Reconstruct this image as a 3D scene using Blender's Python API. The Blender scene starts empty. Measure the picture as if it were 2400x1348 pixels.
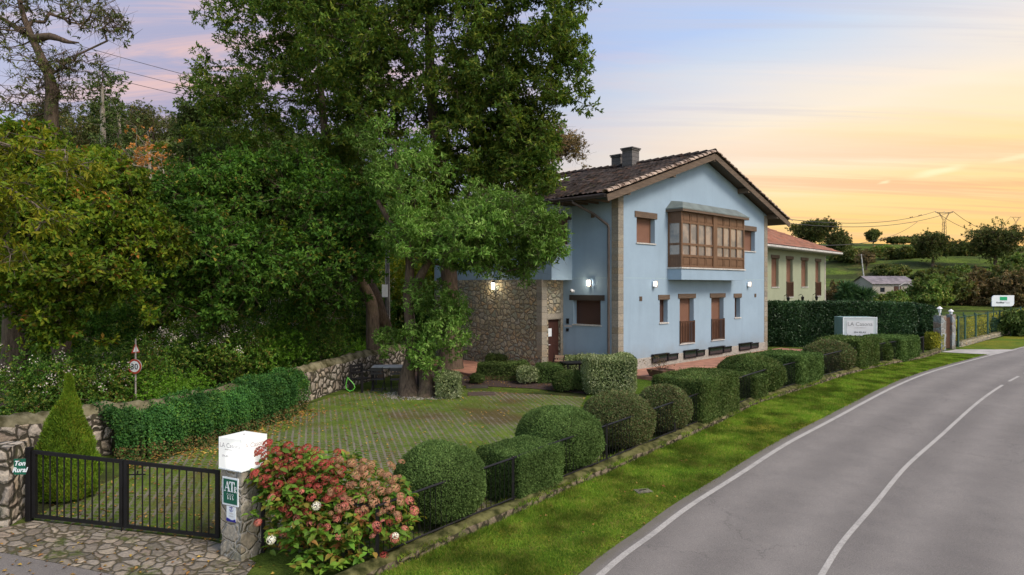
import bpy, math, random
import numpy as np
from math import radians, pi, sin, cos
from mathutils import Matrix, Vector
R = np.random.RandomState(7)
random.seed(7)
sc = bpy.context.scene
COL = sc.collection

# ---------------------------------------------------------------- camera
CAMZ = 4.8
HOR = 669.0
F = 1600.0
cam_d = bpy.data.cameras.new('camera')
cam = bpy.data.objects.new('camera', cam_d); COL.objects.link(cam)
cam.location = (0, 0, CAMZ); cam.rotation_euler = (radians(90), 0, 0)
cam_d.sensor_width = 36.0; cam_d.lens = 24.0
cam_d.shift_y = -5.0/2400.0
cam_d.clip_start = 0.1; cam_d.clip_end = 6000
sc.camera = cam

# ---------------------------------------------------------------- world, sun, exposure
SUN_EL, SUN_AZ = radians(46), radians(62)      # azimuth measured from +Y towards +X
w = bpy.data.worlds.new("World"); sc.world = w; w.use_nodes = True
nt = w.node_tree; nt.nodes.clear(); N = nt.nodes; L = nt.links
def wn(t, **k):
    n = N.new(t)
    for a, b in k.items(): setattr(n, a, b)
    return n
def ramp(n, pts, interp='EASE'):
    cr = n.color_ramp; cr.interpolation = interp
    while len(cr.elements) > 1: cr.elements.remove(cr.elements[-1])
    cr.elements[0].position = pts[0][0]; cr.elements[0].color = (*pts[0][1], 1)
    for p, c in pts[1:]:
        e = cr.elements.new(p); e.color = (*c, 1)
def wmath(op, a, b=None, clamp=False):
    n = wn('ShaderNodeMath', operation=op, use_clamp=clamp)
    for i, v in enumerate((a, b)):
        if v is None: continue
        if isinstance(v, (int, float)): n.inputs[i].default_value = v
        else: L.new(v, n.inputs[i])
    return n.outputs[0]
def wmap(x, a, b, c=0.0, d=1.0):
    n = wn('ShaderNodeMapRange'); n.interpolation_type = 'SMOOTHSTEP'
    L.new(x, n.inputs[0])
    for i, v in zip((1, 2, 3, 4), (a, b, c, d)): n.inputs[i].default_value = v
    return n.outputs[0]
def wmix(f, a, b, bt='MIX'):
    n = wn('ShaderNodeMix', data_type='RGBA', blend_type=bt)
    for i, v in ((0, f), (6, a), (7, b)):
        if isinstance(v, (int, float)): n.inputs[i].default_value = v
        elif isinstance(v, tuple): n.inputs[i].default_value = (*v, 1)
        else: L.new(v, n.inputs[i])
    return n.outputs[2]
tc = wn('ShaderNodeTexCoord')
sep = wn('ShaderNodeSeparateXYZ'); L.new(tc.outputs['Generated'], sep.inputs[0])
X_, Y_, Z_ = sep.outputs
# cosine of the angle to the sunset azimuth (right of the view, behind the house)
dotn = wmath('ADD', wmath('MULTIPLY', X_, 0.62), wmath('MULTIPLY', Y_, 0.785))
hl = wmath('SQRT', wmath('ADD', wmath('MULTIPLY', X_, X_), wmath('ADD', wmath('MULTIPLY', Y_, Y_), 1e-4)))
az = wmath('DIVIDE', dotn, hl)
# stretched cloud coordinates on a plane high above
cl = wn('ShaderNodeCombineXYZ')
zz = wmath('ADD', wmath('MAXIMUM', Z_, 0.0), 0.09)
L.new(wmath('DIVIDE', X_, zz), cl.inputs[0]); L.new(wmath('DIVIDE', Y_, zz), cl.inputs[1])
def cnoise(sx, sy, rot, scale, det=6, rough=.6, off=0):
    mp = wn('ShaderNodeMapping'); L.new(cl.outputs[0], mp.inputs[0])
    mp.inputs['Rotation'].default_value[2] = rot; mp.inputs['Scale'].default_value = (sx, sy, 1)
    mp.inputs['Location'].default_value = (off, off*.7, 0)
    n = wn('ShaderNodeTexNoise'); L.new(mp.outputs[0], n.inputs[0])
    n.inputs['Scale'].default_value = scale; n.inputs['Detail'].default_value = det; n.inputs['Roughness'].default_value = rough
    n.inputs['Distortion'].default_value = .6
    return n.outputs[0]
c1 = cnoise(.30, 1.1, radians(38), .50, 6, .58, 3.1)
c2 = cnoise(.5, 2.2, radians(-15), 1.6, 7, .66, 1.7)
zt0 = wmath('ADD', Z_, wmath('MULTIPLY', wmath('MULTIPLY', wmath('SUBTRACT', wmath('DIVIDE', X_, hl), .30), -.20), wmap(Z_, .05, .25)))
zc = wmath('ADD', zt0, wmath('MULTIPLY', wmath('SUBTRACT', c1, .5), .22))   # clouds bend the bands of colour
rs = wn('ShaderNodeValToRGB'); L.new(zc, rs.inputs[0])
ramp(rs, [(0.0, (.86, .42, .13)), (.05, (.87, .54, .18)), (.10, (.87, .63, .28)), (.145, (.86, .68, .42)), (.195, (.82, .71, .57)), (.248, (.69, .66, .65)), (.30, (.53, .60, .71)), (.35, (.40, .52, .76)), (.6, (.28, .45, .74)), (1.0, (.24, .40, .68))], 'LINEAR')
ra = wn('ShaderNodeValToRGB'); L.new(zc, ra.inputs[0])
ramp(ra, [(0.0, (.40, .40, .46)), (.12, (.26, .32, .46)), (.20, (.19, .26, .44)), (.30, (.27, .30, .46)), (.36, (.36, .34, .47)), (.5, (.36, .38, .54)), (1.0, (.32, .42, .62))], 'LINEAR')
side = wmap(az, .62, .97)
base = wmix(side, ra.outputs[0], rs.outputs[0])
# rosy cloud streaks on the left, pale cream veils on the right
cm = wmap(c2, .42, .66)
m1 = wmath('MULTIPLY', cm, wmath('MULTIPLY', wmap(Z_, .12, .3), wmap(az, .98, .6, 0, .85)))
base = wmix(m1, base, (.78, .50, .43))
c3 = cnoise(.25, 2.6, radians(34), .8, 4, .5, 8.3)
m2 = wmath('MULTIPLY', wmap(c3, .45, .70), wmath('MULTIPLY', wmap(az, .8, .98), wmath('MULTIPLY', wmap(Z_, .42, .2, 0, .75), wmap(Z_, .06, .17))))
base = wmix(m2, base, (.98, .76, .56))
c4 = cnoise(.22, 2.0, radians(30), 1.3, 7, .62, 5.5)
m3 = wmath('MULTIPLY', wmap(c4, .44, .64, 0, .7), wmath('MULTIPLY', wmap(az, .8, .98), wmath('MULTIPLY', wmap(Z_, .24, .10), wmap(Z_, -.01, .03))))
base = wmix(m3, base, (.78, .42, .24))
m4 = wmath('MULTIPLY', wmap(c4, .50, .36, 0, .5), wmath('MULTIPLY', wmap(az, .7, .95), wmap(Z_, .16, .28)))
base = wmix(m4, base, (.50, .50, .58))
# two little bright cloud streaks low on the right
tx = wmath('DIVIDE', X_, wmath('MAXIMUM', Y_, .05))
for cx_, cz_, wx_, wz_, st_ in ((.625, .1405, .050, .0062, .75), (.735, .150, .045, .0045, .5), (.545, .131, .012, .0022, .6)):
    dz_ = wmath('SUBTRACT', Z_, wmath('ADD', cz_, wmath('MULTIPLY', wmath('SUBTRACT', tx, cx_), .10)))
    dz_ = wmath('ADD', dz_, wmath('MULTIPLY', wmath('SUBTRACT', c2, .5), .012))
    mk = wmath('MULTIPLY', wmap(wmath('ABSOLUTE', wmath('SUBTRACT', tx, cx_)), wx_, wx_*.2), wmap(wmath('ABSOLUTE', dz_), wz_, wz_*.1))
    mk = wmath('MULTIPLY', wmath('MULTIPLY', mk, st_), wmap(Y_, 0, .1)); base = wmix(mk, base, (1.0, .80, .50))
# the part of the sky behind the camera is the bright one that lights the scene
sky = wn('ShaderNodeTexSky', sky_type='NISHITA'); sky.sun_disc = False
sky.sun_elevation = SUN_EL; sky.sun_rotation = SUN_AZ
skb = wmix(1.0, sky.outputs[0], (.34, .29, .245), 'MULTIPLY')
base = wmix(1.0, base, (.97, .97, .97), 'MULTIPLY')
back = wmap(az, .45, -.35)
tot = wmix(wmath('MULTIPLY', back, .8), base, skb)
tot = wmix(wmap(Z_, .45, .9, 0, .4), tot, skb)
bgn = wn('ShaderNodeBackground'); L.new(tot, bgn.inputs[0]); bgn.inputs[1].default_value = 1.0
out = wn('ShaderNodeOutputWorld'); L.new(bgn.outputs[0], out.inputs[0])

sun_d = bpy.data.lights.new('sun', 'SUN'); sun_d.energy = 2.6; sun_d.angle = radians(20); sun_d.color = (1.0, .87, .74)
sun = bpy.data.objects.new('sun', sun_d); COL.objects.link(sun)
SD = Vector((cos(SUN_EL)*sin(radians(130)), cos(SUN_EL)*cos(radians(130)), sin(SUN_EL)))
sky.sun_rotation = radians(130)
sun.rotation_euler = SD.to_track_quat('Z', 'Y').to_euler()
sc.view_settings.view_transform = 'Standard'; sc.view_settings.look = 'None'
sc.view_settings.exposure = 0.35; sc.view_settings.gamma = 1.0
sc.cycles.max_bounces = 8; sc.cycles.transparent_max_bounces = 8; sc.cycles.use_denoising = True

# ---------------------------------------------------------------- object helpers
def tag(o, label=None, cat=None, group=None, kind=None):
    if label: o['label'] = label
    if cat: o['category'] = cat
    if group: o['group'] = group
    if kind: o['kind'] = kind
    return o
def empty(name, label, cat, loc=(0, 0, 0), rz=0.0, group=None):
    o = bpy.data.objects.new(name, None); COL.objects.link(o)
    o.location = loc; o.rotation_euler = (0, 0, rz); o.empty_display_size = .2
    return tag(o, label, cat, group)
def mesh_obj(name, V, Fc, mats, midx=None, parent=None, smooth=False, loc=None):
    """V (n,3); Fc list of equal-length index arrays [(m,3) and/or (m,4)] ; midx matching list"""
    me = bpy.data.meshes.new(name)
    V = np.asarray(V, np.float32)
    if not isinstance(Fc, (list, tuple)): Fc = [Fc]; midx = [midx] if midx is not None else None
    me.vertices.add(len(V)); me.vertices.foreach_set('co', V.ravel())
    lt = np.concatenate([np.full(len(f), f.shape[1], np.int32) for f in Fc])
    li = np.concatenate([np.asarray(f, np.int32).ravel() for f in Fc])
    ls = np.concatenate([[0], np.cumsum(lt)[:-1]]).astype(np.int32)
    me.loops.add(len(li)); me.loops.foreach_set('vertex_index', li)
    me.polygons.add(len(lt)); me.polygons.foreach_set('loop_start', ls); me.polygons.foreach_set('loop_total', lt)
    if midx is not None: me.polygons.foreach_set('material_index', np.concatenate([np.broadcast_to(m, len(f)) for m, f in zip(midx, Fc)]).astype(np.int32))
    if smooth: me.polygons.foreach_set('use_smooth', np.ones(len(lt), bool))
    for m in (mats if isinstance(mats, (list, tuple)) else [mats]): me.materials.append(m)
    me.update(calc_edges=True)
    o = bpy.data.objects.new(name, me); COL.objects.link(o)
    if parent: o.parent = parent
    if loc is not None: o.location = loc
    return o
class MB:
    def __init__(s, M=None): s.v = []; s.f = []; s.m = []; s.M = M
    def add(s, vs, fs, mi=0):
        b = len(s.v)
        for p in vs:
            p = Vector(p)
            s.v.append(tuple(s.M @ p) if s.M is not None else tuple(p))
        for f in fs: s.f.append(tuple(i+b for i in f)); s.m.append(mi)
        return s
    def box(s, x0, x1, y0, y1, z0, z1, mi=0):
        return s.add([(x0,y0,z0),(x1,y0,z0),(x1,y1,z0),(x0,y1,z0),(x0,y0,z1),(x1,y0,z1),(x1,y1,z1),(x0,y1,z1)],
                     [(0,3,2,1),(4,5,6,7),(0,1,5,4),(1,2,6,5),(2,3,7,6),(3,0,4,7)], mi)
    def quad(s, a, b, c, d, mi=0): return s.add([a,b,c,d], [(0,1,2,3)], mi)
    def beam(s, a, b, wd, h, mi=0, up=(0,0,1)):
        a = Vector(a); b = Vector(b); d = (b-a).normalized(); u = Vector(up)
        sx = d.cross(u).normalized()*wd/2; uu = sx.cross(d).normalized()*h/2
        vs = [p+q for p in (a, b) for q in (-sx-uu, sx-uu, sx+uu, -sx+uu)]
        return s.add(vs, [(0,3,2,1),(4,5,6,7),(0,1,5,4),(1,2,6,5),(2,3,7,6),(3,0,4,7)], mi)
    def tube(s, pts, rad, n=8, mi=0, cap=True):
        pts = [Vector(p) for p in pts]
        if not isinstance(rad, (list, tuple, np.ndarray)): rad = [rad]*len(pts)
        vs = []; ref = None
        for i, p in enumerate(pts):
            d = (pts[min(i+1, len(pts)-1)]-pts[max(i-1, 0)]).normalized()
            if ref is None: ref = Vector((1,0,0)) if abs(d.x) < .8 else Vector((0,1,0))
            a = (ref - d*ref.dot(d)).normalized(); ref = a; b = d.cross(a)
            for k in range(n):
                t = 2*pi*k/n; vs.append(p+(a*cos(t)+b*sin(t))*rad[i])
        fs = [(i*n+k, i*n+(k+1)%n, (i+1)*n+(k+1)%n, (i+1)*n+k) for i in range(len(pts)-1) for k in range(n)]
        if cap: fs += [tuple(range(n-1, -1, -1)), tuple((len(pts)-1)*n+k for k in range(n))]
        return s.add(vs, fs, mi)
    def cyl(s, c, r, h, n=16, mi=0, r2=None):
        return s.tube([c, (c[0], c[1], c[2]+h)], [r, r if r2 is None else r2], n, mi)
    def prism(s, poly, y0, y1, mi=0, holes=None):   # polygon in (x,z), extruded along y
        n = len(poly)
        vs = [(x, y0, z) for x, z in poly]+[(x, y1, z) for x, z in poly]
        fs = [tuple(range(n)), tuple(range(2*n-1, n-1, -1))]+[(i, i+n, (i+1)%n+n, (i+1)%n) for i in range(n)]
        return s.add(vs, fs, mi)
    def ball(s, c, r, nu=12, nv=8, mi=0, sc_=(1,1,1)):
        vs = []; fs = []
        for j in range(nv+1):
            ph = pi*j/nv
            for i in range(nu):
                th = 2*pi*i/nu
                vs.append((c[0]+r*sc_[0]*sin(ph)*cos(th), c[1]+r*sc_[1]*sin(ph)*sin(th), c[2]+r*sc_[2]*cos(ph)))
        for j in range(nv):
            for i in range(nu): fs.append((j*nu+i, (j+1)*nu+i, (j+1)*nu+(i+1)%nu, j*nu+(i+1)%nu))
        return s.add(vs, fs, mi)
    def build(s, name, mats, parent=None, smooth=False, bevel=0, loc=None):
        me = bpy.data.meshes.new(name); me.from_pydata([tuple(v) for v in s.v], [], s.f)
        for m in (mats if isinstance(mats, (list, tuple)) else [mats]): me.materials.append(m)
        me.polygons.foreach_set('material_index', s.m)
        if smooth: me.polygons.foreach_set('use_smooth', [True]*len(s.f))
        me.update()
        o = bpy.data.objects.new(name, me); COL.objects.link(o)
        if parent: o.parent = parent
        if loc is not None: o.location = loc
        if bevel:
            b = o.modifiers.new('bevel', 'BEVEL'); b.width = bevel; b.segments = 2; b.limit_method = 'ANGLE'
        return o

# ---------------------------------------------------------------- terrain
def sstep(x, a, b):
    t = np.clip((np.asarray(x, float)-a)/(b-a), 0, 1); return t*t*(3-2*t)
_ty = np.arange(-80, 900, .5)
_tz = np.interp(_ty, [-80, 0, 27.0, 46, 62, 80, 105, 150, 200, 300, 900], [-4, 0, 1.34, 1.34, 2.0, 3.3, 6.9, 13.3, 14.4, 13, 10])
_k = np.exp(-.5*(np.arange(-6, 6.5, .5)/1.6)**2); _k /= _k.sum()
_tz = np.convolve(np.pad(_tz, 12, 'edge'), _k, 'valid')
def T(x, y):
    x = np.asarray(x, float); y = np.asarray(y, float)
    z = np.interp(y, _ty, _tz)
    z = z + .1*np.clip(-4.5-x, 0, 4.5)*(1-sstep(y, 12, 22))
    ang = x/np.maximum(y, 5)
    lf = sstep(-ang, .05, .33)*sstep(y, 30, 60)
    z = z + lf*np.interp(y, [38, 70, 110, 160, 230, 400], [0, 6, 16, 27, 30, 30])
    rt = sstep(ang, .3, .5)*sstep(y, 78, 100)*(1-sstep(y, 170, 240))
    zw = z+.5*np.sin(x*.09+1)+.35*np.sin(x*.23+y*.05)
    z = z + rt*(-1.15*1.9/6.283*np.sin(6.283*zw/1.9) + .8*np.sin(x*.045+y*.03))
    return z
def ray(px, py, y): return np.array([(px-1200)/F*y, y, CAMZ+(HOR-py)/F*y])
def gp(px, py):
    ys = np.concatenate([np.arange(4, 60, .02), np.arange(60, 400, .2)])
    p = ray(px, py, ys); d = p[2]-T(p[0], ys)
    i = int(np.argmax(d <= 0)) if (d <= 0).any() else len(ys)-1
    y = ys[i]; x = (px-1200)/F*y
    return np.array([x, y, float(T(x, y))])
# ---------------------------------------------------------------- materials
class NT:
    def __init__(s, name):
        s.m = bpy.data.materials.new(name); s.m.use_nodes = True; s.t = s.m.node_tree; s.N = s.t.nodes; s.L = s.t.links
        s.b = s.N['Principled BSDF']; s.out = s.N['Material Output']
        s.tc = s.N.new('ShaderNodeTexCoord')
    def n(s, t, **k):
        n = s.N.new(t)
        for a, b in k.items(): setattr(n, a, b)
        return n
    def set(s, sock, v):
        if isinstance(v, (int, float)): sock.default_value = v
        elif isinstance(v, tuple): sock.default_value = (*v, 1) if len(v) == 3 and sock.type == 'RGBA' else v
        else: s.L.new(v, sock)
    def mapping(s, scale=(1,1,1), rot=(0,0,0), src='Object', loc=(0,0,0)):
        m = s.n('ShaderNodeMapping'); s.L.new(s.tc.outputs[src], m.inputs[0])
        m.inputs['Scale'].default_value = scale; m.inputs['Rotation'].default_value = rot; m.inputs['Location'].default_value = loc
        return m.outputs[0]
    def noise(s, scale, det=4, rough=.55, vec=None, dist=0, out=0):
        n = s.n('ShaderNodeTexNoise'); s.L.new(vec if vec is not None else s.tc.outputs['Object'], n.inputs[0])
        n.inputs['Scale'].default_value = scale; n.inputs['Detail'].default_value = det; n.inputs['Roughness'].default_value = rough; n.inputs['Distortion'].default_value = dist
        return n.outputs[out]
    def math(s, op, a, b=0.0, c=None, clamp=False):
        n = s.n('ShaderNodeMath', operation=op, use_clamp=clamp); s.set(n.inputs[0], a); s.set(n.inputs[1], b)
        if c is not None: s.set(n.inputs[2], c)
        return n.outputs[0]
    def rng(s, x, a, b, c=0.0, d=1.0):
        n = s.n('ShaderNodeMapRange'); n.interpolation_type = 'SMOOTHSTEP'; s.set(n.inputs[0], x)
        for i, v in zip((1,2,3,4), (a,b,c,d)): n.inputs[i].default_value = v
        return n.outputs[0]
    def mix(s, f, a, b, bt='MIX'):
        n = s.n('ShaderNodeMix', data_type='RGBA', blend_type=bt); s.set(n.inputs[0], f); s.set(n.inputs[6], a); s.set(n.inputs[7], b)
        return n.outputs[2]
    def ramp(s, x, pts, interp='LINEAR'):
        n = s.n('ShaderNodeValToRGB'); s.L.new(x, n.inputs[0]); ramp(n, pts, interp); return n.outputs[0]
    def bump(s, h, strength=.3, dist=.02):
        n = s.n('ShaderNodeBump'); s.L.new(h, n.inputs['Height']); n.inputs['Strength'].default_value = strength; n.inputs['Distance'].default_value = dist
        s.L.new(n.outputs[0], s.b.inputs['Normal'])
    def col(s, c): s.set(s.b.inputs['Base Color'], c)
    def p(s, **k):
        for a, v in k.items(): s.set(s.b.inputs[a.replace('_', ' ')], v)
        return s
def simple(name, c, rough=.7, var=.18, scale=6, bump=.1, bs=60, metal=0, spec=.4, c2=None):
    t = NT(name); f = t.noise(scale, 5)
    a = tuple(x*(1-var) for x in c); b = tuple(min(1, x*(1+var)) for x in (c2 or c))
    t.col(t.mix(t.rng(f, .3, .7), a, b)); t.p(Roughness=rough, Metallic=metal, Specular_IOR_Level=spec)
    if bump: t.bump(t.noise(bs, 3), bump, .01)
    return t.m
def sep3(t, v):
    n = t.n('ShaderNodeSeparateXYZ'); t.L.new(v, n.inputs[0]); return n.outputs
def stucco(name, c):
    t = NT(name)
    a = t.noise(.6, 6, .6); st = t.noise(1.0, 5, .6, t.mapping((2.2, 2.2, .22)))
    col = t.mix(t.rng(a, .3, .75), tuple(x*.93 for x in c), tuple(x*1.05 for x in c))
    col = t.mix(t.rng(st, .5, .8, 0, .22), col, tuple(x*.62 for x in c))
    sz = sep3(t, t.tc.outputs['Object']); st2 = t.noise(1.0, 6, .65, t.mapping((6, 6, .35), loc=(3, 1, 0))); col = t.mix(t.rng(st2, .56, .74, 0, .22), col, tuple(x*.70 for x in c))
    spl = t.math('ADD', sz[2], t.math('MULTIPLY', t.math('SUBTRACT', t.noise(1.5, 6, .7), .5), 1.2)); col = t.mix(t.rng(spl, 1.15, .35, 0, .35), col, (.20, .20, .17))
    g = t.noise(9, 5, .7); col = t.mix(t.rng(g, .35, .7, 0, .12), col, tuple(x*.8 for x in c))
    t.col(col); t.p(Roughness=.92, Specular_IOR_Level=.2)
    t.bump(t.noise(90, 4, .7), .35, .006); return t.m
def rubble(name, cols, mortar, scale=3.0, moss=0.0, jw=.055, bump=.9, zs=1.25):
    t = NT(name)
    wob = t.noise(2.2, 3, .5, out=1)
    vec = t.n('ShaderNodeVectorMath', operation='ADD'); t.L.new(t.mapping((1, 1, zs)), vec.inputs[0])
    sc_ = t.n('ShaderNodeVectorMath', operation='SCALE'); t.L.new(wob, sc_.inputs[0]); sc_.inputs['Scale'].default_value = .35
    t.L.new(sc_.outputs[0], vec.inputs[1])
    v1 = t.n('ShaderNodeTexVoronoi', feature='DISTANCE_TO_EDGE'); v2 = t.n('ShaderNodeTexVoronoi', feature='F1')
    for v in (v1, v2): t.L.new(vec.outputs[0], v.inputs['Vector']); v.inputs['Scale'].default_value = scale; v.inputs['Randomness'].default_value = .9
    edge = t.math('ADD', v1.outputs['Distance'], t.math('MULTIPLY', t.math('SUBTRACT', t.noise(14, 3), .5), .05))
    cs = sep3(t, v2.outputs['Color'])
    k = len(cols); stone = t.ramp(cs[0], [((i+.5)/k, c) for i, c in enumerate(cols)])
    gr = t.noise(18, 6, .75); stone = t.mix(t.rng(gr, .25, .8), t.mix(1.0, stone, (.55,.55,.55), 'MULTIPLY'), t.mix(1.0, stone, (1.25,1.22,1.15), 'MULTIPLY'))
    m = t.rng(edge, jw*.45, jw)
    c = t.mix(m, mortar, stone)
    if moss:
        mn = t.noise(2.4, 6, .7); c = t.mix(t.rng(mn, .52, .66, 0, moss), c, (.06, .075, .018))
    t.col(c); t.p(Roughness=.9, Specular_IOR_Level=.25)
    h = t.math('ADD', t.rng(edge, 0, jw*2.2), t.math('MULTIPLY', gr, .35)); t.bump(h, bump, .05)
    return t.m
def ashlar(name, cols, mortar, bw=.5, bh=.26):
    t = NT(name); s = sep3(t, t.tc.outputs['Object'])
    zi = t.math('DIVIDE', s[2], bh); zf = t.math('FRACT', zi); ze = t.math('MINIMUM', zf, t.math('SUBTRACT', 1.0, zf))
    fl = t.math('FLOOR', zi); wnz = t.n('ShaderNodeTexWhiteNoise', noise_dimensions='1D'); t.L.new(fl, wnz.inputs['W'])
    k = len(cols); stone = t.ramp(wnz.outputs['Value'], [((i+.5)/k, c) for i, c in enumerate(cols)])
    gr = t.noise(16, 6, .75); stone = t.mix(t.rng(gr, .25, .8), t.mix(1.0, stone, (.6,.6,.6), 'MULTIPLY'), t.mix(1.0, stone, (1.3,1.25,1.15), 'MULTIPLY'))
    m = t.rng(ze, .015, .05); t.col(t.mix(m, mortar, stone)); t.p(Roughness=.9, Specular_IOR_Level=.25)
    t.bump(t.math('ADD', m, t.math('MULTIPLY', gr, .5)), .8, .025); return t.m
def wood(name, c, rough=.55, var=.3, axis=2, spec=.4):
    t = NT(name); s = [14, 14, 14]; s[axis] = 1.0
    f = t.noise(2.0, 6, .65, t.mapping(tuple(s)))
    t.col(t.mix(t.rng(f, .3, .7), tuple(x*(1-var) for x in c), tuple(x*(1+var) for x in c))); t.p(Roughness=rough, Specular_IOR_Level=spec)
    t.bump(f, .15, .004); return t.m
def leafmat(name, cols, rough=.5, trans=.28, clump=1.1, cv=.35, spec=.35):
    """each leaf its own tint; whole sprays drift in tint too"""
    t = NT(name); g = t.n('ShaderNodeNewGeometry')
    f = t.math('ADD', t.math('MULTIPLY', g.outputs['Random Per Island'], .72), t.math('MULTIPLY', t.rng(t.noise(clump, 4, .6), .32, .68), .28))
    k = len(cols); c = t.ramp(f, [((i+.5)/k, x) for i, x in enumerate(cols)])
    n2 = t.noise(clump*.55, 3, .5, t.mapping(loc=(7, 3, 1)))
    c = t.mix(t.rng(n2, .3, .7), t.mix(1.0, c, (1-cv,)*3, 'MULTIPLY'), t.mix(1.0, c, (1+cv,)*3, 'MULTIPLY'))
    t.col(c); t.p(Roughness=rough+.08, Specular_IOR_Level=spec*.5)
    tr = t.n('ShaderNodeBsdfTranslucent'); t.L.new(t.mix(1.0, c, (1.25, 1.35, .6), 'MULTIPLY'), tr.inputs[0])
    ms = t.n('ShaderNodeMixShader'); ms.inputs[0].default_value = trans
    t.L.new(t.b.outputs[0], ms.inputs[1]); t.L.new(tr.outputs[0], ms.inputs[2]); t.L.new(ms.outputs[0], t.out.inputs[0])
    return t.m
def barkmat(name, c, moss=.3):
    t = NT(name); f = t.noise(5, 8, .7, t.mapping((3, 3, .6)))
    col = t.mix(t.rng(f, .3, .7), tuple(x*.5 for x in c), tuple(x*1.35 for x in c))
    if moss: col = t.mix(t.rng(t.noise(1.6, 5, .65), .5, .7, 0, moss), col, (.05, .07, .02))
    t.col(col); t.p(Roughness=.95, Specular_IOR_Level=.15); t.bump(f, 1.0, .03); return t.m
def emit(name, c, s):
    t = NT(name); t.col((.8, .8, .8)); t.set(t.b.inputs['Emission Color'], c); t.p(Emission_Strength=s); return t.m

M = {}
M['blue'] = stucco('blue_stucco', (.250, .345, .435))
M['green'] = stucco('green_stucco', (.27, .305, .215))
M['cream'] = stucco('cream_render', (.36, .34, .29))
M['rubble'] = rubble('rubble_masonry', [(.30,.28,.20),(.40,.35,.24),(.26,.28,.22),(.46,.41,.30),(.34,.33,.28),(.40,.30,.18),(.30,.31,.26)], (.16,.15,.12), 4.0, 0, .095, 1.0)
M['wallstone'] = rubble('dry_wall_stone', [(.34,.31,.27),(.44,.40,.34),(.28,.25,.22),(.38,.32,.24),(.50,.47,.42),(.24,.20,.16)], (.045,.04,.028), 4.2, .35, .13, 1.0, 1.0)
M['curbstone'] = rubble('kerb_stone', [(.15,.125,.09),(.20,.165,.12),(.12,.10,.07),(.17,.14,.10)], (.03,.028,.015), 4.0, .8, .09, 1.0, 1.0)
M['pillar'] = rubble('pillar_stone', [(.27,.26,.22),(.33,.31,.27),(.22,.21,.18),(.30,.27,.21)], (.30,.29,.26), 3.3, .35, .05, .8)
M['cobble'] = rubble('cobbled_apron', [(.19,.17,.14),(.27,.245,.21),(.15,.135,.11),(.22,.185,.15),(.33,.29,.23),(.12,.11,.09)], (.07,.06,.035), 5.2, .95, .075, .7, 1.0)
M['quoin'] = ashlar('quoin_stone', [(.25,.24,.205),(.21,.20,.175),(.29,.275,.24),(.24,.21,.16)], (.24,.22,.18))
M['plinth'] = ashlar('plinth_stone', [(.36,.36,.34),(.30,.30,.28),(.40,.39,.36)], (.28,.28,.26), bh=.5)
M['sill'] = simple('stone_sill', (.42, .42, .40), .8)
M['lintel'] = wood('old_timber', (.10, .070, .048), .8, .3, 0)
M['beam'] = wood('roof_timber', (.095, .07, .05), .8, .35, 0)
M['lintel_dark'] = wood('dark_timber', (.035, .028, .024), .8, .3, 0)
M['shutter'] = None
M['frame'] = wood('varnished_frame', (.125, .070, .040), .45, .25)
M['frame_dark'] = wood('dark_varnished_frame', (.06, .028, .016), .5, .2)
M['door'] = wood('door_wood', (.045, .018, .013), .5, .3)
def shuttermat(name, c, per=.045):
    t = NT(name); s = sep3(t, t.tc.outputs['Object']); fr = t.math('FRACT', t.math('DIVIDE', s[2], per))
    g = t.rng(fr, .0, .25); t.col(t.mix(g, tuple(x*.45 for x in c), c)); t.p(Roughness=.5)
    t.bump(t.math('SINE', t.math('MULTIPLY', fr, pi)), .8, .01); return t.m
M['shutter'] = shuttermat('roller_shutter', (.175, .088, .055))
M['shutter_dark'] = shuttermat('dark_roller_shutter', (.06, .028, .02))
M['black'] = simple('black_iron', (.006, .006, .007), .5, .2, 6, .1, 60, 0, .25)
M['black_wood'] = simple('black_painted_wood', (.014, .013, .014), .5)
M['gutter'] = simple('dark_gutter', (.035, .028, .026), .5)
M['pipe'] = simple('brown_downpipe', (.06, .05, .045), .5)
M['white'] = simple('white_paint', (.75, .76, .78), .5, .05)
M['lead'] = simple('lead_cap', (.12, .15, .145), .6, .2, 2)
M['concrete'] = simple('concrete', (.33, .32, .30), .9, .2, 2, .3, 40)
M['pole'] = simple('weathered_concrete', (.36, .36, .34), .9, .25, 3, .3, 40)
M['steel'] = simple('galvanised_steel', (.30, .28, .26), .5, .1, 4, 0)
M['pylon'] = simple('pylon_steel', (.10, .07, .055), .7, .1, 4, 0)
M['wire'] = simple('cable', (.03, .03, .035), .6, 0, 4, 0)
M['chimney'] = ashlar('chimney_blocks', [(.11,.11,.115),(.14,.14,.145),(.12,.12,.12)], (.07,.07,.07), bh=.2)
t = NT('window_glass'); t.col(t.mix(t.rng(t.noise(1.4, 4, .6), .4, .6), (.42,.37,.33), (.24,.24,.24))); t.p(Roughness=.06, Specular_IOR_Level=1.0, Metallic=.6); M['glass'] = t.m  # peach tint of the reflected sky is put into the glass colour
t = NT('dark_glass'); t.col((.02, .025, .03)); t.p(Roughness=.05, Specular_IOR_Level=.8); M['dglass'] = t.m
M['curtain'] = simple('curtain', (.30, .42, .44), .9, .15, 12)
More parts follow.
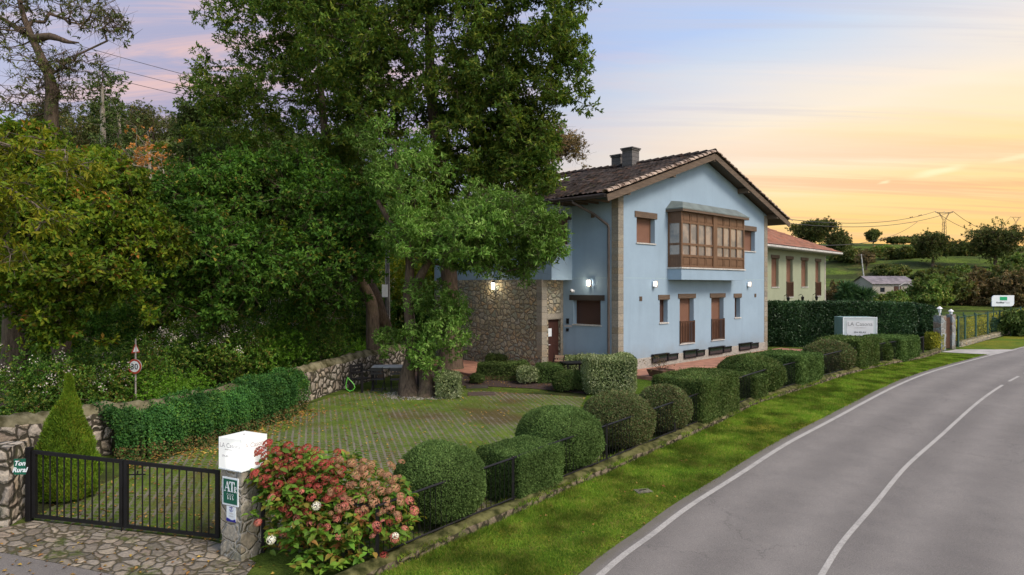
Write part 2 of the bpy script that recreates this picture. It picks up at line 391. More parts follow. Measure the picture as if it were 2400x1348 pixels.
# roof tiles: one tint per tile in the roof's own coordinates
def tilemat(name, cols, px=.24, py=.40, moss=.7, mz=0, grime=.35):
    t = NT(name); s = sep3(t, t.tc.outputs['Object'])
    a = t.math('FLOOR', t.math('DIVIDE', s[1], px)); b = t.math('FLOOR', t.math('DIVIDE', s[0], py))
    cmb = t.n('ShaderNodeCombineXYZ'); t.L.new(a, cmb.inputs[0]); t.L.new(b, cmb.inputs[1])
    wnz = t.n('ShaderNodeTexWhiteNoise', noise_dimensions='2D'); t.L.new(cmb.outputs[0], wnz.inputs['Vector'])
    k = len(cols); c = t.ramp(wnz.outputs['Value'], [((i+.5)/k, x) for i, x in enumerate(cols)])
    c = t.mix(t.rng(t.noise(1.3, 5, .65), .35, .65, 0, grime), c, (.03, .026, .024))
    c = t.mix(t.rng(t.noise(3.1, 6, .75), .60, .70, 0, moss), c, (.10, .11, .03))
    t.col(c); t.p(Roughness=.9, Specular_IOR_Level=.2); t.bump(t.noise(30, 4, .7), .5, .01); return t.m
M['tile'] = tilemat('weathered_tiles', [(.060,.047,.043),(.045,.038,.037),(.080,.060,.052),(.055,.048,.045),(.11,.065,.048),(.038,.033,.032)])
M['tile_red'] = tilemat('red_tiles', [(.28,.12,.08),(.22,.10,.07),(.33,.16,.11),(.18,.09,.07),(.26,.14,.10)], moss=.15, grime=.3)
M['tile_edge'] = simple('verge_tiles', (.20, .125, .09), .9, .65, 5, .4, 20, 0, .2, (.26, .21, .17))
M['path'] = simple('terracotta_paving', (.30, .15, .10), .85, .25, 2.2, .3, 20)
M['mulch'] = simple('bark_mulch', (.045, .028, .022), .95, .6, 20, 1.0, 45)
M['leaflit'] = leafmat('fallen_leaf', [(.10,.05,.02),(.28,.14,.04),(.38,.26,.05),(.20,.09,.04),(.42,.30,.08)], .7, .1)
# grass ground
def grassmat(name, a, b, c, dirt=.0, sc1=1.2):
    t = NT(name)
    n1 = t.noise(sc1, 6, .65); n2 = t.noise(17, 6, .88); n3 = t.noise(.35, 4, .6)
    col = t.mix(t.rng(n1, .3, .7), a, b); col = t.mix(t.rng(n3, .4, .65), col, c)
    col = t.mix(t.rng(n2, .3, .75), t.mix(1.0, col, (.45,.5,.45), 'MULTIPLY'), t.mix(1.0, col, (1.5,1.45,1.3), 'MULTIPLY'))
    if dirt: col = t.mix(t.rng(t.noise(1.7, 6, .75), .58, .70, 0, dirt), col, (.085, .06, .035))
    t.col(col); t.p(Roughness=.95, Specular_IOR_Level=.1); t.bump(t.math('ADD', n2, t.math('MULTIPLY', n1, .6)), 1.0, .06); return t.m
M['terrain'] = grassmat('terrain_grass', (.055,.085,.018), (.10,.145,.026), (.085,.105,.026), 0, .25)
t = NT('pasture'); n1 = t.noise(.25, 6, .65); n2 = t.noise(2.2, 6, .8); bk = t.noise(1.0, 5, .6, t.mapping((.035, .30, .9))); pt_ = t.noise(.09, 5, .65, t.mapping(loc=(9, 4, 0)))
col = t.mix(t.rng(n1, .3, .7), (.050,.085,.016), (.100,.150,.024)); col = t.mix(t.rng(bk, .47, .56, 0, .9), col, (.034,.046,.016)); col = t.mix(t.rng(pt_, .54, .64, 0, .7), col, (.095,.090,.035))
col = t.mix(t.rng(n2, .3, .7), t.mix(1.0, col, (.6,.6,.6), 'MULTIPLY'), t.mix(1.0, col, (1.35,1.3,1.2), 'MULTIPLY')); t.col(col); t.p(Roughness=.95, Specular_IOR_Level=.1); t.bump(n2, 1.0, .2); M['terrain'] = t.m
M['verge'] = grassmat('verge_grass', (.045,.10,.008), (.10,.19,.012), (.13,.18,.014), .35)
t = NT('verge_grass'); n1 = t.noise(1.1, 7, .7); n2 = t.noise(15, 6, .9); n3 = t.noise(.4, 5, .65)
col = t.mix(t.rng(n1, .3, .7), (.060,.108,.012), (.115,.185,.018)); col = t.mix(t.rng(n3, .42, .62), col, (.165,.175,.020)); col = t.mix(t.rng(t.noise(2.6, 6, .75), .56, .70, 0, .7), col, (.10, .085, .035))
col = t.mix(t.rng(n2, .3, .72), t.mix(1.0, col, (.35,.4,.35), 'MULTIPLY'), t.mix(1.0, col, (1.7,1.6,1.4), 'MULTIPLY'))
uv = t.n('ShaderNodeUVMap'); sv = sep3(t, uv.outputs[0]); ed = t.math('ADD', sv[0], t.math('MULTIPLY', t.math('SUBTRACT', t.noise(.8, 7, .75), .5), .55))
near = t.rng(sv[1], 16, 4, .12, 0)
col = t.mix(t.rng(t.math('SUBTRACT', ed, near), .93, 1.02, 0, .9), col, t.mix(t.rng(n2, .3, .7), (.085,.062,.040), (.19,.155,.115)))
t.col(col); t.p(Roughness=.95, Specular_IOR_Level=.1); t.bump(t.math('ADD', n2, t.math('MULTIPLY', n1, .6)), 1.0, .06); M['verge'] = t.m
M['lawn'] = grassmat('lawn_grass', (.05,.10,.012), (.09,.16,.015), (.06,.11,.012), .3)
# asphalt
t = NT('asphalt'); g = t.noise(75, 3, .85); g2 = t.noise(190, 2, .8); n1 = t.noise(.35, 5, .6); n2 = t.noise(1.6, 7, .72)
uv = t.n('ShaderNodeUVMap'); suv = sep3(t, uv.outputs[0]); wob = t.math('MULTIPLY', t.math('SUBTRACT', t.noise(.25, 3), .5), .08)
uu = t.math('ADD', suv[0], wob)
def band(c0, w0): return t.rng(t.math('ABSOLUTE', t.math('SUBTRACT', uu, c0)), w0, 0)
bands = t.math('ADD', t.math('ADD', band(.14, .10), band(.37, .10)), t.math('ADD', band(.62, .10), band(.86, .10)), clamp=True)
c = t.mix(t.rng(n1, .35, .65), (.138, .130, .121), (.168, .159, .147)); c = t.mix(t.math('MULTIPLY', bands, .5), c, (.225, .213, .197))
c = t.mix(t.rng(n2, .38, .72, 0, .35), c, (.105, .100, .096))
c = t.mix(t.rng(g, .30, .72), t.mix(1.0, c, (.62,.62,.63), 'MULTIPLY'), t.mix(1.0, c, (1.38,1.36,1.34), 'MULTIPLY'))
c = t.mix(t.rng(g2, .66, .74, 0, .5), c, (.36, .35, .33))
vc = t.n('ShaderNodeTexVoronoi', feature='DISTANCE_TO_EDGE'); vs_ = t.n('ShaderNodeVectorMath', operation='ADD'); sc2 = t.n('ShaderNodeVectorMath', operation='SCALE'); t.L.new(t.noise(1.3, 5, .7, out=1), sc2.inputs[0]); sc2.inputs['Scale'].default_value = 1.4
t.L.new(t.tc.outputs['Object'], vs_.inputs[0]); t.L.new(sc2.outputs[0], vs_.inputs[1]); t.L.new(vs_.outputs[0], vc.inputs['Vector']); vc.inputs['Scale'].default_value = .45
crk = t.math('MULTIPLY', t.rng(vc.outputs['Distance'], .010, .003), t.rng(t.noise(.22, 3, .5, t.mapping(loc=(4, 2, 0))), .50, .60))
c = t.mix(t.math('MULTIPLY', crk, .35), c, (.05, .048, .045))
edg = t.math('ADD', uv and suv[0], t.math('MULTIPLY', t.math('SUBTRACT', t.noise(1.5, 7, .8), .5), .05)); c = t.mix(t.rng(edg, .035, .012, 0, .6), c, (.11, .10, .07))
t.col(c); t.p(Roughness=.8, Specular_IOR_Level=.35); t.bump(g, .7, .01); M['asphalt'] = t.m
t = NT('road_paint'); g = t.noise(30, 5, .8); n2 = t.noise(2.4, 6, .75)
t.col(t.mix(t.rng(n2, .45, .72, 0, .55), t.mix(t.rng(g, .35, .6), (.26,.25,.23), (.38,.37,.34)), (.18,.175,.165))); t.p(Roughness=.75); M['paint'] = t.m
# paving of concrete grids with grass in the cells, laid along ang
t = NT('grass_paving'); ang = math.atan2(.276, .961)
s = sep3(t, t.mapping(rot=(0, 0, -ang)))     # strips run along the rotated Y
sw = t.math('ADD', t.math('DIVIDE', s[0], .165), t.math('MULTIPLY', t.math('SUBTRACT', t.noise(.5, 2), .5), .06))
u = t.math('FRACT', sw); v = t.math('FRACT', t.math('DIVIDE', s[1], .15))
jit = t.noise(6, 4, .75); jt2 = t.math('MULTIPLY', t.math('SUBTRACT', jit, .5), .30)
strip = t.rng(t.math('ADD', t.math('ABSOLUTE', t.math('SUBTRACT', u, .5)), jt2), .20, .13)
bar = t.rng(t.math('ADD', t.math('ABSOLUTE', t.math('SUBTRACT', v, .5)), jt2), .17, .10)
ov = t.noise(1.3, 6, .75); fine = t.noise(30, 5, .85); big = t.noise(.30, 4, .6)
cover = t.math('ADD', t.math('MULTIPLY', ov, .75), t.math('ADD', t.math('MULTIPLY', fine, .40), t.math('MULTIPLY', big, .75)))
c_s = t.rng(cover, .86, 1.12, .85, .05); c_b = t.rng(cover, .86, 1.08, .85, 0)
conc = t.math('MAXIMUM', t.math('MULTIPLY', strip, c_s), t.math('MULTIPLY', bar, c_b))
cc = t.mix(t.rng(fine, .3, .7), (.14, .125, .10), (.25, .225, .19))
gg = t.mix(t.rng(t.noise(2.0, 6, .7), .3, .7), (.060, .100, .014), (.120, .185, .020)); gg = t.mix(t.rng(t.noise(.5, 4), .48, .68), gg, (.085, .070, .025))
gg = t.mix(t.rng(fine, .3, .75), t.mix(1.0, gg, (.45,.45,.45), 'MULTIPLY'), t.mix(1.0, gg, (1.6,1.6,1.5), 'MULTIPLY'))
t.col(t.mix(conc, gg, cc)); t.p(Roughness=.92, Specular_IOR_Level=.15); t.bump(t.math('ADD', fine, t.math('MULTIPLY', conc, -.5)), .8, .03); M['paving'] = t.m
# ---------------------------------------------------------------- the ground
def interp_path(pts, step=.25):
    P = np.array(pts, float); d = np.r_[0, np.cumsum(np.linalg.norm(np.diff(P, axis=0), axis=1))]
    n = max(2, int(d[-1]/step)); s = np.linspace(0, d[-1], n)
    Q = np.stack([np.interp(s, d, P[:, k]) for k in range(P.shape[1])], 1)
    for _ in range(3): Q[1:-1] = (Q[:-2]+2*Q[1:-1]+Q[2:])/4
    return Q
def smooth_poly(pts, step=.3):     # catmull-rom through the points
    P = np.array(pts, float)[:, :2]; P = np.vstack([2*P[0]-P[1], P, 2*P[-1]-P[-2]]); out_ = []
    for i in range(1, len(P)-2):
        n = max(2, int(np.linalg.norm(P[i+1]-P[i])/step)); t_ = np.linspace(0, 1, n, endpoint=False)[:, None]
        p0, p1, p2, p3 = P[i-1], P[i], P[i+1], P[i+2]
        out_.append(.5*((2*p1)+(-p0+p2)*t_+(2*p0-5*p1+4*p2-p3)*t_**2+(-p0+3*p1-3*p2+p3)*t_**3))
    out_.append(P[-2][None]); return np.vstack(out_)
def offset(Q, d):
    tg = np.gradient(Q, axis=0); tg /= np.linalg.norm(tg, axis=1)[:, None]
    return Q+np.stack([tg[:, 1], -tg[:, 0]], 1)*d        # + to the right of travel
def strip_sheet(name, A, B, mat_, dz, nx=8, parent=None):
    n = len(A); t_ = np.linspace(0, 1, nx)[None, :, None]
    G = A[:, None, :]*(1-t_)+B[:, None, :]*t_
    V = np.concatenate([G, T(G[..., 0], G[..., 1])[..., None]+dz], -1).reshape(-1, 3)
    i = np.arange(n-1)[:, None]*nx+np.arange(nx-1)[None]
    Fq = np.stack([i, i+1, i+nx+1, i+nx], -1).reshape(-1, 4); o = mesh_obj(name, V, Fq, mat_, parent=parent, smooth=True)
    dl = np.r_[0, np.cumsum(np.linalg.norm(np.diff(A, axis=0), axis=1))]; UV = np.stack(np.broadcast_arrays(np.linspace(0, 1, nx)[None], dl[:, None]), -1).reshape(-1, 2)
    ly = o.data.uv_layers.new(name='UVMap'); ly.data.foreach_set('uv', UV[Fq.ravel()].astype(np.float32).ravel()); return o
def resamp(Q, n):
    d = np.r_[0, np.cumsum(np.linalg.norm(np.diff(Q, axis=0), axis=1))]; s = np.linspace(0, d[-1], n)
    return np.stack([np.interp(s, d, Q[:, k]) for k in range(Q.shape[1])], 1)
# terrain: one sheet, finer near by, reaching the horizon
def axis(parts):
    o = [parts[0][0]]
    for a, b, st in parts: o += list(np.arange(a, b, st)[1:])+[b]
    return np.array(o)
gx = axis([(-900, -140, 60), (-140, -40, 5), (-40, 40, .5), (40, 160, 2), (160, 900, 60)])
gy = axis([(-80, -5, 5), (-5, 60, .5), (60, 80, 1), (80, 170, .6), (170, 210, 2), (210, 900, 40)])
GX, GY = np.meshgrid(gx, gy); V = np.stack([GX, GY, T(GX, GY)], -1).reshape(-1, 3)
i = (np.arange(len(gy)-1)[:, None]*len(gx)+np.arange(len(gx)-1)[None])
tag(mesh_obj('ground', V, np.stack([i, i+1, i+len(gx)+1, i+len(gx)], -1).reshape(-1, 4), M['terrain'], smooth=True), kind='structure')

# road from its painted edge line and its centre line
edge_px = [(1400,1348),(1526,1250),(1612,1185),(1725,1114),(1837,1042),(1950,982),(2064,921),(2136,888),(2206,864),(2301,838),(2400,813)]
cen_px = [(1930,1348),(2030,1216),(2122,1098),(2213,1000),(2268,953),(2356,905),(2396,884)]
E = np.array([gp(*p)[:2] for p in edge_px]); Cn = np.array([gp(*p)[:2] for p in cen_px])
d0 = (E[1]-E[0])/np.linalg.norm(E[1]-E[0])
d0 = np.array([.52, .854]); E = np.vstack([E[0]-d0*np.array([26, 12, 4])[:, None], E])
dE = E[-1]-E[-3]; dE /= np.linalg.norm(dE)
E = np.vstack([E]+[E[-1]+np.array([dE[0]*k-.0*k, dE[1]*k]) for k in (6, 14, 30, 60)])
EQ = smooth_poly(E)
LANE = np.mean([np.min(np.linalg.norm(EQ-c, axis=1)) for c in Cn])
print('LANE', LANE, [round(float(np.min(np.linalg.norm(EQ-c, axis=1))), 2) for c in Cn])
tag(strip_sheet('road', offset(EQ, -.22), offset(EQ, LANE*2+.5), M['asphalt'], .012, 14), kind='structure')
tag(strip_sheet('road_edge_line', offset(EQ, .0), offset(EQ, .11), M['paint'], .018, 2), kind='structure')
tag(strip_sheet('road_far_edge_line', offset(EQ, LANE*2-.08), offset(EQ, LANE*2+.04), M['paint'], .018, 2), kind='structure')
CQ = offset(EQ, LANE); dd = np.r_[0, np.cumsum(np.linalg.norm(np.diff(CQ, axis=0), axis=1))]
c_end = gp(2356, 905)[:2]; k0 = int(np.argmin(np.linalg.norm(CQ-c_end, axis=1)))
def cseg(a, b):
    s = np.linspace(a, b, max(3, int((b-a)/.3))); q = np.stack([np.interp(s, dd, CQ[:, k]) for k in (0, 1)], 1); return q
segs = [(dd[0]+.5, dd[k0])]+[(dd[k0]+1.3*(2*j+1)-.3, dd[k0]+1.3*(2*j+2)) for j in range(10)]
vv = []; ff = []; base_i = 0
for a, b in segs:
    q = cseg(a, b); n = len(q); G = np.stack([offset(q, -.045), offset(q, .045)], 1)
    vv.append(np.concatenate([G, T(G[..., 0], G[..., 1])[..., None]+.018], -1).reshape(-1, 3))
    i = base_i+np.arange(n-1)*2; ff.append(np.stack([i, i+1, i+3, i+2], 1)); base_i += 2*n
tag(mesh_obj('road_centre_line', np.vstack(vv), np.vstack(ff), M['paint']), kind='structure')

# low kerb wall (its outer foot) from the gate pillar to the far gate
kerb_px = [(905,1348),(1000,1303),(1132,1243),(1250,1190),(1312,1160),(1425,1112),(1537,1061),(1687,995),(1781,949),(1921,903),(1980,884),(2064,862),(2158,843),(2205,827)]
Kp = np.array([gp(*p)[:2] for p in kerb_px]); Kp = np.vstack([Kp[0]-(Kp[1]-Kp[0])*1.1, Kp])
KQ = smooth_poly(Kp)
ns = 260
tag(strip_sheet('verge_grass_bank', resamp(offset(KQ, -.05), ns), resamp(offset(EQ[(EQ[:, 1] > 3) & (EQ[:, 1] < 44)], -.15), ns), M['verge'], .006, 10), kind='structure')
# side road in the bottom left corner and the cobbled apron before the gate
def poly_sheet(name, ring_a, ring_b, mat_, dz, n=40, nx=12):
    return tag(strip_sheet(name, resamp(np.array(ring_a, float), n), resamp(np.array(ring_b, float), n), mat_, dz, nx), kind='structure')
g = lambda *p: gp(*p)[:2]
tip = g(640, 1345)
asph_top = [np.array([-16., 7.6]), g(0, 1285), g(150, 1312), g(330, 1345), np.array([-4.2, 8.6]), np.array([-1.0, 7.6]), EQ[np.argmin(np.abs(EQ[:, 1]-7.2))]+[.1, 0]]
asph_bot = [np.array([-16., 1.]), np.array([-10., 1.]), np.array([-6., 1]), np.array([-4., 1.]), np.array([-2., 1.]), np.array([-.5, 2.])]
poly_sheet('side_road', asph_bot, asph_top, M['asphalt'], .009)
poly_sheet('cobbled_path', [np.array([-16., 7.4]), g(0, 1283)-[0, .15], g(150, 1312)-[0, .15], g(330, 1348)-[0, .15], np.array([-3.9, 8.7])],
           [np.array([-16., 11.3]), g(0, 1245), g(70, 1222), g(290, 1247), g(515, 1272), g(600, 1322)], M['cobble'], .016)
# the paved garden
wall_px = [(-60,1118),(60,1096),(150,1085),(245,1062),(350,1052),(480,1020),(600,982),(690,948),(760,922),(830,900),(905,880),(965,868)]
WQ = smooth_poly([g(*p) for p in wall_px])
gate_l, gate_r = g(68, 1222), g(513, 1270)
lot_l = [gate_l+[0, .02], g(120, 1190), g(300, 1110), g(480, 1045), g(690, 957), g(800, 925), g(930, 905)]
lot_r = [gate_r+[-.0, .02], g(640, 1290), g(850, 1318), g(1150, 1196), g(1400, 1090), g(1440, 1000), g(1420, 935)]
poly_sheet('garden_paving', lot_l, lot_r, M['paving'], .012, 60, 40)
poly_sheet('garden_lawn', [g(930, 903), g(1100, 905), g(1250, 912), g(1420, 930)], [g(960, 872), g(1130, 868), g(1300, 865), g(1480, 872)], M['mulch'], .020)
poly_sheet('lawn', [g(1340, 990), g(1500, 1000), g(1700, 950), g(1850, 885), g(1960, 850)], [g(1390, 905), g(1480, 893), g(1620, 868), g(1800, 836), g(1900, 825)], M['lawn'], .026)

# ---------------------------------------------------------------- masonry: boundary wall, kerb, pillars
def path_wall(name, Q, h, th, mat_, cap_mat=None, cap=.07, wob=.03, parent=None, sink=.12, seed=1):
    rs_ = np.random.RandomState(seed); n = len(Q); A = offset(Q, -th/2); B = offset(Q, th/2)
    prof = [(0, 0), (0, .35), (0, .7), (0, 1), (.25, 1+cap/h), (.5, 1+1.35*cap/h), (.75, 1+cap/h), (1, 1), (1, .7), (1, .35), (1, 0)]
    z0 = T(Q[:, 0], Q[:, 1]); hh = h*(1+np.convolve(rs_.randn(n+8), np.ones(9)/9, 'valid')*.06)
    V = []
    for u, v in prof:
        P = A*(1-u)+B*u; P = P+rs_.randn(n, 2)*wob*(.5 if v < 1 else 1)
        z = z0-sink+(hh+sink)*v+rs_.randn(n)*wob*(.2 if v < .5 else .8)
        V.append(np.column_stack([P, z]))
    V = np.stack(V, 1).reshape(-1, 3); k = len(prof)
    i = np.arange(n-1)[:, None]*k+np.arange(k-1)[None]
    Fq = np.stack([i, i+k, i+k+1, i+1], -1)
    mi = np.zeros(Fq.shape[:2], int); mi[:, 3:7] = 1
    ends = np.array([[0, 1, 9, 10], [1, 2, 8, 9], [2, 3, 7, 8], [3, 4, 6, 7]]); e2 = ends[:, ::-1]+(n-1)*k
    return mesh_obj(name, V, [Fq.reshape(-1, 4), np.vstack([ends, e2])], [mat_, cap_mat or mat_], [mi.ravel(), np.zeros(8, int)], parent=parent, smooth=False)
M['moss'] = simple('mossy_coping', (.075, .072, .028), .95, .5, 3.5, .9, 30, 0, .1, (.13, .12, .075))
M['moss_dark'] = simple('mossy_kerb_top', (.045, .055, .014), .95, .6, 4.5, .9, 30, 0, .1, (.075, .075, .03))
r = empty('stone_wall', 'long rubble stone boundary wall with a rounded mossy coping behind the garden', 'wall')
o_ = path_wall('masonry', resamp(WQ, 150), .92, .45, M['wallstone'], M['moss'], .14, .02, r)
r = empty('kerb_wall', 'low mossy stone kerb wall under the black railing beside the grass verge', 'wall')
path_wall('masonry', offset(KQ, -.17), .145, .34, M['curbstone'], M['moss_dark'], .03, .02, r, seed=4)
def pillar(name, label, c, wx, wy, h, rz, mat_):
    e = empty(name, label, 'gate pillar', (c[0], c[1], float(T(c[0], c[1]))), rz)
    nz, nu = 10, 8; V = []; rs_ = np.random.RandomState(int(h*100))
    ring = [(-1+2*k/nu, -1) for k in range(nu)]+[(1, -1+2*k/nu) for k in range(nu)]+[(1-2*k/nu, 1) for k in range(nu)]+[(-1, 1-2*k/nu) for k in range(nu)]
    for j in range(nz+1):
        for a, b in ring: V.append((a*wx/2+rs_.randn()*.006, b*wy/2+rs_.randn()*.006, -.15+(h+.15)*j/nz))
    m = len(ring); F_ = [(j*m+k, j*m+(k+1)%m, (j+1)*m+(k+1)%m, (j+1)*m+k) for j in range(nz) for k in range(m)]
    b = MB(); b.add(V, F_); b.add([(-wx/2, -wy/2, h), (wx/2, -wy/2, h), (wx/2, wy/2, h), (-wx/2, wy/2, h)], [(0, 1, 2, 3)])
    b.build('masonry', mat_, e); return e
# pillar with the light box: left face seen from the driveway, right face from the road
PC = gp(558, 1312); PRZ = radians(-28)
pil = pillar('gate_pillar', 'square stone gate pillar carrying the lit white cube beside the hydrangea', PC+[.0, .2, 0], .46, .46, 1.38, PRZ, M['pillar'])
p2 = gp(8, 1240)
pillar('gate_pillar', 'rough stone gate pillar at the hinge side of the gate with a small green plaque', p2+[-.42, .28, 0], .85, .5, 1.22, radians(6), M['wallstone'])

# ---------------------------------------------------------------- text and signs
def text_obj(name, s, size, mat_, parent, loc, rot=(radians(90), 0, 0), ext=.001, align='CENTER', bold=0, shear=0, sx=1):
    cu = bpy.data.curves.new(name, 'FONT'); cu.body = s; cu.size = size; cu.extrude = ext; cu.align_x = align; cu.offset = bold; cu.shear = shear
    cu.resolution_u = 3
    tmp = bpy.data.objects.new(name+'_tmp', cu); COL.objects.link(tmp)
    dg = bpy.context.evaluated_depsgraph_get(); me = bpy.data.meshes.new_from_object(tmp.evaluated_get(dg))
    bpy.data.objects.remove(tmp); me.name = name; me.materials.clear(); me.materials.append(mat_)
    o = bpy.data.objects.new(name, me); COL.objects.link(o); o.parent = parent; o.location = loc; o.rotation_euler = rot; o.scale = (sx, 1, 1)
    return o
M['grey_ink'] = simple('grey_lettering', (.42, .41, .42), .6, .03, 4, 0)
M['sign_green'] = simple('sign_green', (.005, .09, .055), .35, .06, 4, 0)
M['sign_white'] = simple('sign_white', (.62, .68, .72), .4, .04, 4, 0)
M['sign_blue'] = simple('sign_blue', (.01, .012, .22), .35, .05, 4, 0)
M['ink'] = simple('black_ink', (.012, .012, .014), .5, .03, 4, 0)
M['sign_red'] = simple('sign_red', (.32, .05, .03), .5, .2, 9, 0)
M['box_green'] = simple('box_side_green', (.12, .22, .22), .5, .1, 2, 0)
# lit cube on the pillar
zt = PC[2]+1.38
lb = empty('sign_cube', 'glowing white acrylic cube with faint grey lettering on the gate pillar', 'lit sign', (PC[0], PC[1]+.2, zt+.012), PRZ+radians(0))
t = NT('lit_acrylic'); t.col((.52, .53, .52)); t.p(Roughness=.35)
vd = t.n('ShaderNodeVectorMath', operation='DISTANCE'); t.L.new(t.tc.outputs['Object'], vd.inputs[0]); vd.inputs[1].default_value = (.20, -.26, .17)
t.set(t.b.inputs['Emission Color'], (1.0, 1.0, .95)); t.L.new(t.rng(vd.outputs['Value'], .36, .03, .34, 1.6), t.b.inputs['Emission Strength'])
CS = .50
MB().box(-CS/2, CS/2, -CS/2, CS/2, .02, .50).build('shade', t.m, lb, bevel=.004)
MB().box(-CS/2-.006, CS/2+.006, -CS/2-.006, CS/2+.006, 0, .02).build('base', M['sign_white'], lb)
b = MB()
for a, c in ((-1,-1),(1,-1),(1,1),(-1,1)): b.box(a*CS/2-.003, a*CS/2+.003, c*CS/2-.003, c*CS/2+.003, .02, .502)
b.build('frame', M['sign_white'], lb)
MB().cyl((0, .02, .50), .012, .02, 10).build('cable_gland', M['grey_ink'], lb)
text_obj('lettering', 'LA Casona', .105, M['grey_ink'], lb, (0, -CS/2-.002, .35))
text_obj('lettering', 'APARTAMENTOS', .03, M['grey_ink'], lb, (0, -CS/2-.002, .31))
text_obj('lettering', 'SPA-RELAX', .048, M['grey_ink'], lb, (-.06, -CS/2-.002, .20))
text_obj('lettering', 'LA Casona', .105, M['grey_ink'], lb, (CS/2+.002, 0, .35), (radians(90), 0, radians(90)))
# plaques on the pillar's driveway face
def key_mesh(b, x, z, s):
    n = 10
    for k in range(n):
        a0, a1 = 2*pi*k/n, 2*pi*(k+1)/n
        b.add([(x+cos(a0)*s*.16, 0, z+sin(a0)*s*.16), (x+cos(a1)*s*.16, 0, z+sin(a1)*s*.16), (x+cos(a1)*s*.24, 0, z+sin(a1)*s*.24), (x+cos(a0)*s*.24, 0, z+sin(a0)*s*.24)], [(0,1,2,3),(3,2,1,0)])
    b.box(x-s*.04, x+s*.04, -.001, .001, z-s*.85, z-s*.2); b.box(x, x+s*.17, -.001, .001, z-s*.85, z-s*.6)
pf = -.23-.012
sg = empty('plaque', 'green and white square plaque reading AT R with three keys on the gate pillar', 'sign', tuple(pil.location), PRZ)
MB().box(-.185, .175, pf, -.228, .83, 1.27).build('board', M['sign_white'], sg, bevel=.004)
MB().box(-.158, .150, pf-.003, pf, .86, 1.243).build('panel', M['sign_green'], sg)
b = MB()
def serifA(b, x, z, s):
    y0, y1 = pf-.006, pf-.003
    b.prism([(x, z), (x+.05*s, z), (x+.40*s, z+.98*s), (x+.36*s, z+1.0*s)], y0, y1)
    b.prism([(x+.55*s, z), (x+.76*s, z), (x+.44*s, z+1.0*s), (x+.36*s, z+1.0*s), (x+.33*s, z+.93*s)], y0-.0005, y1)
    b.prism([(x+.15*s, z+.30*s), (x+.60*s, z+.30*s), (x+.58*s, z+.37*s), (x+.17*s, z+.37*s)], y0-.001, y1)
    b.prism([(x-.10*s, z-.03*s), (x+.16*s, z-.03*s), (x+.16*s, z+.01*s), (x-.10*s, z+.01*s)], y0-.0015, y1)
    b.prism([(x+.45*s, z-.03*s), (x+.86*s, z-.03*s), (x+.86*s, z+.01*s), (x+.45*s, z+.01*s)], y0-.0015, y1)
serifA(b, -.125, 1.055, .15)
x, z, s = -.005, 1.055, .15
b.prism([(x+.19*s, z), (x+.39*s, z), (x+.39*s, z+.95*s), (x+.19*s, z+.95*s)], pf-.006, pf-.003)
b.prism([(x-.10*s, z+.93*s), (x+.68*s, z+.93*s), (x+.68*s, z+1.02*s), (x-.10*s, z+1.02*s)], pf-.0065, pf-.003)
b.prism([(x-.10*s, z+.72*s), (x-.05*s, z+.72*s), (x+.03*s, z+.94*s), (x-.10*s, z+.94*s)], pf-.007, pf-.003)
b.prism([(x+.63*s, z+.72*s), (x+.68*s, z+.72*s), (x+.68*s, z+.94*s), (x+.55*s, z+.94*s)], pf-.007, pf-.003)
b.prism([(x+.08*s, z-.03*s), (x+.50*s, z-.03*s), (x+.50*s, z+.01*s), (x+.08*s, z+.01*s)], pf-.0065, pf-.003)
for q in ([(0,0),(0,1)], [(0,1),(.45,.9)], [(.45,.9),(.5,.68)], [(.5,.68),(0,.5)], [(.1,.5),(.55,0)]):
    p0, p1 = q; b.beam((.095+p0[0]*.075, pf-.005, 1.045+p0[1]*.095), (.095+p1[0]*.075, pf-.005, 1.045+p1[1]*.095), .011, .003, 0, (0, 1, 0))
b.build('lettering', M['sign_white'], sg)
b = MB()
for k in range(3): key_mesh(b, -.055+k*.055, 1.005, .09)
kk = b.build('key_symbols', M['sign_white'], sg); kk.location = (0, pf-.006, 0)
sg = empty('plaque', 'small white tourism plaque with a blue wave below the green AT R board', 'sign', tuple(pil.location), PRZ)
MB().box(-.09, .115, pf+.002, -.229, .60, .82).build('board', M['sign_white'], sg)
wv = [(-.09, .585), (.115, .585), (.115, .615)]+[(.115-.205*k/16, .625+.012*sin(k/16*2*pi+2)) for k in range(17)]
MB().prism(wv, pf-.001, pf+.002).build('wave', M['sign_blue'], sg)
b = MB().box(-.022, .058, pf-.001, pf+.002, .80, .811).box(.012, .023, pf-.0015, pf+.002, .757, .80)
for k in range(8):
    a0, a1 = pi+pi*k/8, pi+pi*(k+1)/8; b.beam((.018+cos(a0)*.038, pf, .779+sin(a0)*.038), (.018+cos(a1)*.038, pf, .779+sin(a1)*.038), .006, .003, 0, (0,1,0))
b.build('emblem', M['sign_blue'], sg)
b = MB()
for z in (.715, .703, .675, .663): b.box(-.03, .065, pf-.0005, pf+.002, z, z+.005)
b.build('lettering', M['grey_ink'], sg)
q2 = gp(46, 1240)
sg = empty('plaque', 'little green plaque reading Ton Rural on the rough pillar beside the gate hinge', 'sign', (ray(47, 1090, 10.45)[0], 10.45, ray(47, 1092, 10.45)[2]), radians(4))
MB().box(-.085, .085, -.012, 0, -.13, .11).build('board', M['sign_green'], sg)
text_obj('lettering', 'Ton\nRural', .10, M['sign_white'], sg, (0, -.014, .01), bold=.003, shear=.3)
MB().cyl((0, 0, 0), .017, .002, 8).build('emblem', M['sign_red'], sg).location = (0, -.014, .09)

